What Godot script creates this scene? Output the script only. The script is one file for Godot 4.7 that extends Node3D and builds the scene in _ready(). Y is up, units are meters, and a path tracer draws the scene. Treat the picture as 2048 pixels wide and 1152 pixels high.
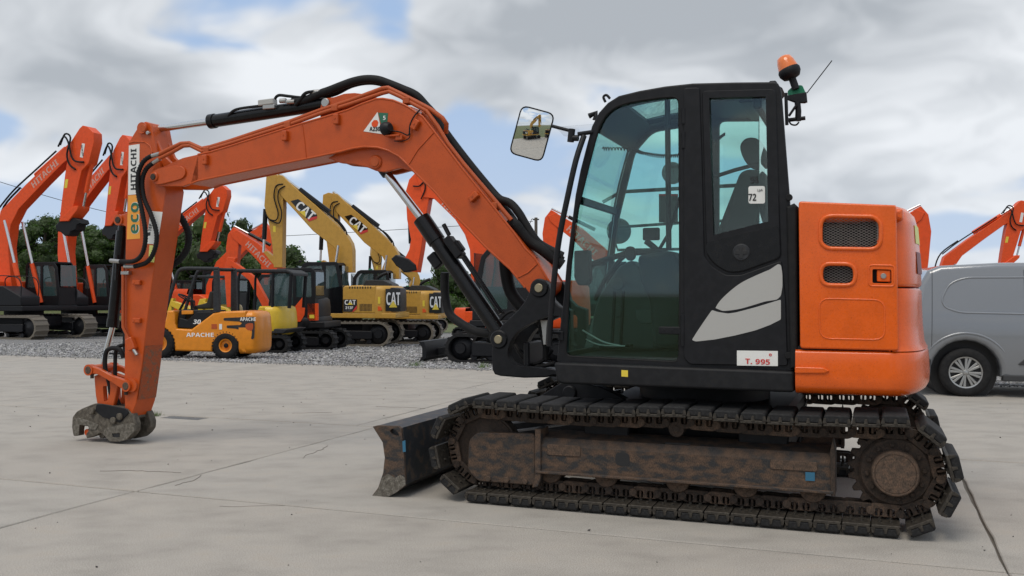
extends Node3D
# A dealer's yard: a small orange excavator on concrete, rows of machines on gravel behind it.

var M := {}          # materials by name
var T0 := Transform3D.IDENTITY
var rng := RandomNumberGenerator.new()
var taken := {}
var font: SystemFont
var font_thin: SystemFont

func _ready() -> void:
	rng.seed = 7
	make_camera()
	make_sky_and_sun()
	make_fonts()
	make_materials()
	make_ground()
	make_gravel()
	make_trees()
	make_main_excavator()
	make_van()
	make_forklift()
	make_background_machines()
	make_small_things()

func make_camera() -> void:
	var c := Camera3D.new()
	c.name = "camera"
	c.fov = 33.74
	c.near = 0.05
	c.far = 900.0
	c.position = Vector3(0, 1.38, 0)
	c.rotation.x = 0.006316
	add_child(c)
	c.current = true

func make_sky_and_sun() -> void:
	var e := Environment.new()
	e.background_mode = Environment.BG_SKY
	var sky := Sky.new()
	var pm := PanoramaSkyMaterial.new()
	pm.panorama = ImageTexture.create_from_image(sky_image(2048, 1024))
	sky.sky_material = pm
	e.sky = sky
	e.background_energy_multiplier = 1.0
	e.tonemap_mode = Environment.TONE_MAPPER_LINEAR
	e.tonemap_exposure = 1.08
	e.sdfgi_enabled = true
	e.ssao_enabled = true
	e.ssil_enabled = true
	var w := WorldEnvironment.new()
	w.name = "world_environment"
	w.environment = e
	add_child(w)
	var s := DirectionalLight3D.new()
	s.name = "sun"
	s.light_color = Color(1.0, 0.965, 0.91)
	s.light_energy = 0.5
	s.light_angular_distance = 32.0
	s.shadow_enabled = true
	s.rotation_degrees = Vector3(-62, -34, 0)
	add_child(s)

# clouds on a flat layer seen in perspective; u = degrees right of the view axis, e = elevation in degrees
func sky_image(w: int, h: int) -> Image:
	var a := FastNoiseLite.new()
	a.seed = 14
	a.noise_type = FastNoiseLite.TYPE_SIMPLEX
	a.frequency = 0.9
	a.fractal_octaves = 6
	a.fractal_gain = 0.5
	var b := FastNoiseLite.new()
	b.seed = 23
	b.noise_type = FastNoiseLite.TYPE_SIMPLEX
	b.frequency = 0.55
	b.fractal_octaves = 3
	var c := FastNoiseLite.new()            # rounded heads of cloud
	c.seed = 5
	c.noise_type = FastNoiseLite.TYPE_SIMPLEX
	c.fractal_type = FastNoiseLite.FRACTAL_RIDGED
	c.frequency = 1.1
	c.fractal_octaves = 4
	c.fractal_gain = 0.55
	# masses of cloud and gaps as they stand over the yard: [degrees right, elevation, half width, half height, more cloud, greyer]
	var masses := [[-22.0, 13.5, 7.0, 5.0, 0.35, 0.25], [-11.5, 12.5, 5.5, 4.0, 0.55, -0.55], [-26.5, 6.5, 4.5, 2.2, 0.25, -0.35], [-29.0, 9.5, 2.6, 1.4, -0.75, 0.0], [-24.0, 4.2, 7.0, 1.5, -0.50, 0.0], [-16.0, 16.5, 3.5, 1.4, -0.08, 0.1],
		[-6.6, 16.0, 1.8, 2.4, -0.50, 0.0], [-3.0, 11.0, 1.8, 1.8, -0.35, 0.0], [4.0, 15.5, 8.5, 3.2, 0.6, 0.75], [20.0, 15.5, 11.0, 3.6, 0.85, 0.40], [-1.0, 8.6, 3.0, 1.5, -0.8, 0.0], [2.5, 4.0, 5.0, 2.0, 0.45, -0.4],
		[22.0, 9.5, 7.0, 2.6, 0.5, -0.45], [20.0, 5.0, 7.0, 1.5, 0.25, 0.15], [26.0, 3.4, 5.0, 1.2, -0.45, 0.0], [-11.0, 6.6, 4.0, 1.6, -0.7, 0.0], [-9.0, 3.4, 5.0, 1.3, 0.3, -0.3]]
	var im := Image.create(w, h, false, Image.FORMAT_RGBF)
	for y in h:
		var el := (0.5 - (y + 0.5) / h) * PI
		var sy := sin(el)
		var cy := cos(el)
		if sy < -0.02:
			im.fill_rect(Rect2i(0, y, w, h - y), Color(0.30, 0.29, 0.27))
			break
		var blue := Vector3(0.27, 0.42, 0.68).lerp(Vector3(0.50, 0.62, 0.79), pow(clampf(1.0 - sy, 0.0, 1.0), 4.0))
		var veil := pow(clampf(1.0 - sy, 0.0, 1.0), 10.0) * 0.55
		for x in w:
			var az := wrapf((x + 0.5) / w * TAU, -PI, PI)            # 0 straight ahead (-z)
			var k := 1.0 / (maxf(sy, 0.0) + 0.26)
			var px := sin(az) * cy * k
			var pz := -cos(az) * cy * k
			var wx := b.get_noise_2d(px * 2.0 + 9.0, pz * 2.0) * 0.35
			var bump := 0.5 - c.get_noise_3d(px * 1.6, sy * 3.4, pz * 1.6) * 0.5
			var d := a.get_noise_3d(px * 1.4 + wx, sy * 2.8, pz * 1.4 + wx) * 0.95 + (bump - 0.35) * 0.34 + 0.31
			var up := a.get_noise_3d((px + 0.03) * 1.4 + wx, (sy + 0.035) * 2.8, pz * 1.4 + wx) * 0.95 + 0.31 + (bump - 0.35) * 0.34
			var dark := 0.36 + b.get_noise_3d(px * 1.6, sy * 2.6 + 3.0, pz * 1.6) * 0.75 - (bump - 0.4) * 0.12
			var ud := rad_to_deg(az)
			var ed := rad_to_deg(el)
			if absf(ud) < 45.0 and ed < 26.0:
				for q in masses:
					var r2: float = pow((ud - q[0]) / q[2], 2.0) + pow((ed - q[1]) / q[3], 2.0)
					if r2 < 5.0:
						var g := exp(-r2)
						d += q[4] * g
						up += q[4] * g
						dark += q[5] * g
			var cov := smoothstep(-0.06, 0.30, d)
			dark = clampf(dark + (d - 0.45) * 0.30 + clampf((up - d) * 1.2, -0.25, 0.25), 0.0, 1.0)
			var cl := Vector3(0.82, 0.845, 0.875).lerp(Vector3(0.405, 0.435, 0.47), dark)
			var o := blue.lerp(cl, cov * 0.93 + 0.05).lerp(Vector3(0.56, 0.63, 0.72), veil)
			im.set_pixel(x, y, Color(o.x, o.y, o.z))
	return im

# ------------------------------------------------------------------ nodes
func numbered(called: String) -> String:
	if not taken.has(called):
		taken[called] = 0
		return called
	taken[called] += 1
	return "%s_%03d" % [called, taken[called]]

func tag(o: Node3D, label: String, category: String, group := "", kind := "") -> Node3D:
	o.set_meta("label", label)
	if category != "":
		o.set_meta("category", category)
	if group != "":
		o.set_meta("group", group)
	if kind != "":
		o.set_meta("kind", kind)
	return o

func thing(called: String, label: String, category: String, at: Vector3, turn := 0.0, group := "") -> Node3D:
	var o := Node3D.new()
	o.name = numbered(called)
	add_child(o)
	o.position = at
	o.rotation_degrees.y = turn
	tag(o, label, category, group)
	return o

func part(called: String, g: Geo, mat, parent: Node3D, label := "") -> MeshInstance3D:
	return put_mesh(called, g.mesh(), mat, parent, label)

func put_mesh(called: String, mesh: Mesh, mat, parent: Node3D, label := "") -> MeshInstance3D:
	var o := MeshInstance3D.new()
	o.name = called if parent != self else numbered(called)
	o.mesh = mesh
	if mat is String:
		o.material_override = M[mat]
	parent.add_child(o, true)
	if label != "":
		o.set_meta("label", label)
	return o

func copy_of(src: Node3D, at: Vector3, turn: float, label: String, group := "", size := 1.0) -> Node3D:
	var c: Node3D = src.duplicate()
	c.name = numbered(String(src.name).rstrip("0123456789").trim_suffix("_"))
	add_child(c)
	c.position = at
	c.rotation_degrees.y = turn
	c.scale = Vector3.ONE * size
	c.set_meta("label", label)
	if group != "":
		c.set_meta("group", group)
	return c

func lettering(words: String, height: float, where: Vector3, basis: Basis, mat: String, parent: Node3D, stretch := 1.0, thin := false, called := "lettering") -> MeshInstance3D:
	var t := TextMesh.new()
	t.text = words
	t.font = font_thin if thin else font
	t.font_size = 48
	t.pixel_size = height / (48.0 * 0.715)
	t.depth = 0.003
	t.curve_step = 2.0
	var o := put_mesh(called, t, mat, parent)
	o.transform = Transform3D(basis * Basis.from_scale(Vector3(stretch, 1, 1)), where)
	return o

func turn_z(deg: float) -> Basis:
	return Basis(Vector3(0, 0, 1), deg_to_rad(deg))

func make_fonts() -> void:
	font = SystemFont.new()
	font.font_names = PackedStringArray(["Droid Sans"])
	font.font_weight = 700
	font_thin = SystemFont.new()
	font_thin.font_names = PackedStringArray(["Droid Sans"])

# ------------------------------------------------------------------ geometry
func p2(a: Array) -> PackedVector2Array:
	var o := PackedVector2Array()
	for i in range(0, a.size(), 2):
		o.append(Vector2(a[i], a[i + 1]))
	return o

func p3(a: Array) -> PackedVector3Array:
	var o := PackedVector3Array()
	for i in range(0, a.size(), 3):
		o.append(Vector3(a[i], a[i + 1], a[i + 2]))
	return o

func curve3(p: PackedVector3Array, n := 4) -> PackedVector3Array:
	var o := PackedVector3Array()
	for i in p.size() - 1:
		var a := p[maxi(i - 1, 0)]
		var d := p[mini(i + 2, p.size() - 1)]
		for k in n:
			o.append(p[i].cubic_interpolate(p[i + 1], a, d, float(k) / n))
	o.append(p[p.size() - 1])
	return o

func curve2(p: PackedVector2Array, n := 4, closed := false) -> PackedVector2Array:
	var o := PackedVector2Array()
	var m := p.size()
	for i in (m if closed else m - 1):
		var a := p[(i - 1 + m) % m] if closed else p[maxi(i - 1, 0)]
		var b := p[(i + 1) % m]
		var d := p[(i + 2) % m] if closed else p[mini(i + 2, m - 1)]
		for k in n:
			o.append(p[i].cubic_interpolate(b, a, d, float(k) / n))
	if not closed:
		o.append(p[m - 1])
	return o

# round the corners of a polygon with radius r
func soft(p: PackedVector2Array, r: float, n := 3) -> PackedVector2Array:
	var o := PackedVector2Array()
	var m := p.size()
	for i in m:
		var a := p[(i - 1 + m) % m]
		var b := p[i]
		var c := p[(i + 1) % m]
		var q := minf(r, minf(a.distance_to(b), b.distance_to(c)) * 0.45)
		var s := b + (a - b).normalized() * q
		var e := b + (c - b).normalized() * q
		for k in n + 1:
			var t := float(k) / n
			o.append(s.lerp(b, t).lerp(b.lerp(e, t), t))
	return o

func rect2(x0: float, y0: float, x1: float, y1: float, r := 0.0, n := 3) -> PackedVector2Array:
	var p := PackedVector2Array([Vector2(x0, y0), Vector2(x1, y0), Vector2(x1, y1), Vector2(x0, y1)])
	return soft(p, r, n) if r > 0.0 else p

func disc2(c: Vector2, r: float, n := 20) -> PackedVector2Array:
	var o := PackedVector2Array()
	for i in n:
		o.append(c + Vector2.from_angle(TAU * i / n) * r)
	return o

# a bar that follows a line of points, with a half width at each
func strap2(line: PackedVector2Array, half: Array) -> PackedVector2Array:
	var l := PackedVector2Array()
	var r := PackedVector2Array()
	var m := line.size()
	for i in m:
		var d := (line[mini(i + 1, m - 1)] - line[maxi(i - 1, 0)]).normalized()
		var hw: float = half[i] if i < half.size() else half[half.size() - 1]
		l.append(line[i] + Vector2(-d.y, d.x) * hw)
		r.append(line[i] - Vector2(-d.y, d.x) * hw)
	r.reverse()
	l.append_array(r)
	return l

class Geo:
	var v := PackedVector3Array()
	var n := PackedVector3Array()
	var bands := []          # heights at which end faces are cut, so that they can be bent afterwards

	func tri(a: Vector3, b: Vector3, c: Vector3, na: Vector3, nb: Vector3, nc: Vector3) -> void:
		if (b - a).cross(c - a).dot(na + nb + nc) > 0.0:
			v.append(a); v.append(c); v.append(b)
			n.append(na); n.append(nc); n.append(nb)
		else:
			v.append(a); v.append(b); v.append(c)
			n.append(na); n.append(nb); n.append(nc)

	func quad(a: Vector3, b: Vector3, c: Vector3, d: Vector3, na: Vector3, nb: Vector3, nc: Vector3, nd: Vector3) -> void:
		tri(a, b, c, na, nb, nc)
		tri(a, c, d, na, nc, nd)

	func face(a: Vector3, b: Vector3, c: Vector3, d: Vector3, out: Vector3) -> void:
		var m := (c - a).cross(d - b).normalized()
		if m.dot(out) < 0.0:
			m = -m
		quad(a, b, c, d, m, m, m, m)

	func mesh() -> ArrayMesh:
		var am := ArrayMesh.new()
		add_to(am)
		return am

	func add_to(am: ArrayMesh, mat: Material = null) -> void:
		if v.is_empty():
			return
		var a := []
		a.resize(Mesh.ARRAY_MAX)
		a[Mesh.ARRAY_VERTEX] = v
		a[Mesh.ARRAY_NORMAL] = n
		am.add_surface_from_arrays(Mesh.PRIMITIVE_TRIANGLES, a)
		if mat:
			am.surface_set_material(am.get_surface_count() - 1, mat)

	static func area(p: PackedVector2Array) -> float:
		var s := 0.0
		for i in p.size():
			s += p[i].cross(p[(i + 1) % p.size()])
		return s * 0.5

	static func inset(p: PackedVector2Array, r: float) -> PackedVector2Array:
		var o := PackedVector2Array()
		var m := p.size()
		for i in m:
			var d0 := (p[i] - p[(i - 1 + m) % m]).normalized()
			var d1 := (p[(i + 1) % m] - p[i]).normalized()
			var n0 := Vector2(-d0.y, d0.x)
			var n1 := Vector2(-d1.y, d1.x)
			var b := n0 + n1
			if b.length() < 0.01:
				o.append(p[i] + n0 * r)
			else:
				b = b.normalized()
				o.append(p[i] + b * r / maxf(b.dot(n0), 0.45))
		return o

	# normals of the wall at the start and end of every edge, smooth where it bends little
	static func wall_normals(p: PackedVector2Array) -> Array:
		var m := p.size()
		var e := []
		for i in m:
			var d := (p[(i + 1) % m] - p[i]).normalized()
			e.append(Vector2(d.y, -d.x))
		var s := []
		for i in m:
			var a: Vector2 = e[(i - 1 + m) % m]
			var b: Vector2 = e[i]
			var c: Vector2 = e[(i + 1) % m]
			s.append([(a + b).normalized() if a.dot(b) > 0.80 else b, (b + c).normalized() if b.dot(c) > 0.80 else b])
		return s

	func cap(p: PackedVector2Array, z: float, out: Vector3, t: Transform3D) -> void:
		if not bands.is_empty():
			var cuts := bands
			bands = []
			for i in cuts.size() - 1:
				for q in Geometry2D.intersect_polygons(p, PackedVector2Array([Vector2(-99, cuts[i]), Vector2(99, cuts[i]), Vector2(99, cuts[i + 1]), Vector2(-99, cuts[i + 1])])):
					cap(q, z, out, t)
			bands = cuts
			return
		var ix := Geometry2D.triangulate_polygon(p)
		if ix.is_empty() and p.size() > 2:
			# the outline touches itself: clean it first
			for q in Geometry2D.offset_polygon(p, -0.0004):
				if absf(area(q)) > 0.00001 and not Geometry2D.triangulate_polygon(q).is_empty():
					cap(q, z, out, t)
			return
		var m := (t.basis * out).normalized()
		for i in range(0, ix.size(), 3):
			tri(t * Vector3(p[ix[i]].x, p[ix[i]].y, z), t * Vector3(p[ix[i + 1]].x, p[ix[i + 1]].y, z), t * Vector3(p[ix[i + 2]].x, p[ix[i + 2]].y, z), m, m, m)

	# polygon in x-y drawn out from z0 to z1, edges rounded by bev in seg steps
	func prism(poly: PackedVector2Array, z0: float, z1: float, bev := 0.0, t := Transform3D.IDENTITY, holes := [], seg := 1) -> void:
		var p := poly.duplicate()
		if area(p) < 0.0:
			p.reverse()
		var m := p.size()
		var wn := wall_normals(p)
		var steps := [[0.0, 0.0]]          # inset, distance from the end
		if bev > 0.0:
			steps = []
			for k in seg + 1:
				var an := PI / 2 * k / seg
				steps.append([bev * (1.0 - cos(an)), bev * (1.0 - sin(an)), an])
		# ring list along z: from z0 end to z1 end
		var rings := []
		for k in range(steps.size() - 1, -1, -1):
			rings.append([inset(p, steps[k][0]) if steps[k][0] > 0.0 else p, z0 + steps[k][1], -(steps[k][2] if bev > 0.0 else 0.0)])
		for k in steps.size():
			rings.append([inset(p, steps[k][0]) if steps[k][0] > 0.0 else p, z1 - steps[k][1], steps[k][2] if bev > 0.0 else 0.0])
		for r in rings.size() - 1:
			var ra: Array = rings[r]
			var rb: Array = rings[r + 1]
			var fa: float = ra[2]
			var fb: float = rb[2]
			if seg == 1 and bev > 0.0 and fa != fb:      # a plain chamfer is flat
				fa = (fa + fb) * 0.5
				fb = fa
			for i in m:
				var j := (i + 1) % m
				var na: Vector2 = wn[i][0]
				var nb: Vector2 = wn[i][1]
				var pa: PackedVector2Array = ra[0]
				var pb: PackedVector2Array = rb[0]
				quad(t * Vector3(pa[i].x, pa[i].y, ra[1]), t * Vector3(pa[j].x, pa[j].y, ra[1]), t * Vector3(pb[j].x, pb[j].y, rb[1]), t * Vector3(pb[i].x, pb[i].y, rb[1]),
					(t.basis * Vector3(na.x * cos(fa), na.y * cos(fa), sin(fa))).normalized(), (t.basis * Vector3(nb.x * cos(fa), nb.y * cos(fa), sin(fa))).normalized(),
					(t.basis * Vector3(nb.x * cos(fb), nb.y * cos(fb), sin(fb))).normalized(), (t.basis * Vector3(na.x * cos(fb), na.y * cos(fb), sin(fb))).normalized())
		var ends: PackedVector2Array = rings[0][0]
		if holes.is_empty():
			cap(ends, z0, Vector3(0, 0, -1), t)
			cap(ends, z1, Vector3(0, 0, 1), t)
			return
		for q in pieces(ends, holes):
			cap(q, z0, Vector3(0, 0, -1), t)
			cap(q, z1, Vector3(0, 0, 1), t)
		for hq in holes:
			var hp: PackedVector2Array = hq.duplicate()
			if area(hp) > 0.0:
				hp.reverse()
			var hn := wall_normals(hp)
			for i in hp.size():
				var j := (i + 1) % hp.size()
				var na := (t.basis * Vector3(hn[i][0].x, hn[i][0].y, 0)).normalized()
				var nb := (t.basis * Vector3(hn[i][1].x, hn[i][1].y, 0)).normalized()
				quad(t * Vector3(hp[i].x, hp[i].y, z0), t * Vector3(hp[j].x, hp[j].y, z0), t * Vector3(hp[j].x, hp[j].y, z1), t * Vector3(hp[i].x, hp[i].y, z1), na, nb, nb, na)

	# an outline with holes, cut into plain polygons by upright lines through the holes
	static func pieces(p: PackedVector2Array, holes: Array) -> Array:
		var cuts := []
		for hq in holes:
			var c := Vector2.ZERO
			for q in hq:
				c += q
			cuts.append(c.x / hq.size())
		cuts.sort()
		var lo := -1000.0
		var out := []
		for k in cuts.size() + 1:
			var hi: float = cuts[k] if k < cuts.size() else 1000.0
			var slab := PackedVector2Array([Vector2(lo, -1000), Vector2(hi, -1000), Vector2(hi, 1000), Vector2(lo, 1000)])
			lo = hi
			var now: Array = []
			now.append_array(Geometry2D.intersect_polygons(p, slab))
			for hq in holes:
				var next := []
				for q in now:
					next.append_array(Geometry2D.clip_polygons(q, hq))
				now = next
			out.append_array(now)
		return out

	func box(c: Vector3, s: Vector3, bev := 0.0, t := Transform3D.IDENTITY) -> void:
		var h := s * 0.5
		var p := PackedVector2Array([Vector2(c.x - h.x, c.y - h.y), Vector2(c.x + h.x, c.y - h.y), Vector2(c.x + h.x, c.y + h.y), Vector2(c.x - h.x, c.y + h.y)])
		if bev > 0.0:
			var q := PackedVector2Array()
			for i in 4:
				q.append(p[i] + (p[(i + 3) % 4] - p[i]).normalized() * bev)
				q.append(p[i] + (p[(i + 1) % 4] - p[i]).normalized() * bev)
			p = q
		prism(p, c.z - h.z, c.z + h.z, bev, t)

	func tube(p: PackedVector3Array, r: float, sides := 8, caps := true, r_end := -1.0) -> void:
		var m := p.size()
		if m < 2:
			return
		var d := (p[1] - p[0]).normalized()
		var u := d.cross(Vector3.UP if absf(d.y) < 0.9 else Vector3.RIGHT).normalized()
		var ring := []
		for i in m:
			var dn := (p[mini(i + 1, m - 1)] - p[maxi(i - 1, 0)]).normalized()
			u = (u - dn * u.dot(dn)).normalized()
			var w := dn.cross(u)
			var q := PackedVector3Array()
			for k in sides:
				q.append(u * cos(TAU * k / sides) + w * sin(TAU * k / sides))
			ring.append(q)
		var re := r if r_end < 0.0 else r_end
		for i in m - 1:
			var a: PackedVector3Array = ring[i]
			var b: PackedVector3Array = ring[i + 1]
			var r0 := lerpf(r, re, float(i) / (m - 1))
			var r1 := lerpf(r, re, float(i + 1) / (m - 1))
			for k in sides:
				var l := (k + 1) % sides
				quad(p[i] + a[k] * r0, p[i] + a[l] * r0, p[i + 1] + b[l] * r1, p[i + 1] + b[k] * r1, a[k], a[l], b[l], b[k])
		if caps:
			for e in 2:
				var c := p[0] if e == 0 else p[m - 1]
				var q: PackedVector3Array = ring[0] if e == 0 else ring[m - 1]
				var o := (p[0] - p[1]).normalized() if e == 0 else (p[m - 1] - p[m - 2]).normalized()
				var rr := r if e == 0 else re
				for k in sides:
					tri(c, c + q[k] * rr, c + q[(k + 1) % sides] * rr, o, o, o)

	func rod(a: Vector3, b: Vector3, r: float, sides := 16) -> void:
		tube(PackedVector3Array([a, b]), r, sides)

	# profile of (radius, height) turned round the y axis of t
	func lathe(prof: PackedVector2Array, t: Transform3D, sides := 24) -> void:
		var m := prof.size()
		for i in m - 1:
			var d := (prof[i + 1] - prof[i]).normalized()
			var e := Vector2(d.y, -d.x)
			var na := e
			var nb := e
			if i > 0:
				var dp := (prof[i] - prof[i - 1]).normalized()
				var ep := Vector2(dp.y, -dp.x)
				if ep.dot(e) > 0.75:
					na = (ep + e).normalized()
			if i < m - 2:
				var dq := (prof[i + 2] - prof[i + 1]).normalized()
				var eq := Vector2(dq.y, -dq.x)
				if eq.dot(e) > 0.75:
					nb = (eq + e).normalized()
			for k in sides:
				var a0 := TAU * k / sides
				var a1 := TAU * (k + 1) / sides
				var c0 := Vector3(cos(a0), 0, sin(a0))
				var c1 := Vector3(cos(a1), 0, sin(a1))
				var up := Vector3.UP
				quad(t * (c0 * prof[i].x + up * prof[i].y), t * (c1 * prof[i].x + up * prof[i].y), t * (c1 * prof[i + 1].x + up * prof[i + 1].y), t * (c0 * prof[i + 1].x + up * prof[i + 1].y),
					(t.basis * (c0 * na.x + up * na.y)).normalized(), (t.basis * (c1 * na.x + up * na.y)).normalized(), (t.basis * (c1 * nb.x + up * nb.y)).normalized(), (t.basis * (c0 * nb.x + up * nb.y)).normalized())

	# rings of points (open or closed strips) joined smoothly
	func skin(rings: Array, closed := true, flip := false) -> void:
		var m: int = rings[0].size()
		var rows := rings.size()
		var nn := []
		for i in rows:
			var q := PackedVector3Array()
			for k in m:
				var k0 := (k - 1 + m) % m if closed else maxi(k - 1, 0)
				var k1 := (k + 1) % m if closed else mini(k + 1, m - 1)
				var du: Vector3 = rings[i][k1] - rings[i][k0]
				var dv: Vector3 = rings[mini(i + 1, rows - 1)][k] - rings[maxi(i - 1, 0)][k]
				var x := du.cross(dv).normalized()
				q.append(-x if flip else x)
			nn.append(q)
		for i in rows - 1:
			for k in (m if closed else m - 1):
				var l := (k + 1) % m
				quad(rings[i][k], rings[i][l], rings[i + 1][l], rings[i + 1][k], nn[i][k], nn[i][l], nn[i + 1][l], nn[i + 1][k])

	func fan(ring: PackedVector3Array, out: Vector3) -> void:
		var c := Vector3.ZERO
		for q in ring:
			c += q
		c /= ring.size()
		for k in ring.size():
			tri(c, ring[k], ring[(k + 1) % ring.size()], out, out, out)

# a transform whose y axis runs along d
func along(at: Vector3, d: Vector3) -> Transform3D:
	var y := d.normalized()
	var x := y.cross(Vector3.FORWARD if absf(y.z) < 0.9 else Vector3.RIGHT).normalized()
	return Transform3D(Basis(x, y, x.cross(y)), at)

# prism drawn along local x instead of z: polygon given as (z, y)
func across() -> Transform3D:
	return Transform3D(Basis(Vector3(0, 0, 1), Vector3(0, 1, 0), Vector3(-1, 0, 0)), Vector3.ZERO)

# prism drawn along y: polygon given as (x, z)
func upward() -> Transform3D:
	return Transform3D(Basis(Vector3(1, 0, 0), Vector3(0, 0, 1), Vector3(0, -1, 0)), Vector3.ZERO)

# ------------------------------------------------------------------ materials
func lin(r: float, g: float, b: float) -> Color:
	return Color(r, g, b).linear_to_srgb()

func plain(called: String, col: Color, rough := 0.5, metal := 0.0, coat := 0.0) -> StandardMaterial3D:
	var m := StandardMaterial3D.new()
	m.resource_name = called
	m.albedo_color = col
	m.roughness = rough
	m.metallic = metal
	if coat > 0.0:
		m.clearcoat_enabled = true
		m.clearcoat = coat
		m.clearcoat_roughness = 0.12
	M[called] = m
	return m

func noise_tex(seed_: int, freq: float, oct: int, stops: Array, size := 512, type := FastNoiseLite.TYPE_SIMPLEX, normal := 0.0) -> NoiseTexture2D:
	var f := FastNoiseLite.new()
	f.seed = seed_
	f.noise_type = type
	f.frequency = freq
	f.fractal_octaves = oct
	f.fractal_gain = 0.55
	var t := NoiseTexture2D.new()
	t.width = size
	t.height = size
	t.seamless = true
	t.seamless_blend_skirt = 0.15
	t.noise = f
	if normal > 0.0:
		t.as_normal_map = true
		t.bump_strength = normal
	elif not stops.is_empty():
		var g := Gradient.new()
		var o := PackedFloat32Array()
		var c := PackedColorArray()
		for s in stops:
			o.append(s[0])
			c.append(s[1])
		g.offsets = o
		g.colors = c
		t.color_ramp = g
	return t

func grained(m: StandardMaterial3D, tex: Texture2D, per_metre: float, world := false) -> StandardMaterial3D:
	m.albedo_texture = tex
	m.uv1_triplanar = true
	m.uv1_world_triplanar = world
	m.uv1_scale = Vector3.ONE * per_metre
	return m

func grey(v: float) -> Color:
	return Color(v, v, v)

func make_materials() -> void:
	var paint_marks := noise_tex(3, 0.012, 5, [[0.0, grey(0.94)], [0.45, grey(0.98)], [0.6, Color(1, 1, 1)], [1.0, Color(0.985, 0.98, 0.97)]], 512)
	var fine := noise_tex(9, 0.09, 4, [[0.0, grey(0.55)], [0.5, grey(0.86)], [1.0, grey(1.0)]], 512)
	var scuffs := noise_tex(17, 0.02, 5, [[0.0, grey(0.75)], [0.55, grey(0.9)], [0.68, Color(1, 1, 1)], [0.78, Color(1.0, 0.97, 0.9)], [1.0, Color(1, 1, 1)]], 512)
	var chips := noise_tex(21, 0.05, 6, [[0.0, Color(0.80, 0.72, 0.66)], [0.16, Color(0.93, 0.91, 0.89)], [0.24, Color(1, 1, 1)], [0.72, Color(1, 1, 1)], [0.80, Color(0.95, 0.92, 0.88)], [0.88, Color(0.72, 0.62, 0.54)], [1.0, Color(0.5, 0.42, 0.36)]], 1024)
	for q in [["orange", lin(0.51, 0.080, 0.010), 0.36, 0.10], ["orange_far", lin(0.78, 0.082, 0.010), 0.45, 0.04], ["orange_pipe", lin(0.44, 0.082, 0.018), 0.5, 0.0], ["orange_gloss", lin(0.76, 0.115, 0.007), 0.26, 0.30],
			["cat_yellow", lin(0.52, 0.29, 0.05), 0.45, 0.1], ["bright_yellow", lin(0.70, 0.47, 0.03), 0.4, 0.2], ["fork_orange", lin(0.74, 0.25, 0.009), 0.4, 0.25]]:
		var m := plain(q[0], q[1], q[2], 0.0, q[3])
		grained(m, paint_marks, 0.7)
		m.roughness_texture = fine
		m.roughness = q[2] * 1.25
		m.metallic_specular = 0.42
		# chips, specks of mud and faint dust
		m.detail_enabled = true
		m.detail_blend_mode = BaseMaterial3D.BLEND_MODE_MUL
		m.detail_albedo = chips
		m.detail_uv_layer = BaseMaterial3D.DETAIL_UV_2
		m.uv2_triplanar = true
		m.uv2_scale = Vector3.ONE * 1.3
	for q in [["black", lin(0.0085, 0.009, 0.0115), 0.50], ["black_gloss", lin(0.006, 0.006, 0.007), 0.10], ["cylinder_black", lin(0.008, 0.008, 0.009), 0.26], ["black_plastic", lin(0.012, 0.0125, 0.0145), 0.6], ["charcoal", lin(0.032, 0.034, 0.038), 0.6], ["rubber", lin(0.010, 0.010, 0.011), 0.7], ["tyre", lin(0.018, 0.018, 0.019), 0.85]]:
		var m := plain(q[0], q[1], q[2])
		if q[0] != "black_gloss":
			grained(m, scuffs, 1.1)
			m.metallic_specular = 0.38
	plain("interior", lin(0.02, 0.02, 0.021), 0.8)
	plain("console", lin(0.075, 0.076, 0.074), 0.7)
	plain("seat_cloth", lin(0.03, 0.029, 0.025), 0.95)
	plain("chrome", lin(0.62, 0.62, 0.62), 0.16, 1.0)
	plain("steel", lin(0.42, 0.41, 0.39), 0.42, 1.0)
	plain("brass", lin(0.35, 0.30, 0.20), 0.5, 0.8)
	plain("mirror_glass", lin(0.86, 0.88, 0.88), 0.02, 1.0)
	plain("white_decal", lin(0.74, 0.74, 0.71), 0.45)
	plain("silver_decal", lin(0.40, 0.395, 0.375), 0.42)
	plain("white", lin(0.78, 0.78, 0.76), 0.5)
	plain("sticker_yellow", lin(0.72, 0.55, 0.05), 0.5)
	plain("sticker_lime", lin(0.72, 0.74, 0.22), 0.5)
	plain("eco_orange", lin(0.80, 0.33, 0.04), 0.45)
	plain("green", lin(0.0, 0.20, 0.09), 0.4)
	plain("deep_green", lin(0.015, 0.13, 0.075), 0.5)
	plain("print_black", lin(0.012, 0.012, 0.013), 0.5)
	plain("red", lin(0.55, 0.035, 0.03), 0.45)
	plain("blue_tag", lin(0.025, 0.13, 0.22), 0.5)
	plain("lettering_pale", lin(0.60, 0.33, 0.27), 0.5)
	plain("lettering_grey", lin(0.10, 0.10, 0.105), 0.5)
	plain("beacon_orange", lin(0.75, 0.17, 0.02), 0.2, 0.0, 0.6)
	plain("red_lamp", lin(0.16, 0.010, 0.010), 0.45)
	plain("reflector_orange", lin(0.7, 0.10, 0.02), 0.3)
	plain("bare_concrete_grey", lin(0.3, 0.3, 0.29), 0.8)
	var silver := plain("van_silver", lin(0.215, 0.226, 0.242), 0.26, 0.35, 0.9)
	silver.clearcoat_roughness = 0.06
	plain("van_plastic", lin(0.035, 0.036, 0.038), 0.7)
	plain("alloy", lin(0.42, 0.42, 0.41), 0.35, 0.9)
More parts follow.
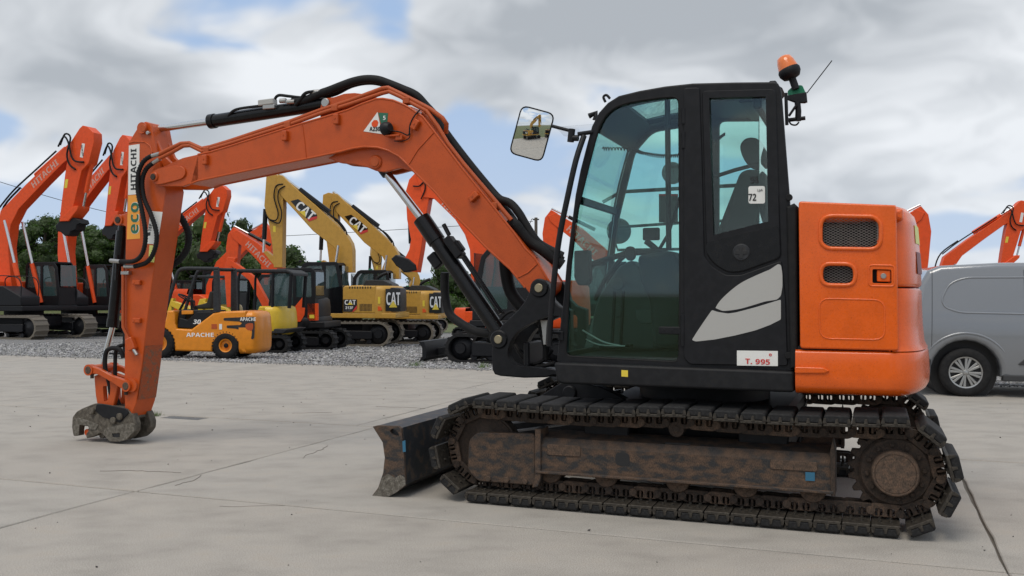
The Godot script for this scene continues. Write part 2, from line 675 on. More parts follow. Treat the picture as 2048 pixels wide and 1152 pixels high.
	# rust and dirt over blue-black paint
	var rust := noise_tex(31, 0.016, 10, [[0.0, lin(0.026, 0.028, 0.032)], [0.26, lin(0.038, 0.036, 0.036)], [0.46, lin(0.080, 0.054, 0.039)], [0.60, lin(0.108, 0.067, 0.044)], [0.78, lin(0.135, 0.080, 0.049)], [1.0, lin(0.19, 0.115, 0.07)]], 1024)
	grained(plain("rusty_frame", Color.WHITE, 0.78), rust, 0.8).uv1_scale = Vector3(0.42, 0.75, 0.42)
	var rust2 := noise_tex(37, 0.02, 7, [[0.0, lin(0.07, 0.048, 0.034)], [0.5, lin(0.125, 0.082, 0.056)], [0.7, lin(0.165, 0.10, 0.064)], [1.0, lin(0.10, 0.073, 0.054)]], 512)
	grained(plain("rust", Color.WHITE, 0.85), rust2, 1.6)
	grained(plain("dark_rust", lin(0.42, 0.42, 0.42), 0.8), rust2, 2.3)
	var muddy := noise_tex(43, 0.016, 10, [[0.0, lin(0.068, 0.056, 0.043)], [0.40, lin(0.115, 0.097, 0.073)], [0.60, lin(0.145, 0.124, 0.096)], [0.80, lin(0.18, 0.157, 0.124)], [1.0, lin(0.26, 0.235, 0.195)]], 1024)
	grained(plain("muddy_steel", Color.WHITE, 0.8), muddy, 0.9)
	grained(plain("dusty_steel", Color.WHITE, 0.85), noise_tex(45, 0.018, 10, [[0.0, lin(0.10, 0.087, 0.068)], [0.40, lin(0.155, 0.137, 0.110)], [0.65, lin(0.21, 0.19, 0.157)], [1.0, lin(0.31, 0.29, 0.25)]], 1024), 1.0)
	grained(plain("worn_orange", Color.WHITE, 0.6), noise_tex(46, 0.014, 10, [[0.0, lin(0.52, 0.085, 0.012)], [0.50, lin(0.48, 0.092, 0.018)], [0.66, lin(0.36, 0.105, 0.040)], [0.82, lin(0.24, 0.125, 0.075)], [1.0, lin(0.20, 0.14, 0.10)]], 1024), 0.9)
	var blade := noise_tex(47, 0.011, 6, [[0.0, lin(0.022, 0.026, 0.032)], [0.5, lin(0.028, 0.033, 0.040)], [0.60, lin(0.045, 0.05, 0.058)], [0.66, lin(0.08, 0.055, 0.04)], [1.0, lin(0.11, 0.10, 0.085)]], 512)
	grained(plain("blade_paint", Color.WHITE, 0.55), blade, 1.2)
	var rubber_dust := noise_tex(53, 0.03, 5, [[0.0, lin(0.007, 0.007, 0.008)], [0.60, lin(0.011, 0.011, 0.012)], [0.74, lin(0.022, 0.022, 0.022)], [0.85, lin(0.040, 0.039, 0.037)], [1.0, lin(0.02, 0.02, 0.018)]], 512)
	grained(plain("track_rubber", Color.WHITE, 0.8), rubber_dust, 2.0)
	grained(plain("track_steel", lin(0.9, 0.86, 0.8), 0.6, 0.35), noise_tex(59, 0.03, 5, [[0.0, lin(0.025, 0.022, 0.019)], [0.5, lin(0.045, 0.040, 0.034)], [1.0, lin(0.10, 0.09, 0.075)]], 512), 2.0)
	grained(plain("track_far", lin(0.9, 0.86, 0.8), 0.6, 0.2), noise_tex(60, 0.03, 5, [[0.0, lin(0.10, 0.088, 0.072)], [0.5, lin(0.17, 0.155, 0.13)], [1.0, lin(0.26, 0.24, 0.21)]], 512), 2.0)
	for q in [["tinted_glass", lin(0.60, 0.86, 0.81)], ["tinted_glass_dark", lin(0.50, 0.66, 0.64)], ["clear_plastic", lin(0.9, 0.9, 0.9)]]:
		var g := plain(q[0], q[1], 0.0)
		g.albedo_color.a = 0.0
		g.transparency = BaseMaterial3D.TRANSPARENCY_ALPHA
		g.refraction_enabled = true
		g.refraction_scale = 0.05
	var fg := plain("far_glass", lin(0.05, 0.09, 0.09), 0.03)
	fg.albedo_color.a = 0.55
	fg.transparency = BaseMaterial3D.TRANSPARENCY_ALPHA
	# concrete: blotches at metre scale, fine grit, and broad stains laid over
	var grit := noise_tex(61, 0.16, 5, [[0.0, lin(0.16, 0.147, 0.130)], [0.26, lin(0.335, 0.312, 0.279)], [0.5, lin(0.398, 0.366, 0.322)], [0.72, lin(0.443, 0.409, 0.362)], [1.0, lin(0.60, 0.57, 0.525)]], 1024)
	var speck := noise_tex(67, 0.02, 9, [[0.0, grey(0.88)], [0.4, grey(0.96)], [0.6, Color(1, 1, 1)], [1.0, Color(1, 0.99, 0.97)]], 1024)
	var relief := noise_tex(71, 0.30, 3, [], 1024, FastNoiseLite.TYPE_SIMPLEX, 2.0)
	var stain := noise_tex(73, 0.012, 9, [[0.0, grey(0.90)], [0.3, grey(0.955)], [0.5, grey(0.98)], [0.7, Color(1, 1, 1)], [1.0, Color(1, 0.99, 0.975)]], 1024)
	var tone := [lin(0.945, 0.95, 0.955), lin(0.90, 0.905, 0.915), lin(0.935, 0.93, 0.925)]
	for i in 3:
		var m := plain("concrete_%d" % i, tone[i], 0.88)
		grained(m, grit, 0.55 if i != 1 else 0.47, true)
		m.normal_enabled = true
		m.normal_texture = relief
		m.normal_scale = 0.25
		m.detail_enabled = true
		m.detail_blend_mode = BaseMaterial3D.BLEND_MODE_MUL
		m.detail_albedo = stain if i != 1 else speck
		m.detail_uv_layer = BaseMaterial3D.DETAIL_UV_2
		m.uv2_triplanar = true
		m.uv2_world_triplanar = true
		m.uv2_scale = Vector3(0.11, 0.5, 0.17) if i != 1 else Vector3(0.3, 0.5, 0.4)
	for q in ["rusty_frame", "rust", "dark_rust", "muddy_steel", "dusty_steel", "worn_orange", "blade_paint", "track_rubber"]:
		M[q].detail_enabled = true
		M[q].detail_blend_mode = BaseMaterial3D.BLEND_MODE_MUL
		M[q].detail_albedo = fine
		M[q].detail_uv_layer = BaseMaterial3D.DETAIL_UV_2
		M[q].uv2_triplanar = true
		M[q].uv2_scale = Vector3(2.2, 1.1, 2.2)
	grained(plain("joint", lin(0.16, 0.145, 0.125), 0.95), speck, 3.0, true)
	var stone := noise_tex(79, 0.11, 4, [[0.0, lin(0.07, 0.07, 0.072)], [0.4, lin(0.19, 0.19, 0.19)], [0.55, lin(0.27, 0.27, 0.265)], [0.75, lin(0.36, 0.355, 0.345)], [1.0, lin(0.45, 0.44, 0.43)]], 1024)
	var gs := grained(plain("gravel_bed", Color.WHITE, 0.95), stone, 0.5, true)
	gs.normal_enabled = true
	gs.normal_texture = noise_tex(83, 0.11, 4, [], 1024, FastNoiseLite.TYPE_SIMPLEX, 9.0)
	var st := plain("stone", Color.WHITE, 0.85)
	st.vertex_color_use_as_albedo = true
	var field := noise_tex(89, 0.03, 5, [[0.0, lin(0.05, 0.07, 0.02)], [0.5, lin(0.09, 0.11, 0.04)], [1.0, lin(0.16, 0.15, 0.07)]], 512)
	grained(plain("field_grass", Color.WHITE, 0.95), field, 0.12, true)
	var lf := plain("leaf", Color.WHITE, 0.6)
	lf.vertex_color_use_as_albedo = true
	lf.backlight_enabled = true
	lf.backlight = Color(0.8, 1.0, 0.5)
	lf.cull_mode = BaseMaterial3D.CULL_DISABLED
	var wd := plain("weed", lin(0.09, 0.14, 0.04), 0.7)
	wd.cull_mode = BaseMaterial3D.CULL_DISABLED
	plain("bark", lin(0.07, 0.055, 0.04), 0.95)
	grained(M.bark, fine, 2.0)
	plain("cable", lin(0.03, 0.03, 0.032), 0.7)
	plain("pole_wood", lin(0.10, 0.085, 0.07), 0.9)

# the yard's own axes: the slabs, the gravel edge and the excavator all follow them
func yard(x: float, y: float, z: float) -> Vector3:
	var a := deg_to_rad(-20.8)
	return Vector3(1.385,0,-6.844) + Vector3(x * cos(a) + z * sin(a), y, -x * sin(a) + z * cos(a))

func fall(z: float) -> float:
	return -0.027 * maxf(0.0, -9.3 - z) if z > -52.0 else -0.027 * 42.7

func make_ground() -> void:
	var slabs := Node3D.new()
	slabs.name = "concrete_yard"
	slabs.position = Vector3(1.385,0,-6.844)
	slabs.rotation_degrees.y = -20.8
	add_child(slabs)
	tag(slabs, "pale worn concrete yard cast in joined slabs", "", "", "structure")
	var zs := [-9.3, -5.55, -1.86, 1.60, 5.1, 8.6, 12.1, 15.6]
	var r := RandomNumberGenerator.new()
	r.seed = 4
	for j in zs.size() - 1:
		for i in range(-5, 6):
			var x0: float = -3.69 + 5.45 * i + ([-0.75, -0.25, 0.0, 0.0, 0.3, 0.3, 0.0][j])
			var z0: float = zs[j] + 0.016
			var z1: float = zs[j + 1] - 0.016
			var g := Geo.new()
			# the long edges wander a little, as cast edges do
			var p := PackedVector2Array()
			var n := 12
			for k in n + 1:
				p.append(Vector2(x0 + 0.004 + 5.442 * k / n, z1 + r.randf_range(-0.003, 0.002)))
			for k in range(1, 14):
				p.append(Vector2(x0 + 5.443 + r.randf_range(-0.010, 0.003), lerpf(z1, z0, k / 14.0)))
			for k in n + 1:
				p.append(Vector2(x0 + 5.446 - 5.442 * k / n, z0 + r.randf_range(-0.002, 0.003)))
			for k in range(1, 14):
				p.append(Vector2(x0 + 0.007 + r.randf_range(-0.003, 0.010), lerpf(z0, z1, k / 14.0)))
			var holes := []
			if j == 2 and i == -1:
				holes = [rect2(-6.30, -1.82, -5.78, -1.62)]
			g.prism(p, 0.0, 0.16, 0.006, upward(), holes)
			var s := part("concrete_slab", g, "concrete_%d" % [0, 2, 0, 1, 0, 2][r.randi() % 6], slabs)
			s.position.y = r.randf_range(-0.0025, 0.0)
	for k in 7:
		var at: Vector2 = Vector2(r.randf_range(-6.5, 3.0), r.randf_range(-4.5, 3.4)) if k > 1 else [Vector2(-3.66, 0.95), Vector2(-4.5, 1.1)][k]
		var line := PackedVector2Array([at])
		var head := r.randf_range(-0.5, 0.5) if k % 3 else r.randf_range(0.9, 1.9)
		for q in r.randi_range(6, 16):
			at += Vector2.from_angle(head + r.randfn(0.0, 0.22)) * r.randf_range(0.03, 0.08)
			line.append(at)
		var half := []
		for q in line.size():
			half.append(0.0022 * (1.0 - 0.75 * q / line.size()) * r.randf_range(0.6, 1.2))
		var cg := Geo.new()
		cg.prism(strap2(line, half), -0.0012, 0.002, 0.0, upward())
		part("crack", cg, "joint", slabs)
	var b := Geo.new()
	b.face(Vector3(-31, -0.028, -9.29), Vector3(29, -0.028, -9.29), Vector3(29, -0.028, 15.6), Vector3(-31, -0.028, 15.6), Vector3.UP)
	part("joint_filler", b, "joint", slabs)
	# gravel beyond the slabs, falling gently away; past it a field that reaches the horizon
	var g := Geo.new()
	var xs := [-60.0, -40.0, -29.4, -20.0, -10.0, 0.0, 10.0, 20.0, 27.2, 40.0, 60.0]
	var zg := [-9.295, -14.0, -24.0, -36.0, -52.0, -75.0]
	for i in xs.size() - 1:
		for j in zg.size() - 1:
			g.face(yard(xs[i], fall(zg[j]) - 0.03, zg[j]), yard(xs[i + 1], fall(zg[j]) - 0.03, zg[j]), yard(xs[i + 1], fall(zg[j + 1]) - 0.03, zg[j + 1]), yard(xs[i], fall(zg[j + 1]) - 0.03, zg[j + 1]), Vector3.UP)
	tag(part("gravel_ground", g, "gravel_bed", self), "grey crushed stone yard sloping gently away behind the concrete", "", "", "structure")
	var f := Geo.new()
	f.face(Vector3(-700, -1.45, -700), Vector3(700, -1.45, -700), Vector3(700, -1.45, 700), Vector3(-700, -1.45, 700), Vector3.UP)
	tag(part("ground", f, "field_grass", self), "open grassland reaching to the horizon", "", "", "structure")
	# grassy bank under the trees
	var h := Geo.new()
	var rows := []
	var fn := FastNoiseLite.new()
	fn.seed = 2
	fn.frequency = 0.05
	for j in 7:
		var row := PackedVector3Array()
		for i in 61:
			var x := -70.0 + 2.2 * i
			var rise: float = [0.0, 1.0, 2.4, 3.7, 4.3, 4.4, 4.4][j]
			row.append(Vector3(x, -1.3 + rise * (1.0 + fn.get_noise_2d(x, j * 8.0) * 0.5) * clampf((-x - 14.0) / 12.0, 0.08, 1.0), -50.0 - j * 4.5))
		rows.append(row)
	h.skin(rows, false)
	tag(part("grass_bank", h, "field_grass", self), "low rough grass bank behind the machines", "", "", "structure")

func rock_mesh(seed_: int) -> ArrayMesh:
	var r := RandomNumberGenerator.new()
	r.seed = seed_
	var p := PackedVector3Array()
	for q in [Vector3(1, 0, 0), Vector3(-1, 0, 0), Vector3(0, 1, 0), Vector3(0, -1, 0), Vector3(0, 0, 1), Vector3(0, 0, -1), Vector3(0.6, 0.6, 0.6), Vector3(-0.6, 0.6, -0.6)]:
		p.append(q * r.randf_range(0.7, 1.15) * Vector3(1.0, 0.65, 0.85))
	var g := Geo.new()
	for f in [[0, 2, 6], [2, 4, 6], [4, 0, 6], [0, 5, 2], [4, 2, 1], [1, 2, 7], [2, 5, 7], [5, 1, 7], [0, 4, 3], [4, 1, 3], [1, 5, 3], [5, 0, 3]]:
		var m := (p[f[1]] - p[f[0]]).cross(p[f[2]] - p[f[0]]).normalized()
		if m.dot(p[f[0]] + p[f[1]] + p[f[2]]) < 0:
			m = -m
		g.tri(p[f[0]], p[f[1]], p[f[2]], m, m, m)
	return g.mesh()

func make_gravel() -> void:
	var r := RandomNumberGenerator.new()
	r.seed = 12
	var mesh := rock_mesh(1)
	var spots := []
	for k in 120000:
		var near := r.randf() < 0.62
		var z := -9.26 - absf(r.randf() * (8.0 if near else 26.0))
		var x := r.randf_range(-24.0, 8.0)
		if r.randf() < 0.12:
			z = -9.22 + r.randfn(0.0, 0.14)
		spots.append([x, z])
	var mm := MultiMesh.new()
	mm.transform_format = MultiMesh.TRANSFORM_3D
	mm.use_colors = true
	mm.mesh = mesh
	mm.instance_count = spots.size()
	for k in spots.size():
		var x: float = spots[k][0]
		var z: float = spots[k][1]
		var s := clampf(r.randfn(0.028, 0.011), 0.010, 0.065)
		var lift := -0.030 + s * 0.25 if z < -9.3 else s * 0.3
		if z > -9.3:
			s *= 0.5
			lift = s * 0.4
		var b := Basis.from_euler(Vector3(r.randf_range(-0.6, 0.6), r.randf() * TAU, r.randf_range(-0.6, 0.6))).scaled(Vector3(s, s, s))
		mm.set_instance_transform(k, Transform3D(b, yard(x, fall(z) + lift, z)))
		var t := clampf(r.randfn(0.27, 0.10), 0.08, 0.52)
		mm.set_instance_color(k, Color(t, t * r.randf_range(0.97, 1.0), t * r.randf_range(0.93, 1.02)))
	var o := MultiMeshInstance3D.new()
	o.name = "gravel"
	o.multimesh = mm
	o.material_override = M.stone
	add_child(o)
	tag(o, "loose crushed grey stones lying on the gravel yard", "gravel", "", "stuff")

# ------------------------------------------------------------------ trees
func crown_mesh(seed_: int, wide: float, tall: float, leaves: int) -> ArrayMesh:
	var r := RandomNumberGenerator.new()
	r.seed = seed_
	var fn := FastNoiseLite.new()
	fn.seed = seed_
	fn.frequency = 2.2
	var lumps := []
	for k in 44:
		var a := r.randf() * TAU
		var t := r.randf()
		var rad := wide * 0.5 * sqrt(r.randf()) * (0.55 + 0.6 * sin(PI * clampf(t + 0.12, 0, 1)))
		lumps.append([Vector3(cos(a) * rad, tall * (0.06 + 0.86 * t), sin(a) * rad), wide * r.randf_range(0.075, 0.15), r.randf_range(0.75, 1.25)])
	var v := PackedVector3Array()
	var n := PackedVector3Array()
	var c := PackedColorArray()
	# the close leaves of each clump, as an uneven ball of the same green
	for l in lumps:
		var rows := []
		for i in 7:
			var row := PackedVector3Array()
			for k in 9:
				var d := Vector3(sin(PI * i / 6.0) * cos(TAU * k / 9.0), cos(PI * i / 6.0), sin(PI * i / 6.0) * sin(TAU * k / 9.0))
				row.append(l[0] + d * l[1] * 0.80 * (1.0 + 0.5 * fn.get_noise_3dv(l[0] * 3.0 + d)))
			rows.append(row)
		var col := Color(0.080 * l[2], 0.120 * l[2], 0.043 * l[2])
		for i in 6:
			for k in 9:
				var q := [rows[i][k], rows[i][(k + 1) % 9], rows[i + 1][(k + 1) % 9], rows[i + 1][k]]
				for f in [[0, 1, 2], [0, 2, 3]]:
					var m: Vector3 = (q[f[2]] - q[f[0]]).cross(q[f[1]] - q[f[0]])
					if m.length() < 0.000001:
						continue
					for e in f:
						v.append(q[e])
						n.append(m.normalized())
						c.append(col)
	for k in leaves:
		var l: Array = lumps[r.randi() % lumps.size()]
		var d := Vector3(r.randfn(), r.randfn() + 0.25, r.randfn()).normalized()
		var p: Vector3 = l[0] + d * l[1] * r.randf_range(0.82, 1.22) * Vector3(1.1, 0.9, 1.1)
		var s := r.randf_range(0.06, 0.14)
		var u := d.cross(Vector3(r.randfn(), r.randfn(), r.randfn())).normalized()
		u = (u + d * r.randf_range(-0.5, 0.7)).normalized()
		var w := u.cross(d + Vector3(r.randfn(), r.randfn(), r.randfn()) * 0.35).normalized()
		var m := w.cross(u).normalized()
		if m.dot(d) < 0:
			m = -m
		var q := [p - u * s, p + w * s * 0.55, p + u * s, p - w * s * 0.55]
		var g: float = r.randf_range(0.7, 1.35) * l[2]
		var col := Color(0.080 * g, 0.120 * g, 0.043 * g)
		var order := [0, 1, 2, 0, 2, 3]
		if (q[1] - q[0]).cross(q[2] - q[0]).dot(m) > 0:
			order = [0, 2, 1, 0, 3, 2]
		for f in order:
			v.append(q[f])
			n.append(m)
			c.append(col)
	var a := []
	a.resize(Mesh.ARRAY_MAX)
	a[Mesh.ARRAY_VERTEX] = v
	a[Mesh.ARRAY_NORMAL] = n
	a[Mesh.ARRAY_COLOR] = c
	var am := ArrayMesh.new()
	am.add_surface_from_arrays(Mesh.PRIMITIVE_TRIANGLES, a)
	return am

func make_tree_kind(seed_: int, wide: float, tall: float, leaves: int) -> Node3D:
	var t := Node3D.new()
	t.name = "broadleaf_tree"
	var r := RandomNumberGenerator.new()
	r.seed = seed_ + 50
	var g := Geo.new()
	g.tube(curve3(PackedVector3Array([Vector3(0, -0.4, 0), Vector3(0.08, tall * 0.3, 0.05), Vector3(-0.05, tall * 0.62, 0), Vector3(0.1, tall * 0.9, 0.05)])), 0.17, 8, true, 0.04)
	for k in 7:
		var a := r.randf() * TAU
		var y := tall * r.randf_range(0.18, 0.6)
		g.tube(curve3(PackedVector3Array([Vector3(0, y, 0), Vector3(cos(a) * wide * 0.18, y + tall * 0.12, sin(a) * wide * 0.18), Vector3(cos(a) * wide * 0.36, y + tall * 0.3, sin(a) * wide * 0.36)])), 0.07, 6, true, 0.02)
	var tr := part("trunk", g, "bark", t)
	tr.owner = null
	var cr := put_mesh("crown", crown_mesh(seed_, wide, tall, leaves), "leaf", t)
	cr.set_meta("kind", "thing")
	return t

func make_trees() -> void:
	var kinds := [make_tree_kind(1, 5.2, 4.6, 8000), make_tree_kind(2, 4.6, 5.2, 8000), make_tree_kind(3, 5.8, 4.2, 8000)]
	# metres across, distance, foot, top, kind
	var spots := [[-33.262, 58.3, 2.2, 6.0, 0], [-33.616, 63.3, 2.4, 5.9, 1], [-29.312, 59.5, 2.6, 6.1, 2], [-29.716, 64.6, 2.4, 6.2, 0], [-26.112, 60.8, 2.4, 5.6, 1], [-25.387, 63.3, 2.0, 5.6, 2], [-22.109, 59.5, 1.2, 5.6, 0], [-21.31, 62.1, 0.6, 6.2, 1], [-18.664, 59.5, 0.2, 6.1, 2], [-19.007, 65.9, -0.4, 5.2, 0], [-14.976, 60.8, -0.8, 4.7, 1], [-14.29, 65.9, -1.2, 2.6, 2],
		[-14.396, 78.6, -1.3, 2.0, 0], [-6.688, 83.6, -1.4, 3.0, 1], [-4.964, 78.6, -1.4, 3.9, 2], [-8.497, 88.7, -1.4, 2.9, 0], [-2.816, 83.6, -1.4, 3.2, 1]]
	var said := ["broadleaf tree at the end of the row beyond the first orange boom", "bushy tree behind the tall orange boom at the edge of the yard", "rounded dark green tree between the two tall orange booms", "dense green tree behind the hanging black hitch",
		"leafy tree directly behind the second tall orange arm", "low bushy tree hidden partly by the excavator's bucket cylinder", "dense tree seen past the orange dipper arm", "tall dark tree behind the ribbed hose loop", "dark green tree behind the third orange boom", "tree behind the orange arm above the forklift roof",
		"tree standing behind the yellow dipper arm", "small tree just past the yellow dipper arm", "distant shrub above the black cab roofs", "distant tree behind the black hitch over the yellow machine", "rounded distant tree below the main boom cylinder", "small distant tree above the second yellow counterweight", "distant tree behind the mid orange excavator cab"]
	for i in spots.size():
		var s: Array = spots[i]
		var d: float = s[1]
		var t: Node3D = kinds[s[4]].duplicate()
		t.name = numbered("broadleaf_tree")
		add_child(t)
		t.position = Vector3(s[0], s[2], -d)
		t.rotation.y = i * 1.7
		var f: float = (s[3] - s[2]) / [4.6, 5.2, 4.2][s[4]]
		t.scale = Vector3(clampf(f, 0.75, 1.1), f, clampf(f, 0.75, 1.1))
		tag(t, said[i], "tree", "trees along the yard boundary")
	for k in kinds:
		k.free()

# ------------------------------------------------------------------ the excavator in front
func ribbed(g: Geo, path: PackedVector3Array, r: float, step := 0.012) -> void:
	# a corrugated sleeve: short barrels one after the other along the path
	var pts := PackedVector3Array()
	var left := 0.0
	for i in path.size() - 1:
		var a := path[i]
		var b := path[i + 1]
		var l := a.distance_to(b)
		while left < l:
			pts.append(a.lerp(b, left / l))
			left += step
		left -= l
	var m := pts.size()
	var u := (pts[1] - pts[0]).cross(Vector3.FORWARD).normalized()
	var rings := []
	for i in m:
		var d := (pts[mini(i + 1, m - 1)] - pts[maxi(i - 1, 0)]).normalized()
		u = (u - d * u.dot(d)).normalized()
		var w := d.cross(u)
		var rr := r if i % 2 == 0 else r * 0.80
		var q := PackedVector3Array()
		for k in 8:
			q.append(pts[i] + (u * cos(TAU * k / 8) + w * sin(TAU * k / 8)) * rr)
		rings.append(q)
	g.skin(rings, true)

func pin(g: Geo, x: float, y: float, r: float, z0: float, z1: float, sides := 20) -> void:
	g.lathe(PackedVector2Array([Vector2(0.0001, z1 - z0), Vector2(r * 0.86, z1 - z0), Vector2(r, z1 - z0 - r * 0.14), Vector2(r, 0.0), Vector2(0.0001, 0.0)]), Transform3D(Basis(Vector3(1, 0, 0), Vector3(0, 0, 1), Vector3(0, -1, 0)), Vector3(x, y, z0)), sides)

func make_shoe() -> ArrayMesh:
	# plate on the chain side, rubber block outside, three steel ribs showing at either end; y is outward, x along the track
	var am := ArrayMesh.new()
	var s := Geo.new()
	s.prism(p2([-0.077, 0.0, 0.072, 0.0, 0.077, 0.012, 0.070, 0.018, -0.072, 0.018]), -0.222, 0.222, 0.003)
	for e in [-1.0, 1.0]:
		for x in [-0.066, 0.0, 0.066]:
			s.prism(p2([x - 0.012, 0.016, x + 0.012, 0.016, x + 0.006, 0.046, x - 0.006, 0.046]), e * 0.2235 - 0.004, e * 0.2235 + 0.004, 0.001)
	for x in [-0.03, 0.03]:
		for z in [-0.055, 0.055, 0.135]:
			s.rod(Vector3(x, -0.012, z), Vector3(x, 0.002, z), 0.011, 6)
	var r := Geo.new()
	r.prism(soft(p2([-0.074, 0.017, 0.074, 0.017, 0.071, 0.055, 0.062, 0.066, -0.062, 0.066, -0.071, 0.055]), 0.006, 2), -0.221, 0.221, 0.012, T0, [], 2)
	s.add_to(am, M.track_steel)
	r.add_to(am, M.track_rubber)
	return am

func make_link() -> ArrayMesh:
	var g := Geo.new()
	var o := soft(p2([-0.092, -0.040, 0.060, -0.044, 0.092, -0.026, 0.092, 0.022, 0.066, 0.034, -0.070, 0.034, -0.094, 0.012]), 0.022, 3)
	for z in [-0.062, 0.040]:
		g.prism(o, z, z + 0.026, 0.004, T0, [rect2(-0.052, -0.016, -0.010, 0.030, 0.010, 2), rect2(0.014, -0.016, 0.056, 0.030, 0.010, 2)])
	g.rod(Vector3(0.078, -0.004, -0.075), Vector3(0.078, -0.004, 0.078), 0.024, 12)
	for x in [-0.031, 0.035]:
		g.rod(Vector3(x, -0.012, 0.05), Vector3(x, 0.03, 0.05), 0.009, 6)
	return g.mesh()

func make_crawler(root: Node3D, z: float, shoe: ArrayMesh, link: ArrayMesh) -> void:
	var t := Node3D.new()
	t.name = "crawler_track"
	root.add_child(t, true)
	t.position = Vector3(0, 0, z)
	var xi := -1.31
	var xs := 1.255
	var r := 0.232
	var cy := 0.352
	var straight := xs - xi
	var total := 2.0 * straight + TAU * r
	var count := 42
	for k in count:
		var s := fposmod(total * (k + 0.35) / count, total)
		var p := Vector2.ZERO
		var out := Vector2.UP
		if s < straight:                                   # top, front to rear; it rests on the carrier roller
			var f := s / straight
			p = Vector2(xi + s, cy + r - 0.018 * absf(sin(TAU * f)) )
			out = Vector2(0, 1)
		elif s < straight + PI * r:
			var a := PI / 2 - (s - straight) / r
			out = Vector2(cos(a), sin(a))
			p = Vector2(xs, cy) + out * r
		elif s < 2.0 * straight + PI * r:
			p = Vector2(xs - (s - straight - PI * r), cy - r)
			out = Vector2(0, -1)
		else:
			var a := -PI / 2 - (s - 2.0 * straight - PI * r) / r
			out = Vector2(cos(a), sin(a))
			p = Vector2(xi, cy) + out * r
		var b := Basis(Vector3(out.y, -out.x, 0), Vector3(out.x, out.y, 0), Vector3(0, 0, 1))
		var o := put_mesh("track_shoe", shoe, null, t)
		o.transform = Transform3D(b, Vector3(p.x, p.y, 0) + Vector3(out.x, out.y, 0) * 0.046)
		var l := put_mesh("chain_link", link, "dark_rust" if k % 3 else "rust", t)
		l.transform = Transform3D(b, Vector3(p.x, p.y, 0))
	# sprocket, idler, rollers
	var g := Geo.new()
	var tooth := PackedVector2Array()
	var nt := 21
	for k in nt * 4:
		var a := TAU * k / (nt * 4)
		tooth.append(Vector2(xs, cy) + Vector2.from_angle(a) * (0.262 if k % 4 < 2 else 0.226))
	g.prism(tooth, -0.028, 0.028, 0.004)
	g.prism(disc2(Vector2(xs, cy), 0.198, 32), 0.0, 0.062, 0.012)
	for k in 12:
		var q := Vector2(xs, cy) + Vector2.from_angle(TAU * k / 12 + 0.1) * 0.155
		pin(g, q.x, q.y, 0.014, 0.06, 0.078, 6)
	part("sprocket", g, "dark_rust", t)
	g = Geo.new()
	var hub := Transform3D(Basis(Vector3(1, 0, 0), Vector3(0, 0, 1), Vector3(0, -1, 0)), Vector3(xs, cy, 0.05))
	g.lathe(PackedVector2Array([Vector2(0.0001, 0.098), Vector2(0.108, 0.098), Vector2(0.111, 0.094), Vector2(0.114, 0.098), Vector2(0.122, 0.098), Vector2(0.129, 0.090), Vector2(0.131, 0.0)]), hub, 36)
	for q in [Vector2(-0.06, 0.06), Vector2(0.04, 0.085), Vector2(0.075, -0.05), Vector2(-0.035, -0.085)]:
		pin(g, xs + q.x, cy + q.y, 0.007, 0.146, 0.151, 6)
	part("final_drive_hub", g, "rust", t)
	g = Geo.new()
	g.lathe(PackedVector2Array([Vector2(0.0001, 0.055), Vector2(0.10, 0.055), Vector2(0.13, 0.035), Vector2(0.20, 0.035), Vector2(0.212, 0.05), Vector2(0.222, 0.045), Vector2(0.222, -0.045), Vector2(0.0001, -0.045)]), Transform3D(Basis(Vector3(1, 0, 0), Vector3(0, 0, 1), Vector3(0, -1, 0)), Vector3(xi, cy, 0)), 40)
	part("idler_wheel", g, "dark_rust", t)
	for x in [-0.84, -0.465, -0.006, 0.41, 0.80]:
		g = Geo.new()
		var rt := Transform3D(Basis(Vector3(1, 0, 0), Vector3(0, 0, 1), Vector3(0, -1, 0)), Vector3(x, 0.218, 0))
		g.lathe(PackedVector2Array([Vector2(0.0001, 0.10), Vector2(0.03, 0.10), Vector2(0.036, 0.088), Vector2(0.072, 0.082), Vector2(0.078, 0.07), Vector2(0.062, 0.055), Vector2(0.062, -0.055), Vector2(0.078, -0.07), Vector2(0.0001, -0.09)]), rt, 20)
		part("track_roller", g, "rust", t)
	g = Geo.new()
	g.lathe(PackedVector2Array([Vector2(0.0001, 0.075), Vector2(0.02, 0.075), Vector2(0.024, 0.07), Vector2(0.048, 0.066), Vector2(0.052, 0.05), Vector2(0.044, 0.03), Vector2(0.044, -0.07), Vector2(0.0001, -0.07)]), Transform3D(Basis(Vector3(1, 0, 0), Vector3(0, 0, 1), Vector3(0, -1, 0)), Vector3(-0.015, 0.535, 0)), 18)
	part("carrier_roller", g, "dark_rust", t)
	# track frame: a box beam with a sloping upper face, between the idler yoke and the sprocket plate
	g = Geo.new()
	g.prism(p2([0.125, 0.222, 0.125, 0.392, 0.085, 0.440, -0.11, 0.468, -0.11, 0.222]), -0.925, 0.925, 0.0, Transform3D(Basis(Vector3(0, 0, 1), Vector3(0, 1, 0), Vector3(-1, 0, 0)), Vector3.ZERO))
	g.box(Vector3(0.0, 0.222, 0.02), Vector3(1.84, 0.018, 0.26), 0.004)
	part("track_frame", g, "rusty_frame", t)
	g = Geo.new()
	g.prism(soft(p2([-1.415, 0.20, -1.34, 0.125, -0.93, 0.125, -0.93, 0.465, -1.34, 0.455, -1.405, 0.40]), 0.03), 0.068, 0.118, 0.010, T0, [], 2)
	g.prism(p2([-0.945, 0.115, -0.905, 0.125, -0.885, 0.18, -0.885, 0.50, -0.925, 0.50, -0.925, 0.20]), -0.02, 0.142, 0.004)
	part("idler_yoke", g, "rusty_frame", t)
	for x in [-1.26, -1.13, -1.0]:
		g = Geo.new()
		pin(g, x, 0.150, 0.020, 0.115, 0.132, 6)
		part("yoke_bolt", g, "rust", t)
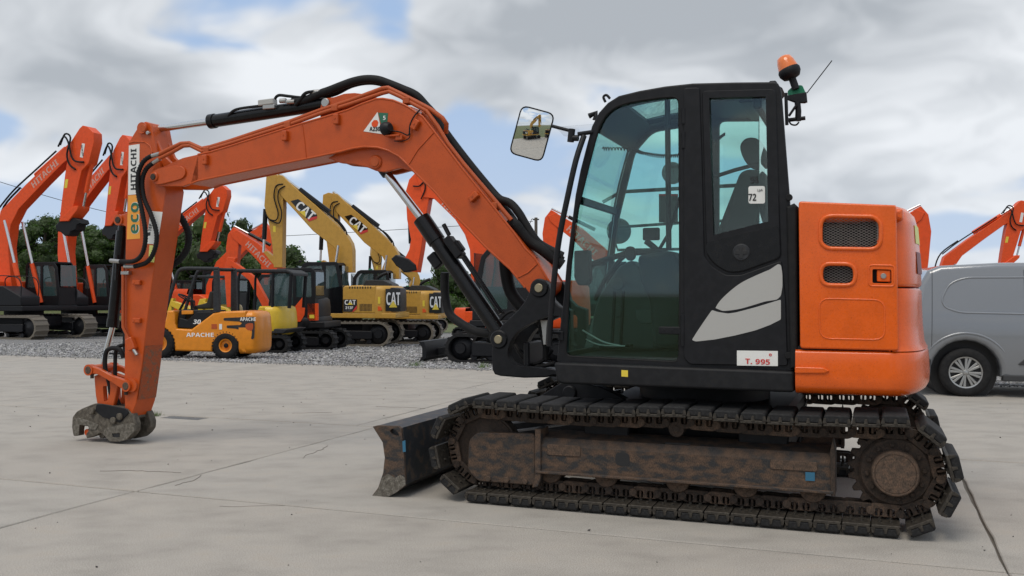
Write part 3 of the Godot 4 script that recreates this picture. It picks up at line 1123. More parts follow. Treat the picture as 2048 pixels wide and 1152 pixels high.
	g = Geo.new()
	g.prism(p2([0.905, 0.205, 0.930, 0.205, 0.930, 0.46, 0.915, 0.53, 0.900, 0.46]), -0.05, 0.146, 0.003)
	part("end_plate", g, "dark_rust", t)
	for q in [[-0.845, -0.62, 0.335, 0.405], [0.56, 0.83, 0.335, 0.392]]:
		g = Geo.new()
		g.prism(rect2(q[0], q[2], q[1], q[3], 0.012), 0.124, 0.132, 0.003)
		part("welded_plate", g, "rust", t)
	g = Geo.new()
	g.prism(rect2(-0.39, 0.295, -0.298, 0.378, 0.03, 4), 0.120, 0.1265)
	part("inspection_hole", g, "print_black", t)
	g = Geo.new()
	g.box(Vector3(-0.005, 0.446, 0.078), Vector3(0.16, 0.012, 0.022), 0.005)
	part("grease_slot", g, "print_black", t)

func make_main_excavator() -> void:
	var root := thing("orange_excavator", "large orange excavator with black cab standing on the concrete in front", "excavator", Vector3(1.385,0,-6.844), -20.8)
	var shoe := make_shoe()
	var link := make_link()
	for z in [0.905, -0.905]:
		make_crawler(root, z, shoe, link)
	main_undercarriage(root)
	main_body(root)
	main_cab(root)
	main_boom(root)
	main_arm(root)

func main_undercarriage(root: Node3D) -> void:
	var g := Geo.new()
	g.box(Vector3(0, 0.50, 0), Vector3(1.3, 0.30, 1.25), 0.03)
	g.lathe(p2([0.0001, 0.80, 0.50, 0.80, 0.50, 0.72, 0.46, 0.72, 0.46, 0.64, 0.0001, 0.64]), T0, 36)
	for s in [-1, 1]:
		for x in [-0.5, 0.5]:
			g.prism(p2([x - 0.13, 0.27, x + 0.13, 0.27, x + 0.16, 0.55, x - 0.16, 0.55]), 0.5 if s > 0 else -0.85, 0.85 if s > 0 else -0.5, 0.01)
	part("car_body", g, "black", root)
	g = Geo.new()
	# raised gusset in front of the turntable, seen over the near track
	g.prism(p2([-1.152,0.615,-0.925,0.759,-0.843,0.762,-0.642,0.727,-0.437,0.633]), 0.34, 0.44, 0.006)
	pin(g, [-0.874,0.681,-0.874,0.681][0], [-0.874,0.681,-0.874,0.681][1], 0.05, 0.43, 0.47)
	part("gusset", g, "black", root)
	# dozer blade
	var b := Node3D.new()
	b.name = "dozer_blade"
	root.add_child(b)
	g = Geo.new()
	var prof := p2([-2.084,-0.02,-2.026,0.06,-1.987,0.161,-1.976,0.264,-1.991,0.366,-2.045,0.442,-2.065,0.471,-1.854,0.472,-1.838,0.33,-1.823,0.095,-1.903,0.031])
	g.prism(prof, -1.13, 1.112, 0.004)
	part("mouldboard", g, "blade_paint", b)
	g = Geo.new()
	g.prism(p2([-2.095,-0.027,-2.029,0.056,-1.991,0.161,-1.979,0.264,-1.995,0.366,-2.053,0.445,-2.072,0.471,-2.038,0.48,-1.876,0.484,-1.854,0.468,-1.835,0.331,-1.819,0.085,-1.895,0.029,-1.972,-0.015]), 1.112, 1.138, 0.003, T0, [soft(p2([-1.941,0.45,-1.918,0.468,-1.876,0.443,-1.865,0.42,-1.892,0.415,-1.93,0.43]), 0.01, 2)])
	part("end_plate", g, "rusty_frame", b)
	g = Geo.new()
	g.prism(p2([-2.095,-0.027,-2.029,0.056,-1.96,0.078,-1.819,0.122,-1.819,0.085,-1.895,0.029,-1.972,-0.015]), -1.137, -1.112, 0.003)
	g.box(Vector3(-2.0, 0.02, 0), Vector3(0.06, 0.03, 2.22), 0.004)
	part("cutting_edge", g, "muddy_steel", b)
	g = Geo.new()
	g.prism(p2([-2.082,-0.021,-2.024,0.055,-1.997,0.128,-1.955,0.155,-1.897,0.132,-1.86,0.155,-1.822,0.14,-1.818,0.09,-1.89,0.034,-1.966,-0.009]), 1.138, 1.1395)
	part("dried_mud", g, "dusty_steel", b)
	g = Geo.new()
	for z in [0.38, -0.38]:
		g.prism(p2([-1.80, 0.12, -1.80, 0.30, -1.1, 0.42, -0.55, 0.52, -0.55, 0.36, -1.1, 0.26]), z - 0.06, z + 0.06, 0.01)
	part("push_arm", g, "black", b)
	g = Geo.new()
	g.rod(Vector3(-1.75, 0.36, 0), Vector3(-1.15, 0.52, 0), 0.035, 14)
	g.rod(Vector3(-1.2, 0.51, 0), Vector3(-0.6, 0.62, 0), 0.055, 16)
	part("blade_cylinder", g, "cylinder_black", b)
	g = Geo.new()
	g.box(Vector3(-1.655, 0.13, 0.92), Vector3(0.16, 0.022, 0.05), 0.004, Transform3D(Basis.from_euler(Vector3(0, 0, 0.1)), Vector3.ZERO))
	part("step_bracket", g, "muddy_steel", b)
	tag_plate(b, [-1.842,0.384,-1.819,0.392,-1.816,0.315,-1.838,0.31], 1.140, 0.001)
	var tg := Geo.new()
	tg.prism(p2([0.762,0.33,0.815,0.331,0.815,0.281,0.762,0.28]), 1.032, 1.036, 0.0)
	part("identity_tag", tg, "blue_tag", root)

func tag_plate(parent: Node3D, quad: Array, z: float, thick: float) -> void:
	var g := Geo.new()
	g.prism(p2(quad), z, z + thick)
	part("identity_tag", g, "blue_tag", parent)

# plan outline of the rear: straight flank, then a round tail
func tail_ring(y: float, inset: float, x0: float, xr: float, half: float, bend := 1.22) -> PackedVector3Array:
	var o := PackedVector3Array()
	var h := half - inset
	var xe := xr - inset
	o.append(Vector3(x0, y, h))
	o.append(Vector3(lerpf(x0, bend, 0.5), y, h))
	for k in 25:
		var a := PI / 2 - PI * k / 24.0
		var c := cos(a)
		var s := sin(a)
		o.append(Vector3(bend + (xe - bend) * pow(absf(c), 0.74), y, signf(s) * pow(absf(s), 0.74) * h))
	o.append(Vector3(lerpf(x0, bend, 0.5), y, -h))
	o.append(Vector3(x0, y, -h))
	return o

func main_body(root: Node3D) -> void:
	# deck with the sill under the cab
	var g := Geo.new()
	g.prism(soft(p2([-0.795, 0.925, -0.775, 0.815, -0.74, 0.80, 0.70, 0.797, 0.70, 0.922, -0.78, 0.938]), 0.02), -1.0, 1.05, 0.018, T0, [], 2)
	part("deck", g, "black_plastic", root)
	g = Geo.new()
	g.prism(p2([-0.345,0.901,-0.303,0.9,-0.303,0.859,-0.345,0.861]), 1.0505, 1.0525)
	part("warning_sticker", g, "sticker_yellow", root)
	g = Geo.new()
	g.box(Vector3(0.95, 0.86, 0), Vector3(0.7, 0.12, 1.9), 0.02)
	g.box(Vector3(0.95, 1.35, 0), Vector3(0.42, 0.9, 1.72), 0.02)
	g.box(Vector3(1.16, 1.50, 0.99), Vector3(0.18, 0.16, 0.05))
	g.box(Vector3(0.98, 1.05, 0), Vector3(0.52, 0.04, 2.06))
	part("engine_bay", g, "black", root)
	# counterweight: a low skirt with rounded underside
	g = Geo.new()
	var rings := []
	for q in [[0.787, 0.13], [0.790, 0.085], [0.800, 0.045], [0.818, 0.018], [0.845, 0.003], [0.90, 0.0], [0.99, 0.004], [1.03, 0.008], [1.044, 0.014], [1.050, 0.026], [1.052, 0.05]]:
		rings.append(tail_ring(q[0], q[1], 0.708, 1.475, 1.07))
	g.skin(rings, false, true)
	var top_ring: PackedVector3Array = rings[rings.size() - 1]
	g.fan(top_ring, Vector3.UP)
	g.fan(rings[0], Vector3.DOWN)
	g.face(Vector3(0.708, 0.80, 1.04), Vector3(0.708, 1.05, 1.05), Vector3(0.708, 1.05, -1.05), Vector3(0.708, 0.80, -1.04), Vector3(-1, 0, 0))
	part("counterweight", g, "orange_gloss", root)
	g = Geo.new()
	g.prism(soft(p2([0.706,0.953,0.869,0.952,0.902,0.933,0.874,0.917,0.706,0.912]), 0.01), 1.058, 1.082, 0.008, T0, [], 2)
	part("counterweight_lip", g, "orange_gloss", root)
	# middle of the tail behind the door
	g = Geo.new()
	rings = []
	for q in [[1.052, 0.012], [1.09, 0.03], [1.20, 0.040], [1.33, 0.045], [1.40, 0.046], [1.413, 0.06]]:
		rings.append(tail_ring(q[0], q[1], 1.262, 1.475, 1.07))
	g.skin(rings, false, true)
	g.fan(rings[5], Vector3.UP)
	part("tail_cover", g, "orange_gloss", root)
	g = Geo.new()
	rings = []
	for q in [[1.420, 0.075], [1.424, 0.055], [1.44, 0.046], [1.60, 0.052], [1.78, 0.066], [1.85, 0.085], [1.885, 0.12], [1.902, 0.18], [1.908, 0.30]]:
		rings.append(tail_ring(q[0], q[1], 1.262, 1.475, 1.07))
	g.skin(rings, false, true)
	g.fan(rings[8], Vector3.UP)
	g.fan(rings[0], Vector3.DOWN)
	part("engine_hood", g, "orange_gloss", root)
	g = Geo.new()
	g.prism(soft(p2([0.73, 1.80, 1.30, 1.80, 1.30, 1.868, 0.73, 1.912]), 0.015), -1.04, 1.045, 0.03, T0, [], 3)
	part("hood_top", g, "orange_gloss", root)
	# a yellow warning plate and a dark one on the rounded corner
	for q in [["sticker_lime", 1.68, 1.79], ["red_lamp", 1.50, 1.63]]:
		g = Geo.new()
		var strip := []
		for y in [q[1], q[2]]:
			var rr := PackedVector3Array()
			for k in range(8, 12):
				var src := tail_ring(y, 0.052 + (y - 1.6) * 0.078 - 0.003, 1.262, 1.475, 1.07)
				rr.append(src[k])
			strip.append(rr)
		g.skin(strip, false, true)
		part("warning_sticker" if q[0] == "sticker_lime" else "tail_lamp", g, q[0], root)
	# engine door
	var d := Node3D.new()
	d.name = "engine_door"
	root.add_child(d)
	var w1 := soft(p2([0.851,1.838,1.143,1.824,1.18,1.786,1.18,1.634,0.889,1.645,0.851,1.678]), 0.07, 5)
	var w2 := soft(p2([0.853,1.558,1.042,1.553,1.042,1.429,0.853,1.432]), 0.055, 5)
	var latch := soft(p2([1.134,1.523,1.235,1.519,1.235,1.44,1.134,1.443]), 0.008, 2)
	g = Geo.new()
	g.prism(soft(p2([0.728,1.927,1.262,1.886,1.273,1.057,0.735,1.06]), 0.02, 3), 1.03, 1.07, 0.012, T0, [w1, w2, latch], 3)
	part("door_skin", g, "orange_gloss", d)
	for w in [w1, w2]:
		g = Geo.new()
		var loop := PackedVector3Array()
		for q in w:
			loop.append(Vector3(q.x, q.y, 1.068))
		loop.append(loop[0])
		loop.append(loop[1])
		g.tube(loop, 0.013, 8, false)
		part("grille_rim", g, "orange_gloss", d)
		# expanded metal mesh
		g = Geo.new()
		var lo := Vector2(9, 9)
		var hi := Vector2(-9, -9)
		for q in w:
			lo = lo.min(q)
			hi = hi.max(q)
		for s in [-1.0, 1.0]:
			var c := -2.0
			while c < 2.0:
				var a := Vector2(lo.x - 0.1, lo.y + c)
				var b := Vector2(hi.x + 0.1, lo.y + c + s * (hi.x - lo.x + 0.2) * 0.55)
				for seg in Geometry2D.intersect_polyline_with_polygon(PackedVector2Array([a, b]), w):
					g.tube(PackedVector3Array([Vector3(seg[0].x, seg[0].y, 1.042 + s * 0.001), Vector3(seg[1].x, seg[1].y, 1.042 + s * 0.001)]), 0.0011, 4, false)
				c += 0.0155
		part("grille_mesh", g, "steel", d)
	g = Geo.new()
	var panel := soft(p2([0.842,1.354,1.198,1.346,1.2,1.118,0.847,1.12]), 0.06, 4)
	var pl := PackedVector3Array()
	for q in panel:
		pl.append(Vector3(q.x, q.y, 1.0685))
	pl.append(pl[0])
	pl.append(pl[1])
	g.tube(pl, 0.0055, 6, false)
	var lr := PackedVector3Array()
	for q in soft(p2([1.115,1.546,1.251,1.542,1.251,1.423,1.115,1.426]), 0.02, 3):
		lr.append(Vector3(q.x, q.y, 1.0685))
	lr.append(lr[0])
	lr.append(lr[1])
	g.tube(lr, 0.006, 6, false)
	part("pressed_bead", g, "orange_gloss", d)
	g = Geo.new()
	g.prism(soft(p2([1.158,1.518,1.23,1.514,1.23,1.449,1.158,1.452]), 0.006, 2), 1.040, 1.062, 0.004)
	var lk := g
	part("door_latch", lk, "orange_gloss", d)
	g = Geo.new()
	pin(g, [1.193,1.483,1.193,1.483][0], [1.193,1.483,1.193,1.483][1], 0.016, 1.06, 1.07)
	part("key_lock", g, "steel", d)
	# what the grille shows of the engine bay
	g = Geo.new()
	g.box(Vector3(0.86, 1.72, 0.93), Vector3(0.20, 0.16, 0.10), 0.01)
	g.rod(Vector3(1.10, 1.6, 0.95), Vector3(1.10, 1.9, 0.95), 0.035, 12)
	part("engine_part", g, "black", root)
	g = Geo.new()
	g.rod(Vector3(0.80, 1.78, 0.98), Vector3(1.0, 1.78, 0.98), 0.012, 8)
	g.rod(Vector3(1.0, 1.70, 0.98), Vector3(1.05, 1.66, 0.98), 0.022, 10)
	part("engine_pipe", g, "dark_rust", root)
	# black seam between cab and door
	g = Geo.new()
	g.prism(p2([0.675, 0.935, 0.722, 0.935, 0.720, 1.90, 0.70, 1.92, 0.655, 1.90]), 0.2, 1.035, 0.02, T0, [], 2)
	part("rubber_seal", g, "rubber", root)
	# far side: tank and tool box
	g = Geo.new()
	g.prism(soft(p2([-0.62, 0.94, 0.70, 0.94, 0.70, 1.62, 0.15, 1.62, -0.35, 1.30, -0.62, 1.25]), 0.05), -1.05, -0.28, 0.03, T0, [], 3)
	part("tank_cover", g, "orange", root)
	# front mounting for the boom: two cheek plates and a floor
	var br := Node3D.new()
	br.name = "boom_bracket"
	root.add_child(br)
	br.position.z = -0.15
	var hole := soft(p2([-1.485,0.932,-1.46,1.017,-1.407,1.09,-1.326,1.141,-1.237,1.183,-1.149,1.214,-1.051,1.215,-1.051,0.803,-1.237,0.82,-1.399,0.831,-1.464,0.867]), 0.03, 3)
	var cheek := p2([-1.301,1.418,-1.293,1.456,-1.269,1.482,-1.225,1.493,-1.177,1.482,-1.149,1.448,-1.114,1.335,-1.066,1.29,-0.98,1.26,-0.98,0.768,-1.118,0.767,-1.169,0.751,-1.346,0.741,-1.542,0.75,-1.588,0.761,-1.608,0.795,-1.613,0.871,-1.613,0.948,-1.6,1.022,-1.584,1.072,-1.522,1.146,-1.452,1.208,-1.395,1.258,-1.342,1.323,-1.305,1.395])
	for z in [0.16, -0.25]:
		g = Geo.new()
		g.prism(cheek, z, z + 0.09, 0.012, T0, [hole], 2)
		part("cheek_plate", g, "black", br)
	g = Geo.new()
	var bp: Array = [-1.542,0.766,-0.98,0.775]
	g.box(Vector3((bp[0] + bp[2]) / 2.0, bp[1] + 0.01, 0), Vector3(bp[2] - bp[0], 0.05, 0.36), 0.01)
	g.box(Vector3(-1.36, 0.90, 0), Vector3(0.05, 0.22, 0.32), 0.01)
	g.box(Vector3(-0.80, 1.05, 0), Vector3(0.06, 0.3, 0.42), 0.01)
	part("bracket_floor", g, "black", br)
	g = Geo.new()
	g.tube(curve3(p3([-1.434,0.944,0.1,-1.377,0.888,0.12,-1.343,0.837,0.1,-1.266,0.859,0.05,-1.201,0.943,0])), 0.014, 8)
	g.tube(curve3(p3([-1.513,0.976,0,-1.419,0.871,0.05,-1.297,0.818,0.08,-1.147,0.85,0.1])), 0.016, 8)
	g.tube(curve3(p3([-1.249,1.179,0.1,-1.254,1.103,0.12,-1.228,0.987,0.1,-1.227,0.87,0.08])), 0.022, 8)
	part("hydraulic_hose", g, "rubber", br)
	g = Geo.new()
	g.prism(p2([-1.255,1.18,-1.19,1.181,-1.199,1.123,-1.207,0.989,-1.231,0.989,-1.243,1.104]), 0.10, 0.14, 0.004)
	part("swivel_fitting", g, "steel", br)
	for q in [[-1.222,1.425,-1.222,1.425], [-1.551,1.031,-1.551,1.031]]:
		g = Geo.new()
		pin(g, q[0], q[1], 0.072, 0.245, 0.262, 28)
		part("pin_collar", g, "black", br)
		g = Geo.new()
		pin(g, q[0], q[1], 0.034, 0.25, 0.272, 20)
		part("pivot_pin", g, "brass", br)

func main_boom(root: Node3D) -> void:
	var b := Node3D.new()
	b.name = "boom"
	root.add_child(b)
	b.position.z = -0.15
	var hw := 0.168
	var g := Geo.new()
	var low := p2([-4.536,2.358,-4.455,2.383,-4.182,2.418,-3.761,2.472,-3.256,2.532,-3.01,2.565,-2.886,2.586,-2.778,2.594,-2.652,2.581,-2.556,2.551,-2.46,2.5,-2.369,2.418,-2.302,2.35,-2.133,2.195,-1.979,2.022,-1.837,1.888,-1.696,1.748,-1.491,1.574,-1.368,1.43])
	var high := p2([-1.173,1.475,-1.286,1.652,-1.368,1.73,-1.458,1.852,-1.68,2.119,-1.893,2.368,-2.111,2.641,-2.244,2.806,-2.293,2.838,-2.356,2.882,-2.415,2.915,-2.51,2.956,-2.607,2.977,-2.671,2.978,-2.802,2.946,-2.934,2.906,-3.198,2.855,-3.394,2.819,-3.797,2.737,-4.108,2.672,-4.321,2.631,-4.455,2.616])
	var outline := low.duplicate()
	outline.append_array(p2([-1.327,1.38,-1.225,1.365,-1.181,1.411]))
	outline.append_array(high)
	g.prism(outline, -hw, hw, 0.006)
	# folded lips along the upper and lower edges
	for e in [low, high]:
		for s in [-1.0, 1.0]:
			var l := PackedVector3Array()
			for q in e:
				l.append(Vector3(q.x, q.y, s * (hw - 0.004)))
			g.tube(l, 0.010, 6)
	part("boom_box", g, "orange", b)
	for w in [[-3.373,2.809,0.17,-3.348,2.664,0.17,-3.333,2.523,0.17], [-2.141,2.675,0.17,-2.287,2.539,0.17,-2.364,2.43,0.17], [-1.269,1.61,0.17,-1.342,1.545,0.17,-1.433,1.504,0.17]]:
		g = Geo.new()
		g.tube(p3(w), 0.005, 5)
		part("weld_seam", g, "orange", b)
	# fork at the arm end
	g = Geo.new()
	var fork := soft(p2([-4.964,2.448,-4.953,2.493,-4.914,2.513,-4.83,2.527,-4.735,2.559,-4.619,2.595,-4.445,2.618,-4.444,2.385,-4.536,2.358,-4.618,2.339,-4.868,2.351,-4.936,2.37,-4.964,2.402]), 0.015, 2)
	for z in [hw - 0.034, -hw]:
		g.prism(fork, z, z + 0.034, 0.005)
	g.box(Vector3(-4.28, 2.53, 0), Vector3(0.06, 0.2, 0.30), 0.005)
	part("boom_fork", g, "orange", b)
	g = Geo.new()
	g.prism(soft(p2([-4.954,2.437,-4.943,2.486,-4.886,2.506,-4.691,2.528,-4.62,2.52,-4.576,2.487,-4.576,2.438,-4.62,2.404,-4.847,2.365,-4.908,2.367]), 0.03, 4), hw - 0.002, hw + 0.018, 0.006, T0, [], 2)
	part("fork_boss", g, "orange", b)
	var pv: Array = [-4.917,2.435,-4.917,2.435]
	g = Geo.new()
	pin(g, pv[0], pv[1], 0.044, hw + 0.01, hw + 0.034, 22)
	part("pin_collar", g, "orange", b)
	g = Geo.new()
	pin(g, pv[0], pv[1], 0.028, hw + 0.02, hw + 0.045, 18)
	part("pivot_pin", g, "dark_rust", b)
	# lug for the boom cylinder under the bend
	g = Geo.new()
	var lug := soft(p2([-3.161,2.527,-3.04,2.479,-2.906,2.462,-2.787,2.433,-2.698,2.396,-2.624,2.384,-2.559,2.394,-2.476,2.41,-2.376,2.381,-2.34,2.363,-2.422,2.465,-2.522,2.539,-2.661,2.6,-2.944,2.608]), 0.01, 2)
	for z in [0.07, -0.11]:
		g.prism(lug, z, z + 0.04, 0.005)
	var lp: Array = [-2.7,2.469,-2.7,2.469]
	pin(g, lp[0], lp[1], 0.058, 0.108, 0.128, 24)
	part("cylinder_lug", g, "orange", b)
	g = Geo.new()
	pin(g, lp[0], lp[1], 0.042, 0.126, 0.136, 22)
	part("pivot_pin", g, "orange_pipe", b)
	# lug for the arm cylinder on top of the bend
	g = Geo.new()
	var lug2 := soft(p2([-3.248,2.967,-3.223,3.029,-3.189,3.039,-3.111,3.042,-3.014,3.064,-2.918,3.063,-2.814,3.045,-2.743,3.023,-2.649,2.983,-2.956,2.896,-3.247,2.84]), 0.01, 2)
	for z in [0.05, -0.09]:
		g.prism(lug2, z, z + 0.04, 0.005)
	part("cylinder_lug", g, "orange", b)
	g = Geo.new()
	var l2: Array = [-3.187,2.997,-3.187,2.997]
	pin(g, l2[0], l2[1], 0.038, 0.085, 0.115, 18)
	part("pivot_pin", g, "steel", b)
	# small pipe brackets on the flank
	for q in [[-4.357,2.562,-4.357,2.562], [-3.532,2.725,-3.532,2.725], [-3.028,2.833,-3.028,2.833], [-1.789,2.142,-1.789,2.142], [-2.297,2.741,-2.297,2.741]]:
		g = Geo.new()
		var an := 0.0 if q[0] < -2.6 else (-0.9 if q[0] > -2.2 else -0.6)
		g.box(Vector3(0, 0, 0), Vector3(0.05, 0.085, 0.045), 0.006, Transform3D(Basis(Vector3(0, 0, 1), an), Vector3(q[0], q[1], hw + 0.018)))
		g.rod(Vector3(q[0] - 0.004, q[1] + 0.005, hw + 0.03), Vector3(q[0] - 0.004, q[1] + 0.005, hw + 0.045), 0.008, 8)
		part("pipe_bracket", g, "orange", b)
	# hard pipes
	var pa := p3([-4.852,2.635,0.2,-4.739,2.681,0.19,-4.634,2.723,0.17,-4.563,2.727,0.15,-4.443,2.674,0.13,-4.359,2.684,0.12,-4.145,2.725,0.12,-3.832,2.794,0.12,-3.526,2.857,0.12,-3.229,2.931,0.12,-2.939,2.994,0.12,-2.627,3.069,0.13,-2.577,3.071,0.13,-2.466,3.015,0.13,-2.33,2.944,0.13,-2.192,2.868,0.12,-2.09,2.792,0.12,-2.063,2.746,0.1,-2.086,2.681,0.06])
	var pb := p3([-4.852,2.596,0.2,-4.711,2.649,0.19,-4.612,2.7,0.17,-4.552,2.704,0.15,-4.429,2.645,0.14,-4.13,2.699,0.14,-3.817,2.764,0.14,-3.513,2.827,0.14,-3.216,2.901,0.14,-2.927,2.96,0.14,-2.622,3.029,0.14,-2.562,3.037,0.14,-2.461,2.989,0.14,-2.325,2.91,0.14,-2.222,2.854,0.14,-2.124,2.727,0.14,-2.036,2.585,0.14,-1.905,2.423,0.14,-1.785,2.287,0.14,-1.628,2.112,0.14,-1.49,1.955,0.14])
	var pc := p3([-2.297,2.857,0.06,-2.184,2.728,0.06,-2.029,2.516,0.06,-1.832,2.266,0.06,-1.617,2.012,0.06,-1.533,1.931,0.06])
	g = Geo.new()
	g.tube(pa, 0.019, 10)
	part("hard_pipe", g, "orange_pipe", b)
	g = Geo.new()
	g.tube(pb, 0.017, 10)
	part("hard_pipe", g, "orange_pipe", b)
	g = Geo.new()
	g.tube(pc, 0.015, 8)
	part("hard_pipe", g, "orange_pipe", b)
	# clamps that carry the pipes
	g = Geo.new()
	for q in [[-4.373,2.652,-4.373,2.652], [-3.529,2.825,-3.529,2.825], [-2.398,2.949,-2.398,2.949], [-3.067,2.935,-3.067,2.935], [-1.632,2.07,-1.632,2.07]]:
		g.box(Vector3(q[0], q[1], 0.12), Vector3(0.06, 0.05, 0.09), 0.005)
	part("pipe_clamp", g, "orange_pipe", b)
	# rubber hoses over the bend
	var h1 := curve3(p3([-3.548,3.043,0.05,-3.422,3.047,0.05,-3.267,3.089,0.06,-3.168,3.112,0.06,-3.071,3.138,0.06,-2.956,3.169,0.05,-2.842,3.183,0.04,-2.724,3.169,0.04,-2.63,3.135,0.03,-2.496,3.077,0.02,-2.376,3.018,0.02,-2.295,2.929,0,-2.218,2.846,0,-2.137,2.713,-0.02,-1.949,2.474,-0.02,-1.757,2.248,-0.02,-1.649,2.141,0,-1.548,2.1,0.02,-1.472,2.022,0.03,-1.418,1.934,0.03,-1.347,1.826,0.03,-1.28,1.759,0.02,-1.119,1.675,0]))
	var h2 := curve3(p3([-3.519,3.024,-0.02,-3.317,3.079,-0.02,-3.164,3.112,-0.03,-3.027,3.162,-0.03,-2.882,3.18,-0.03,-2.738,3.16,-0.03,-2.555,3.085,-0.04,-2.42,3.014,-0.05,-2.328,2.92,-0.05,-2.232,2.816,-0.06,-2.128,2.661,-0.06,-1.927,2.422,-0.06,-1.73,2.186,-0.06,-1.57,2.004,-0.06,-1.493,1.882,-0.06,-1.396,1.8,-0.05,-1.279,1.735,-0.05,-1.135,1.646,-0.05]))
	var h3 := curve3(p3([-1.526,1.959,0.1,-1.471,1.919,0.09,-1.428,1.857,0.07,-1.361,1.786,0.05,-1.269,1.723,0.04,-1.194,1.66,0.02,-1.119,1.605,0]))
	g = Geo.new()
	g.tube(h1, 0.034, 10)
	part("hydraulic_hose", g, "rubber", b)
	g = Geo.new()
	g.tube(h2, 0.030, 10)
	part("hydraulic_hose", g, "rubber", b)
	g = Geo.new()
	g.tube(h3, 0.044, 10)
	part("hydraulic_hose", g, "rubber", b)
	g = Geo.new()
	g.tube(curve3(p3([-3.76,3.003,0.04,-3.737,3.061,0.05,-3.689,3.104,0.06,-3.592,3.092,0.06,-3.466,3.07,0.06,-3.341,3.061,0.06])), 0.013, 8)
	g.tube(curve3(p3([-3.51,3.006,0.07,-3.453,3.043,0.08,-3.413,3.088,0.08,-3.363,3.105,0.08,-3.26,3.104,0.07])), 0.015, 8)
	g.tube(curve3(p3([-4.22,2.962,0.05,-4.159,3.001,0.06,-4.085,3.018,0.06,-3.927,3.025,0.06,-3.797,3.029,0.06])), 0.013, 8)
	g.tube(curve3(p3([-1.393,1.752,0.12,-1.373,1.697,0.13,-1.336,1.662,0.12,-1.29,1.659,0.1])), 0.008, 8)
	part("hydraulic_hose", g, "rubber", b)
	g = Geo.new()
	g.box(Vector3(0, 0, 0), Vector3(0.16, 0.05, 0.07), 0.006, Transform3D(turn_z(2), Vector3([-3.797,3.05,-3.797,3.05][0], [-3.797,3.05,-3.797,3.05][1], 0.06)))
	part("valve_block", g, "silver_decal", b)
	g = Geo.new()
	g.box(Vector3([-3.771,3.009,-3.771,3.009][0], [-3.771,3.009,-3.771,3.009][1], 0.06), Vector3(0.12, 0.04, 0.06), 0.005)
	part("valve_base", g, "steel", b)
	for q in [[-3.662,3.052,-3.601,3.052], [-3.585,3.038,-3.51,3.037], [-3.33,3.105,-3.211,3.1], [-1.506,1.939,-1.473,1.954]]:
		g = Geo.new()
		g.rod(Vector3(q[0], q[1], 0.07), Vector3(q[2], q[3], 0.07), 0.020, 10)
		part("hose_fitting", g, "steel", b)
	# arm cylinder
	var c := Node3D.new()
	c.name = "arm_cylinder"
	root.add_child(c)
	c.position.z = -0.15
	var ca: Array = [-5.132,2.902,-4.455,2.937,-4.4,2.94,-3.245,3.011]
	g = Geo.new()
	g.rod(Vector3(ca[2], ca[3], 0), Vector3(ca[6], ca[7], 0), 0.058, 24)
	g.tube(PackedVector3Array([Vector3(ca[2], ca[3], 0), Vector3(ca[4], ca[5], 0)]), 0.066, 24)
	part("barrel", g, "cylinder_black", c)
	g = Geo.new()
	g.rod(Vector3(ca[0], ca[1], 0), Vector3(ca[2], ca[3], 0), 0.031, 20)
	part("rod", g, "chrome", c)
	g = Geo.new()
	g.rod(Vector3(ca[0], ca[1], -0.045), Vector3(ca[0], ca[1], 0.045), 0.06, 18)
	g.rod(Vector3(ca[0], ca[1], 0), Vector3(lerpf(ca[0], ca[2], 0.12), lerpf(ca[1], ca[3], 0.12), 0), 0.042, 14)
	part("rod_eye", g, "black", c)
	# boom cylinder
	c = Node3D.new()
	c.name = "boom_cylinder"
	root.add_child(c)
	c.position.z = -0.15
	var cb: Array = [-2.731,2.478,-2.335,2.001,-2.29,1.938,-1.628,1.046,-2.194,1.809]
	g = Geo.new()
	g.rod(Vector3(cb[2], cb[3], 0), Vector3(cb[6], cb[7], 0), 0.064, 24)
	g.tube(PackedVector3Array([Vector3(cb[2], cb[3], 0), Vector3(cb[8], cb[9], 0)]), 0.074, 24)
	g.rod(Vector3(cb[6], cb[7], -0.14), Vector3(cb[6], cb[7], 0.14), 0.055, 18)
	part("barrel", g, "cylinder_black", c)
	g = Geo.new()
	g.rod(Vector3(cb[0], cb[1], 0), Vector3(cb[2], cb[3], 0), 0.034, 20)
	part("rod", g, "chrome", c)
	g = Geo.new()
	g.rod(Vector3(cb[0], cb[1], -0.06), Vector3(cb[0], cb[1], 0.06), 0.062, 18)
	g.rod(Vector3(cb[0], cb[1], 0), Vector3(lerpf(cb[0], cb[2], 0.2), lerpf(cb[1], cb[3], 0.2), 0), 0.05, 14)
	part("rod_eye", g, "black", c)
	# valve and pipes clamped to the barrel
	g = Geo.new()
	var vt := Transform3D(turn_z(-52), Vector3([-2.015,1.757,-2.015,1.757][0], [-2.015,1.757,-2.015,1.757][1], 0.05))
	g.box(Vector3.ZERO, Vector3(0.20, 0.07, 0.10), 0.01, vt)
	g.box(Vector3(0.02, 0.045, 0), Vector3(0.10, 0.03, 0.06), 0.006, vt)
	g.rod(vt * Vector3(-0.10, 0.03, 0.02), vt * Vector3(-0.2, 0.045, 0.02), 0.018, 10)
	g.box(Vector3.ZERO, Vector3(0.13, 0.09, 0.06), 0.01, Transform3D(turn_z(-52), Vector3([-2.232,1.656,-2.232,1.656][0], [-2.232,1.656,-2.232,1.656][1], -0.05)))
	part("holding_valve", g, "black", c)
	g = Geo.new()
	g.tube(p3([-1.94,1.673,0.06,-1.853,1.552,0.06,-1.681,1.313,0.06,-1.621,1.222,0.05]), 0.014, 8)
	g.tube(p3([-1.936,1.686,0.02,-1.827,1.532,0.02,-1.654,1.285,0.02,-1.598,1.205,0]), 0.012, 8)
	part("hard_pipe", g, "cylinder_black", c)
	g = Geo.new()
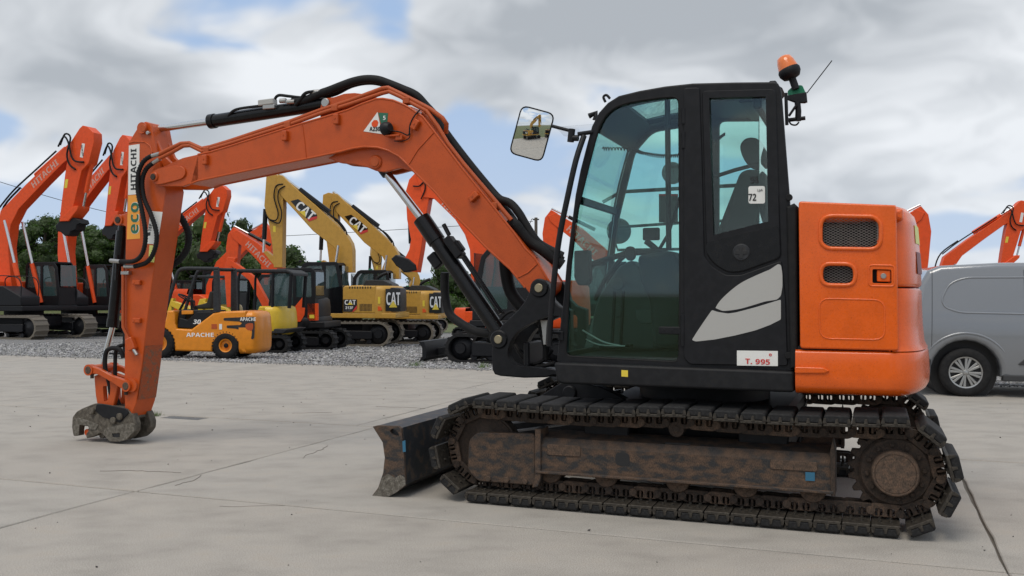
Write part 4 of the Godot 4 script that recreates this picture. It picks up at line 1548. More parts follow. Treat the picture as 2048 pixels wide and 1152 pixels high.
	g.tube(curve3(p3([-2.169,1.558,-0.1,-2.178,1.372,-0.12,-2.141,1.227,-0.12,-2.056,1.158,-0.1,-1.878,1.08,-0.05,-1.713,1.06,-0.02])), 0.036, 10)
	g.tube(curve3(p3([-1.637,1.775,-0.1,-1.636,1.574,-0.12,-1.6,1.392,-0.14,-1.473,1.252,-0.12,-1.338,1.173,-0.1])), 0.052, 10)
	g.tube(curve3(p3([-1.621,1.174,0.05,-1.566,1.222,0.06,-1.5,1.247,0.08,-1.459,1.224,0.1])), 0.011, 8)
	part("hydraulic_hose", g, "rubber", c)
	# work lamp and its cable on the bend
	var lamp := Node3D.new()
	lamp.name = "work_lamp"
	root.add_child(lamp)
	lamp.position.z = -0.15
	var lq: Array = [-2.546,2.72,-2.487,2.66]
	g = Geo.new()
	g.lathe(p2([0.0001, 0.05, 0.03, 0.05, 0.050, 0.03, 0.056, 0.0, 0.056, -0.02, 0.0001, -0.02]), along(Vector3(lq[0], lq[1], 0.215), Vector3(0.9, 0.1, 0.35)), 20)
	part("lamp_housing", g, "black", lamp)
	g = Geo.new()
	g.box(Vector3(lq[2], lq[3], 0.20), Vector3(0.13, 0.012, 0.06), 0.002, T0)
	g.box(Vector3(lq[2] + 0.05, lq[3] - 0.02, 0.19), Vector3(0.06, 0.035, 0.05), 0.004)
	part("lamp_bracket", g, "orange", lamp)
	g = Geo.new()
	g.tube(curve3(p3([-2.532,2.707,0.22,-2.43,2.688,0.2,-2.358,2.661,0.19,-2.345,2.74,0.19,-2.309,2.807,0.19,-2.265,2.864,0.17])), 0.006, 6)
	g.tube(curve3(p3([-2.484,2.618,0.2,-2.412,2.615,0.19,-2.354,2.636,0.19,-2.345,2.676,0.19])), 0.004, 6)
	part("lamp_cable", g, "rubber", lamp)
	# decal: white triangle with green tab
	g = Geo.new()
	g.prism(p2([-2.652,2.87,-2.61,2.687,-2.782,2.72]), hw + 0.0005, hw + 0.0025)
	var dec := part("triangle_sticker", g, "white_decal", b)
	g = Geo.new()
	g.prism(p2([-2.647,2.865,-2.555,2.855,-2.564,2.758,-2.619,2.765]), hw + 0.0006, hw + 0.0024)
	part("green_tab", g, "deep_green", b)
	g = Geo.new()
	g.prism(p2([-2.707,2.783,-2.684,2.806,-2.656,2.804,-2.642,2.783,-2.652,2.755,-2.679,2.744,-2.703,2.758]), hw + 0.003, hw + 0.004)
	part("printed_blot", g, "orange_far", b)
	var tq: Array = [-2.675,2.732,-2.587,2.816]
	lettering("A230", 0.034, Vector3(tq[0], tq[1], hw + 0.005), turn_z(-3), "print_black", b, 0.9)
	lettering("5", 0.034, Vector3(tq[2] , tq[3], hw + 0.005), turn_z(-3), "white", b)

func main_arm(root: Node3D) -> void:
	var a := Node3D.new()
	a.name = "dipper_arm"
	root.add_child(a)
	a.position.z = -0.15
	var hw := 0.125
	var g := Geo.new()
	var outline := p2([-5.13,2.946,-5.073,2.956,-5.027,2.939,-5.004,2.901,-4.992,2.846,-4.952,2.689,-4.895,2.481,-4.844,2.325,-4.921,1.87,-5,1.457,-5.061,1.056,-5.111,0.713,-5.174,0.382,-5.231,0.251,-5.277,0.258,-5.307,0.335,-5.313,0.593,-5.309,0.883,-5.321,1.233,-5.322,1.514,-5.305,1.647,-5.301,2.002,-5.347,2.022,-5.4,2.032,-5.412,2.074,-5.389,2.106,-5.33,2.118,-5.289,2.126,-5.285,2.531,-5.268,2.779,-5.205,2.859,-5.153,2.92])
	g.prism(outline, -hw, hw, 0.006)
	for s in [-1.0, 1.0]:
		var l := PackedVector3Array()
		for q in p2([-5.262,2.77,-5.204,2.78,-5.078,2.769,-5.02,2.729,-4.992,2.668]):
			l.append(Vector3(q.x, q.y, s * hw))
		g.tube(l, 0.008, 6)
	part("arm_box", g, "orange", a)
	# scuffed underside near the hitch, and weld seams across the box
	g = Geo.new()
	var ua := p2([-5.083,0.905,-5.111,0.713,-5.162,0.41])
	g.face(Vector3(ua[0].x + 0.003, ua[0].y, hw - 0.008), Vector3(ua[0].x + 0.003, ua[0].y, -hw + 0.008), Vector3(ua[1].x + 0.003, ua[1].y, -hw + 0.008), Vector3(ua[1].x + 0.003, ua[1].y, hw - 0.008), Vector3(1, 0, 0))
	g.face(Vector3(ua[1].x + 0.003, ua[1].y, hw - 0.008), Vector3(ua[1].x + 0.003, ua[1].y, -hw + 0.008), Vector3(ua[2].x + 0.003, ua[2].y, -hw + 0.008), Vector3(ua[2].x + 0.003, ua[2].y, hw - 0.008), Vector3(1, 0, 0))
	part("scuffed_underside", g, "worn_orange", a)
	# stiffener ears at the top
	for s in [-1.0, 1.0]:
		var q: Array = [-5.093,2.895,-5.093,2.895]
		g = Geo.new()
		g.rod(Vector3(q[0], q[1], s * (hw - 0.01)), Vector3(q[0], q[1], s * (hw + 0.03)), 0.052, 20)
		part("cylinder_boss", g, "orange", a)
	g = Geo.new()
	var qq: Array = [-5.075,2.891,-5.029,2.847]
	pin(g, qq[0], qq[1], 0.034, hw + 0.025, hw + 0.034, 18)
	part("pivot_pin", g, "orange_pipe", a)
	g = Geo.new()
	pin(g, qq[2], qq[3], 0.018, hw, hw + 0.03, 8)
	part("lock_bolt", g, "steel", a)
	g = Geo.new()
	g.prism(soft(p2([-5.052,2.947,-5.006,2.916,-4.977,2.786,-4.903,2.645,-4.802,2.563,-4.88,2.508,-4.949,2.611]), 0.01, 2), 0.055, 0.09, 0.005)
	g.prism(soft(p2([-5.052,2.947,-5.006,2.916,-4.977,2.786,-4.903,2.645,-4.802,2.563,-4.88,2.508,-4.949,2.611]), 0.01, 2), -0.09, -0.055, 0.005)
	part("gusset", g, "orange", a)
	# boss for the bucket cylinder
	var bq: Array = [-5.378,2.064,-5.378,2.064]
	g = Geo.new()
	g.rod(Vector3(bq[0], bq[1], -0.14), Vector3(bq[0], bq[1], 0.14), 0.050, 22)
	part("cylinder_boss", g, "orange", a)
	g = Geo.new()
	pin(g, bq[0], bq[1], 0.030, 0.135, 0.150, 18)
	part("pivot_pin", g, "dark_rust", a)
	# lugs, pipe and tap on the flank
	for q in [[-5.152,1.485,-5.152,1.485], [-5.151,1.138,-5.151,1.138]]:
		g = Geo.new()
		g.box(Vector3(q[0], q[1], hw + 0.018), Vector3(0.085, 0.045, 0.036), 0.006)
		g.rod(Vector3(q[0] - 0.02, q[1], hw + 0.03), Vector3(q[0] - 0.02, q[1], hw + 0.040), 0.008, 8)
		part("pipe_bracket", g, "orange", a)
	g = Geo.new()
	g.tube(p3([-5.296,1.632,0.16,-5.295,1.508,0.16,-5.294,1.142,0.16,-5.294,1.077,0.16,-5.251,0.991,0.15,-5.21,0.913,0.15]), 0.015, 8)
	part("hard_pipe", g, "orange_pipe", a)
	g = Geo.new()
	g.box(Vector3([-5.27,1.573,-5.27,1.573][0], [-5.27,1.573,-5.27,1.573][1], 0.15), Vector3(0.09, 0.034, 0.05), 0.005)
	part("pipe_clamp", g, "steel", a)
	g = Geo.new()
	var vt := Transform3D(turn_z(25), Vector3([-5.201,0.923,-5.201,0.923][0], [-5.201,0.923,-5.201,0.923][1], 0.155))
	g.box(Vector3.ZERO, Vector3(0.075, 0.12, 0.06), 0.01, vt)
	part("shut_off_tap", g, "orange", a)
	g = Geo.new()
	g.rod(vt * Vector3(0.01, -0.06, 0.01), vt * Vector3(0.025, -0.12, 0.01), 0.016, 10)
	part("hose_fitting", g, "steel", a)
	# ribbed hoses over the flank
	var ha := curve3(p3([-4.936,2.625,0.2,-4.99,2.597,0.21,-5.031,2.549,0.22,-5.071,2.455,0.22,-5.07,2.297,0.22,-5.019,2.106,0.22,-4.984,1.907,0.22,-5.027,1.75,0.21,-5.132,1.679,0.2,-5.312,1.678,0.18]), 5)
	var hb := curve3(p3([-4.928,2.561,0.19,-5.007,2.51,0.19,-5.052,2.404,0.19,-5.029,2.244,0.19,-4.944,2.083,0.19,-4.887,1.92,0.19,-4.909,1.776,0.19,-5.002,1.669,0.18,-5.159,1.631,0.17]), 5)
	var hc := curve3(p3([-4.936,2.128,-0.15,-4.9,2.05,-0.19,-4.873,1.934,-0.22,-4.89,1.808,-0.22,-4.957,1.699,-0.19,-5.027,1.638,-0.15]), 5)
	for h in [ha, hb, hc]:
		g = Geo.new()
		ribbed(g, h, 0.023 if h != hc else 0.036)
		part("ribbed_hose", g, "rubber", a)
	for f in [[-4.841,2.641,0.2,-4.936,2.623,0.2], [-4.85,2.598,0.19,-4.928,2.561,0.19], [-5.312,1.678,0.18,-5.442,1.689,0.16], [-5.148,1.631,0.17,-5.278,1.632,0.16]]:
		g = Geo.new()
		g.tube(p3(f), 0.019, 10)
		part("hose_fitting", g, "steel", a)
	# stickers
	g = Geo.new()
	g.prism(p2([-5.264,2.747,-5.14,2.754,-5.144,2.296,-5.271,2.291]), hw + 0.0005, hw + 0.002)
	part("white_sticker", g, "white_decal", a)
	var hp: Array = [-5.206,2.523,-5.207,2.078]
	lettering("HITACHI", 0.063, Vector3(hp[0], hp[1], hw + 0.003), turn_z(90), "print_black", a, 1.08)
	g = Geo.new()
	g.prism(p2([-5.271,2.287,-5.144,2.289,-5.131,1.888,-5.285,1.882]), hw + 0.0005, hw + 0.002)
	part("orange_sticker", g, "eco_orange", a)
	lettering("eco", 0.124, Vector3(hp[2] + 0.008, hp[3], hw + 0.0022), turn_z(90), "white_decal", a, 1.06)
	lettering("eco", 0.112, Vector3(hp[2] + 0.006, hp[3], hw + 0.004), turn_z(90), "deep_green", a, 1.14)
	g = Geo.new()
	g.prism(p2([-5.012,2.136,-4.876,2.123,-4.932,1.829,-5.063,1.841]), hw + 0.0005, hw + 0.002)
	part("white_sticker", g, "white_decal", a)
	hp = [-5.014,1.986,-4.949,1.97]
	lettering("TEF", 0.030, Vector3(hp[0], hp[1], hw + 0.003), turn_z(82), "print_black", a, 1.0)
	g = Geo.new()
	g.prism(p2([-5.046,1.941,-5.011,1.944,-5.014,1.913,-5.048,1.909]), hw + 0.002, hw + 0.003)
	part("sticker_emblem", g, "print_black", a)
	g = Geo.new()
	g.prism(p2([-5.023,1.826,-4.949,1.82,-4.971,1.666,-5.039,1.676]), hw + 0.0005, hw + 0.002)
	part("yellow_sticker", g, "sticker_lime", a)
	# bucket cylinder
	var c := Node3D.new()
	c.name = "bucket_cylinder"
	root.add_child(c)
	c.position.z = -0.15
	var cc: Array = [-5.441,2.07,-5.458,1.972,-5.569,1.069,-5.682,0.708,-5.476,1.888]
	g = Geo.new()
	g.rod(Vector3(cc[2], cc[3], 0), Vector3(cc[4], cc[5], 0), 0.052, 22)
	g.tube(PackedVector3Array([Vector3(cc[4], cc[5], 0), Vector3(lerpf(cc[4], cc[2], 0.08), lerpf(cc[5], cc[3], 0.08), 0)]), 0.057, 22)
	g.rod(Vector3(cc[0], cc[1], 0), Vector3(cc[2], cc[3], 0), 0.04, 16)
	g.tube(p3([-5.472,1.679,0.06,-5.461,1.744,0.06,-5.472,1.511,0.06]), 0.012, 8)
	part("barrel", g, "cylinder_black", c)
	g = Geo.new()
	g.rod(Vector3(cc[4], cc[5], 0), Vector3(cc[6], cc[7], 0), 0.026, 18)
	part("rod", g, "chrome", c)
	# linkage
	var k := Node3D.new()
	k.name = "bucket_linkage"
	root.add_child(k)
	k.position.z = -0.15
	var la: Array = [-5.694,0.672,-5.252,0.538,-5.211,0.544,-5.35,0.287]
	for z in [0.125, -0.165]:
		g = Geo.new()
		g.prism(strap2(curve2(p2([-5.694,0.672,-5.586,0.661,-5.433,0.601,-5.252,0.538]), 4), [0.048, 0.042, 0.034, 0.03, 0.028, 0.028, 0.028, 0.028, 0.030, 0.034, 0.04, 0.046, 0.05]), z, z + 0.04, 0.006)
		g.rod(Vector3(la[0], la[1], z - 0.005), Vector3(la[0], la[1], z + 0.05), 0.052, 20)
		g.rod(Vector3(la[2], la[3], z - 0.005), Vector3(la[2], la[3], z + 0.05), 0.052, 20)
		part("side_link", g, "orange", k)
		g = Geo.new()
		pin(g, la[0], la[1], 0.036, z + 0.045, z + 0.055, 18)
		pin(g, la[2], la[3], 0.036, z + 0.045, z + 0.055, 18)
		part("pivot_pin", g, "rust", k)
	g = Geo.new()
	var sl: Array = [-5.668,0.614,-5.268,0.475]
	g.rod(Vector3(sl[0], sl[1] + 0.02, 0.15), Vector3(sl[0], sl[1] - 0.02, 0.15), 0.016, 8)
	g.rod(Vector3(sl[2], sl[3] + 0.02, 0.15), Vector3(sl[2], sl[3] - 0.02, 0.15), 0.016, 8)
	part("lock_bolt", g, "dark_rust", k)
	g = Geo.new()
	g.rod(Vector3(la[4], la[5], 0.10), Vector3(la[4], la[5], 0.15), 0.062, 22)
	part("arm_boss", g, "orange", k)
	g = Geo.new()
	var hl := p2([-5.687,0.611,-5.621,0.632,-5.384,0.574,-5.407,0.513,-5.454,0.34,-5.489,0.329,-5.644,0.332,-5.668,0.434])
	g.prism(hl, 0.06, 0.11, 0.006, T0, [soft(p2([-5.579,0.521,-5.513,0.524,-5.519,0.393,-5.566,0.377]), 0.01, 2)])
	g.prism(hl, -0.11, -0.06, 0.006, T0, [soft(p2([-5.579,0.521,-5.513,0.524,-5.519,0.393,-5.566,0.377]), 0.01, 2)])
	g.rod(Vector3(la[0], la[1], -0.12), Vector3(la[0], la[1], 0.12), 0.045, 18)
	part("bucket_link", g, "orange", k)
	g = Geo.new()
	g.tube(curve3(p3([-5.357,0.907,0.08,-5.404,0.897,0.08,-5.47,0.857,0.06,-5.481,0.67,0.06,-5.468,0.438,0.06,-5.43,0.336,0.05])), 0.018, 8)
	g.tube(curve3(p3([-5.343,0.788,0.1,-5.375,0.862,0.11,-5.458,0.879,0.11,-5.54,0.84,0.11,-5.552,0.695,0.11,-5.513,0.556,0.1,-5.499,0.439,0.09,-5.468,0.335,0.06])), 0.021, 8)
	part("hydraulic_hose", g, "rubber", k)
	# quick hitch
	var q := Node3D.new()
	q.name = "quick_hitch"
	root.add_child(q)
	q.position.z = -0.15
	var hook := soft(p2([-5.918,0.217,-5.87,0.271,-5.797,0.307,-5.647,0.36,-5.545,0.355,-5.375,0.339,-5.264,0.325,-5.206,0.273,-5.171,0.192,-5.176,0.128,-5.217,0.08,-5.274,0.04,-5.368,0.017,-5.473,0.016,-5.533,0.063,-5.58,0.089,-5.64,0.058,-5.748,0.028,-5.754,0.07,-5.724,0.1,-5.724,0.142,-5.833,0.146,-5.845,0.098,-5.845,0.047,-5.905,0.043,-5.924,0.122]), 0.012, 2)
	for z in [0.06, -0.14]:
		g = Geo.new()
		g.prism(hook, z, z + 0.08, 0.006)
		part("hook_plate", g, "muddy_steel", q)
	g = Geo.new()
	g.prism(soft(p2([-5.791,0.293,-5.647,0.35,-5.545,0.345,-5.264,0.316,-5.217,0.235,-5.345,0.184,-5.7,0.213]), 0.01, 2), -0.06, 0.06, 0.008)
	g.rod(Vector3(-5.60, 0.06, -0.10), Vector3(-5.60, 0.06, 0.10), 0.03, 12)
	part("hitch_body", g, "muddy_steel", q)
	g = Geo.new()
	g.prism(soft(p2([-5.618,0.357,-5.535,0.36,-5.259,0.33,-5.236,0.29,-5.34,0.194,-5.428,0.217,-5.546,0.239,-5.636,0.291]), 0.015, 2), 0.138, 0.150, 0.005)
	part("cover_plate", g, "black", q)
	for e in [[-5.336,0.254,-5.336,0.254], [-5.667,0.29,-5.667,0.29], [-5.411,0.214,-5.411,0.214]]:
		g = Geo.new()
		pin(g, e[0], e[1], 0.032, 0.138, 0.168, 16)
		part("hitch_pin", g, "muddy_steel", q)
	g = Geo.new()
	g.prism(p2([-5.517,0.135,-5.359,0.175,-5.208,0.201,-5.167,0.189,-5.167,0.13,-5.265,0.042,-5.358,0.019,-5.464,0.018,-5.535,0.078]), 0.138, 0.150, 0.003, T0, [soft(p2([-5.435,0.093,-5.335,0.103,-5.335,0.061,-5.423,0.057]), 0.01, 2)])
	part("rear_jaw", g, "dusty_steel", q)
	g = Geo.new()
	g.prism(p2([-5.908,0.204,-5.835,0.217,-5.702,0.195,-5.594,0.163,-5.63,0.115,-5.696,0.112,-5.714,0.148,-5.823,0.152,-5.834,0.053,-5.895,0.05]), 0.138, 0.147, 0.003)
	part("front_jaw", g, "dusty_steel", q)
	g = Geo.new()
	pin(g, [-5.782,0.077,-5.782,0.077][0], [-5.782,0.077,-5.782,0.077][1], 0.032, -0.10, 0.10, 16)
	part("hitch_bar", g, "reflector_orange", q)
	g = Geo.new()
	g.prism(soft(p2([-5.445,0.087,-5.351,0.097,-5.351,0.06,-5.433,0.055]), 0.008, 2), 0.139, 0.1425)
	part("lock_slot", g, "print_black", q)

func pane(called: String, poly: PackedVector2Array, z: float, parent: Node3D, mat := "tinted_glass") -> void:
	var g := Geo.new()
	g.prism(poly, z, z + 0.005)
	part(called, g, mat, parent)

func shifted(p: PackedVector2Array, dx: float, dy: float) -> PackedVector2Array:
	var o := PackedVector2Array()
	for q in p:
		o.append(q + Vector2(dx, dy))
	return o

func main_cab(root: Node3D) -> void:
	var c := Node3D.new()
	c.name = "cab"
	root.add_child(c)
	var outer := p2([-0.792,0.944,-0.768,1.178,-0.747,1.341,-0.727,1.565,-0.696,1.792,-0.665,2.021,-0.632,2.181,-0.591,2.331,-0.554,2.461,-0.508,2.545,-0.448,2.605,-0.376,2.644,-0.243,2.666,-0.078,2.682,0.094,2.687,0.353,2.673,0.583,2.657,0.606,2.646,0.621,2.618,0.629,2.558,0.652,2.241,0.674,1.941,0.688,1.463,0.695,0.915,0.092,0.916,-0.775,0.925])
	var door_hole := soft(p2([0.013,2.612,-0.1,2.616,-0.318,2.599,-0.406,2.573,-0.465,2.526,-0.501,2.47,-0.531,2.386,-0.585,2.185,-0.632,2.003,-0.669,1.859,-0.693,1.655,-0.713,1.383,-0.73,1.068,-0.734,0.974,0.012,0.954,0.018,1.47]), 0.05, 4)
	var side_hole := p2([0.198,2.586,0.536,2.57,0.549,1.816,0.222,1.742])
	var g := Geo.new()
	g.prism(outer, 0.955, 1.0, 0.012, T0, [door_hole, side_hole], 2)
	part("side_frame", g, "black", c)
	# raised rear quarter panel and pillar
	var panel := soft(p2([0.041,2.66,0.14,2.655,0.155,2.176,0.167,1.614,0.215,1.549,0.297,1.496,0.387,1.495,0.627,1.581,0.65,1.344,0.661,0.95,0.077,0.944,0.04,0.983]), 0.02, 3)
	g = Geo.new()
	g.prism(panel, 0.998, 1.012, 0.007, T0, [], 2)
	part("quarter_panel", g, "black", c)
	# window frame of the rear side window
	g = Geo.new()
	g.prism(soft(p2([0.153,2.633,0.594,2.611,0.616,1.823,0.625,1.596,0.387,1.511,0.306,1.511,0.224,1.564,0.179,1.626]), 0.03, 3), 0.998, 1.010, 0.005, T0, [side_hole], 1)
	part("window_frame", g, "black", c)
	g = Geo.new()
	g.prism(soft(p2([0.173,1.694,0.61,1.794,0.619,1.602,0.384,1.517,0.309,1.517,0.231,1.567,0.182,1.629]), 0.03, 3), 1.0102, 1.0125, 0.001)
	part("gloss_panel", g, "cylinder_black", c)
	g = Geo.new()
	var vq: Array = [0.391,1.632,0.391,1.632]
	pin(g, vq[0], vq[1], 0.053, 1.012, 1.022, 28)
	part("round_vent", g, "charcoal", c)
	g = Geo.new()
	g.box(Vector3(vq[0], vq[1], 1.022), Vector3(0.07, 0.022, 0.006), 0.001)
	g.box(Vector3(vq[0], vq[1], 1.0222), Vector3(0.022, 0.07, 0.006), 0.001)
	part("vent_slot", g, "print_black", c)
	# pale swooshes
	g = Geo.new()
	g.prism(soft(curve2(p2([0.235,1.294,0.262,1.337,0.317,1.392,0.388,1.447,0.471,1.489,0.559,1.527,0.623,1.553,0.622,1.368,0.529,1.335,0.412,1.298,0.346,1.283,0.28,1.276]), 3, false), 0.01, 2), 1.012, 1.0135)
	part("pale_decal", g, "silver_decal", c)
	g = Geo.new()
	g.prism(soft(p2([0.091,1.096,0.122,1.146,0.165,1.211,0.214,1.282,0.25,1.27,0.31,1.261,0.358,1.268,0.471,1.299,0.622,1.347,0.622,1.228,0.558,1.194,0.471,1.16,0.352,1.128,0.232,1.102,0.116,1.087]), 0.008, 2), 1.012, 1.0135)
	part("pale_decal", g, "silver_decal", c)
	g = Geo.new()
	g.prism(p2([0.364,1.037,0.604,1.039,0.604,0.949,0.364,0.946]), 1.012, 1.0135)
	part("stock_sticker", g, "white_decal", c)
	var sq: Array = [0.487,0.972,0.561,1.017]
	lettering("T. 995", 0.031, Vector3(sq[0], sq[1], 1.0145), turn_z(-1), "red", c, 1.25)
	lettering("o", 0.02, Vector3(sq[2], sq[3], 1.0145), turn_z(-1), "red", c, 1.2)
	# noise stickers on the glass
	g = Geo.new()
	g.prism(soft(p2([0.43,2.036,0.528,2.033,0.528,1.927,0.43,1.93]), 0.012, 2), 0.981, 0.983)
	part("noise_sticker", g, "white_decal", c)
	sq = [0.454,1.966,0.498,2.009,0.466,2.071,0.451,2.008]
	lettering("72", 0.042, Vector3(sq[0], sq[1], 0.9845), turn_z(0), "print_black", c, 0.75)
	lettering("LpA", 0.014, Vector3(sq[2], sq[3], 0.9845), turn_z(0), "lettering_grey", c, 1.0, true)
	lettering("98", 0.042, Vector3(sq[4], sq[5], 0.9845), turn_z(0), "print_black", c, 0.8)
	# hinges, bolts, buffers
	g = Geo.new()
	for q in [[0.041,2.486,0.041,2.486], [0.041,2.336,0.041,2.336], [0.034,1.203,0.034,1.203], [0.033,1.107,0.033,1.107]]:
		g.rod(Vector3(q[0], q[1] - 0.05, 1.005), Vector3(q[0], q[1] + 0.05, 1.005), 0.014, 10)
	g.prism(soft(p2([-0.119,1.176,0.025,1.175,0.025,1.128,-0.119,1.129]), 0.012, 2), 0.984, 1.002, 0.004)
	for q in [[-0.089,1.155,-0.089,1.155], [-0.035,1.153,-0.035,1.153]]:
		pin(g, q[0], q[1], 0.010, 1.0, 1.008, 8)
	part("door_hinge", g, "black", c)
	g = Geo.new()
	for q in [[0.671,1.956,0.671,1.956], [0.665,1.014,0.665,1.014]]:
		pin(g, q[0], q[1], 0.020, 1.0, 1.024, 14)
	part("rubber_stop", g, "rubber", c)
	# glass of the door with its rubber edge
	pane("door_glass", Geo.inset(door_hole if Geo.area(door_hole) > 0 else reversed2(door_hole), -0.006), 0.972, c)
	g = Geo.new()
	var loop := PackedVector3Array()
	for q in door_hole:
		loop.append(Vector3(q.x, q.y, 0.992))
	loop.append(loop[0])
	g.tube(loop, 0.010, 6, false)
	part("rubber_edge", g, "rubber", c)
	pane("side_glass", Geo.inset(side_hole if Geo.area(side_hole) > 0 else reversed2(side_hole), -0.006), 0.975, c)
	# far side
	var far_front := soft(p2([-0.498,2.425,-0.366,2.564,0.004,2.6,0.003,1.638,-0.666,1.6,-0.625,1.922]), 0.05, 3)
	var far_rear := soft(p2([0.116,2.611,0.442,2.593,0.47,1.631,0.114,1.636]), 0.04, 3)
	g = Geo.new()
	var outer_far: PackedVector2Array = Geometry2D.intersect_polygons(outer, PackedVector2Array([Vector2(-9, 0), Vector2(0.49, 0), Vector2(0.49, 9), Vector2(-9, 9)]))[0]
	g.prism(outer_far, 0.015, 0.055, 0.010, T0, [far_front, far_rear], 1)
	part("side_frame", g, "black", c)
	pane("far_glass", far_front, 0.03, c)
	pane("far_glass", far_rear, 0.03, c)
	# roof: front header, skylight, rear sheet, rails
	var line := p2([-0.554,2.461,-0.508,2.545,-0.448,2.605,-0.376,2.644,-0.243,2.666,-0.078,2.682,0.094,2.687,0.353,2.673,0.583,2.657,0.609,2.634])
	g = Geo.new()
	g.prism(strap2(shifted(line.slice(0, 4), 0.012, -0.026), [0.026, 0.026, 0.026, 0.026]), 0.05, 0.96, 0.006)
	g.prism(strap2(shifted(line.slice(6), 0, -0.030), [0.028, 0.028, 0.028, 0.028]), 0.72, 0.96, 0.006)
	g.prism(strap2(shifted(line.slice(6, 8), 0, -0.030), [0.028, 0.028]), 0.05, 0.72, 0.006)
	g.box(Vector3(0.42, line[8].y - 0.030, 0.385), Vector3(0.16, 0.056, 0.67), 0.006)
	for z in [[0.05, 0.20], [0.84, 0.96]]:
		g.prism(strap2(shifted(line.slice(3, 7), 0, -0.030), [0.026, 0.026, 0.026, 0.026]), z[0], z[1], 0.005)
	part("roof", g, "black", c)
	g = Geo.new()
	g.prism(strap2(shifted(line.slice(3, 7), 0, -0.018), [0.004, 0.004, 0.004, 0.004]), 0.20, 0.84)
	part("skylight", g, "tinted_glass_dark", c)
	# rear wall with window, front lower panel, floor
	g = Geo.new()
	g.prism(rect2(0.06, 0.94, 0.95, 1.62), -0.02, 0.02, 0.004, Transform3D(across().basis, Vector3(0.53, 0, 0)))
	g.box(Vector3(0.47, 2.2, 0.10), Vector3(0.05, 0.95, 0.09), 0.01)
	g.box(Vector3(0.57, 2.2, 0.91), Vector3(0.05, 0.95, 0.09), 0.01)
	g.box(Vector3(0.48, 2.56, 0.5), Vector3(0.05, 0.10, 0.9), 0.01)
	part("rear_wall", g, "black", c)
	g = Geo.new()
	g.box(Vector3(0.48, 2.08, 0.5), Vector3(0.005, 0.92, 0.72))
	part("rear_glass", g, "tinted_glass", c)
	g = Geo.new()
	g.prism(rect2(0.05, 0.94, 0.96, 1.0), -0.02, 0.02, 0.004, Transform3D(across().basis, Vector3(-0.75, 0, 0)))
	g.box(Vector3(-0.05, 0.955, 0.5), Vector3(1.44, 0.03, 0.92), 0.004)
	part("floor_pan", g, "interior", c)
	var shield := strap2(shifted(p2([-0.775,0.977,-0.754,1.308,-0.727,1.565,-0.696,1.792,-0.665,2.021,-0.632,2.181,-0.591,2.331,-0.551,2.451]), 0.022, 0.0), [0.003])
	g = Geo.new()
	g.prism(shield, 0.06, 0.95)
	part("windscreen", g, "tinted_glass", c)
	g = Geo.new()
	var bar := p2([-0.672,1.989,-0.659,2.059])
	g.box(Vector3(bar[0].x + 0.03, bar[0].y, 0.5), Vector3(0.03, 0.05, 0.9), 0.006)
	part("windscreen_bar", g, "black", c)
	# seat
	main_seat(c)
	# consoles and controls
	g = Geo.new()
	g.prism(soft(p2([-0.824,0.976,-0.76,1.193,-0.693,1.38,-0.553,1.579,-0.466,1.621,-0.365,1.531,-0.312,1.426,-0.287,1.338,-0.287,0.987]), 0.02, 2), 0.10, 0.30, 0.02, T0, [], 2)
	part("console_panel", g, "console", c)
	g = Geo.new()
	for q in [[-0.558,1.451,-0.558,1.451], [-0.565,1.259,-0.565,1.259]]:
		pin(g, q[0], q[1], 0.045, 0.30, 0.325, 20)
	part("console_knob", g, "console", c)
	g = Geo.new()
	g.prism(soft(p2([-0.285,1.629,-0.063,1.66,0.054,1.474,0.054,1.039,-0.182,1.034,-0.209,1.339,-0.275,1.475]), 0.03, 2), 0.60, 0.88, 0.03, T0, [], 2)
	part("armrest_box", g, "interior", c)
	g = Geo.new()
	g.tube(curve3(p3([-0.688,1.338,0.45,-0.615,1.478,0.45,-0.507,1.616,0.45,-0.429,1.667,0.45])), 0.016, 8)
	g.tube(p3([-0.612,1.579,0.8,-0.368,1.649,0.8,-0.104,1.651,0.8]), 0.019, 10)
	g.tube(p3([-0.223,1.679,0.5,-0.161,1.78,0.5,-0.079,2.031,0.5]), 0.012, 8)
	g.tube(p3([-0.078,2.609,0.92,-0.07,1.658,0.92]), 0.018, 8)
	part("control_lever", g, "black_plastic", c)
	g = Geo.new()
	g.prism(soft(p2([-0.373,1.681,-0.346,1.693,-0.319,1.686,-0.306,1.66,-0.309,1.615,-0.333,1.595,-0.359,1.599,-0.376,1.622]), 0.01, 2), 0.80, 0.84, 0.008)
	g.prism(soft(p2([-0.687,1.662,-0.585,1.666,-0.578,1.471,-0.599,1.435,-0.66,1.436,-0.687,1.485]), 0.012, 2), 0.88, 0.955, 0.01)
	part("switch_box", g, "black_plastic", c)
	g = Geo.new()
	g.box(Vector3([-0.352,1.811,-0.352,1.811][0], [-0.352,1.811,-0.352,1.811][1], 0.15), Vector3(0.12, 0.09, 0.04), 0.008)
	g.tube(curve3(p3([-0.358,1.753,0.3,-0.311,1.717,0.3,-0.265,1.671,0.3,-0.241,1.601,0.3])), 0.022, 10)
	part("monitor", g, "charcoal", c)
	g = Geo.new()
	g.prism(soft(p2([-0.357,1.279,-0.221,1.28,-0.225,1.22,-0.255,1.179,-0.323,1.179,-0.354,1.219]), 0.012, 2), 0.59, 0.62, 0.006)
	part("storage_pocket", g, "console", c)
	g = Geo.new()
	g.tube(curve3(p3([-0.274,1.453,0.7,-0.224,1.466,0.7,-0.167,1.466,0.7])), 0.010, 6)
	g.tube(curve3(p3([-0.254,1.406,0.7,-0.214,1.426,0.7,-0.174,1.416,0.7])), 0.010, 6)
	part("lever_arm", g, "white_decal", c)
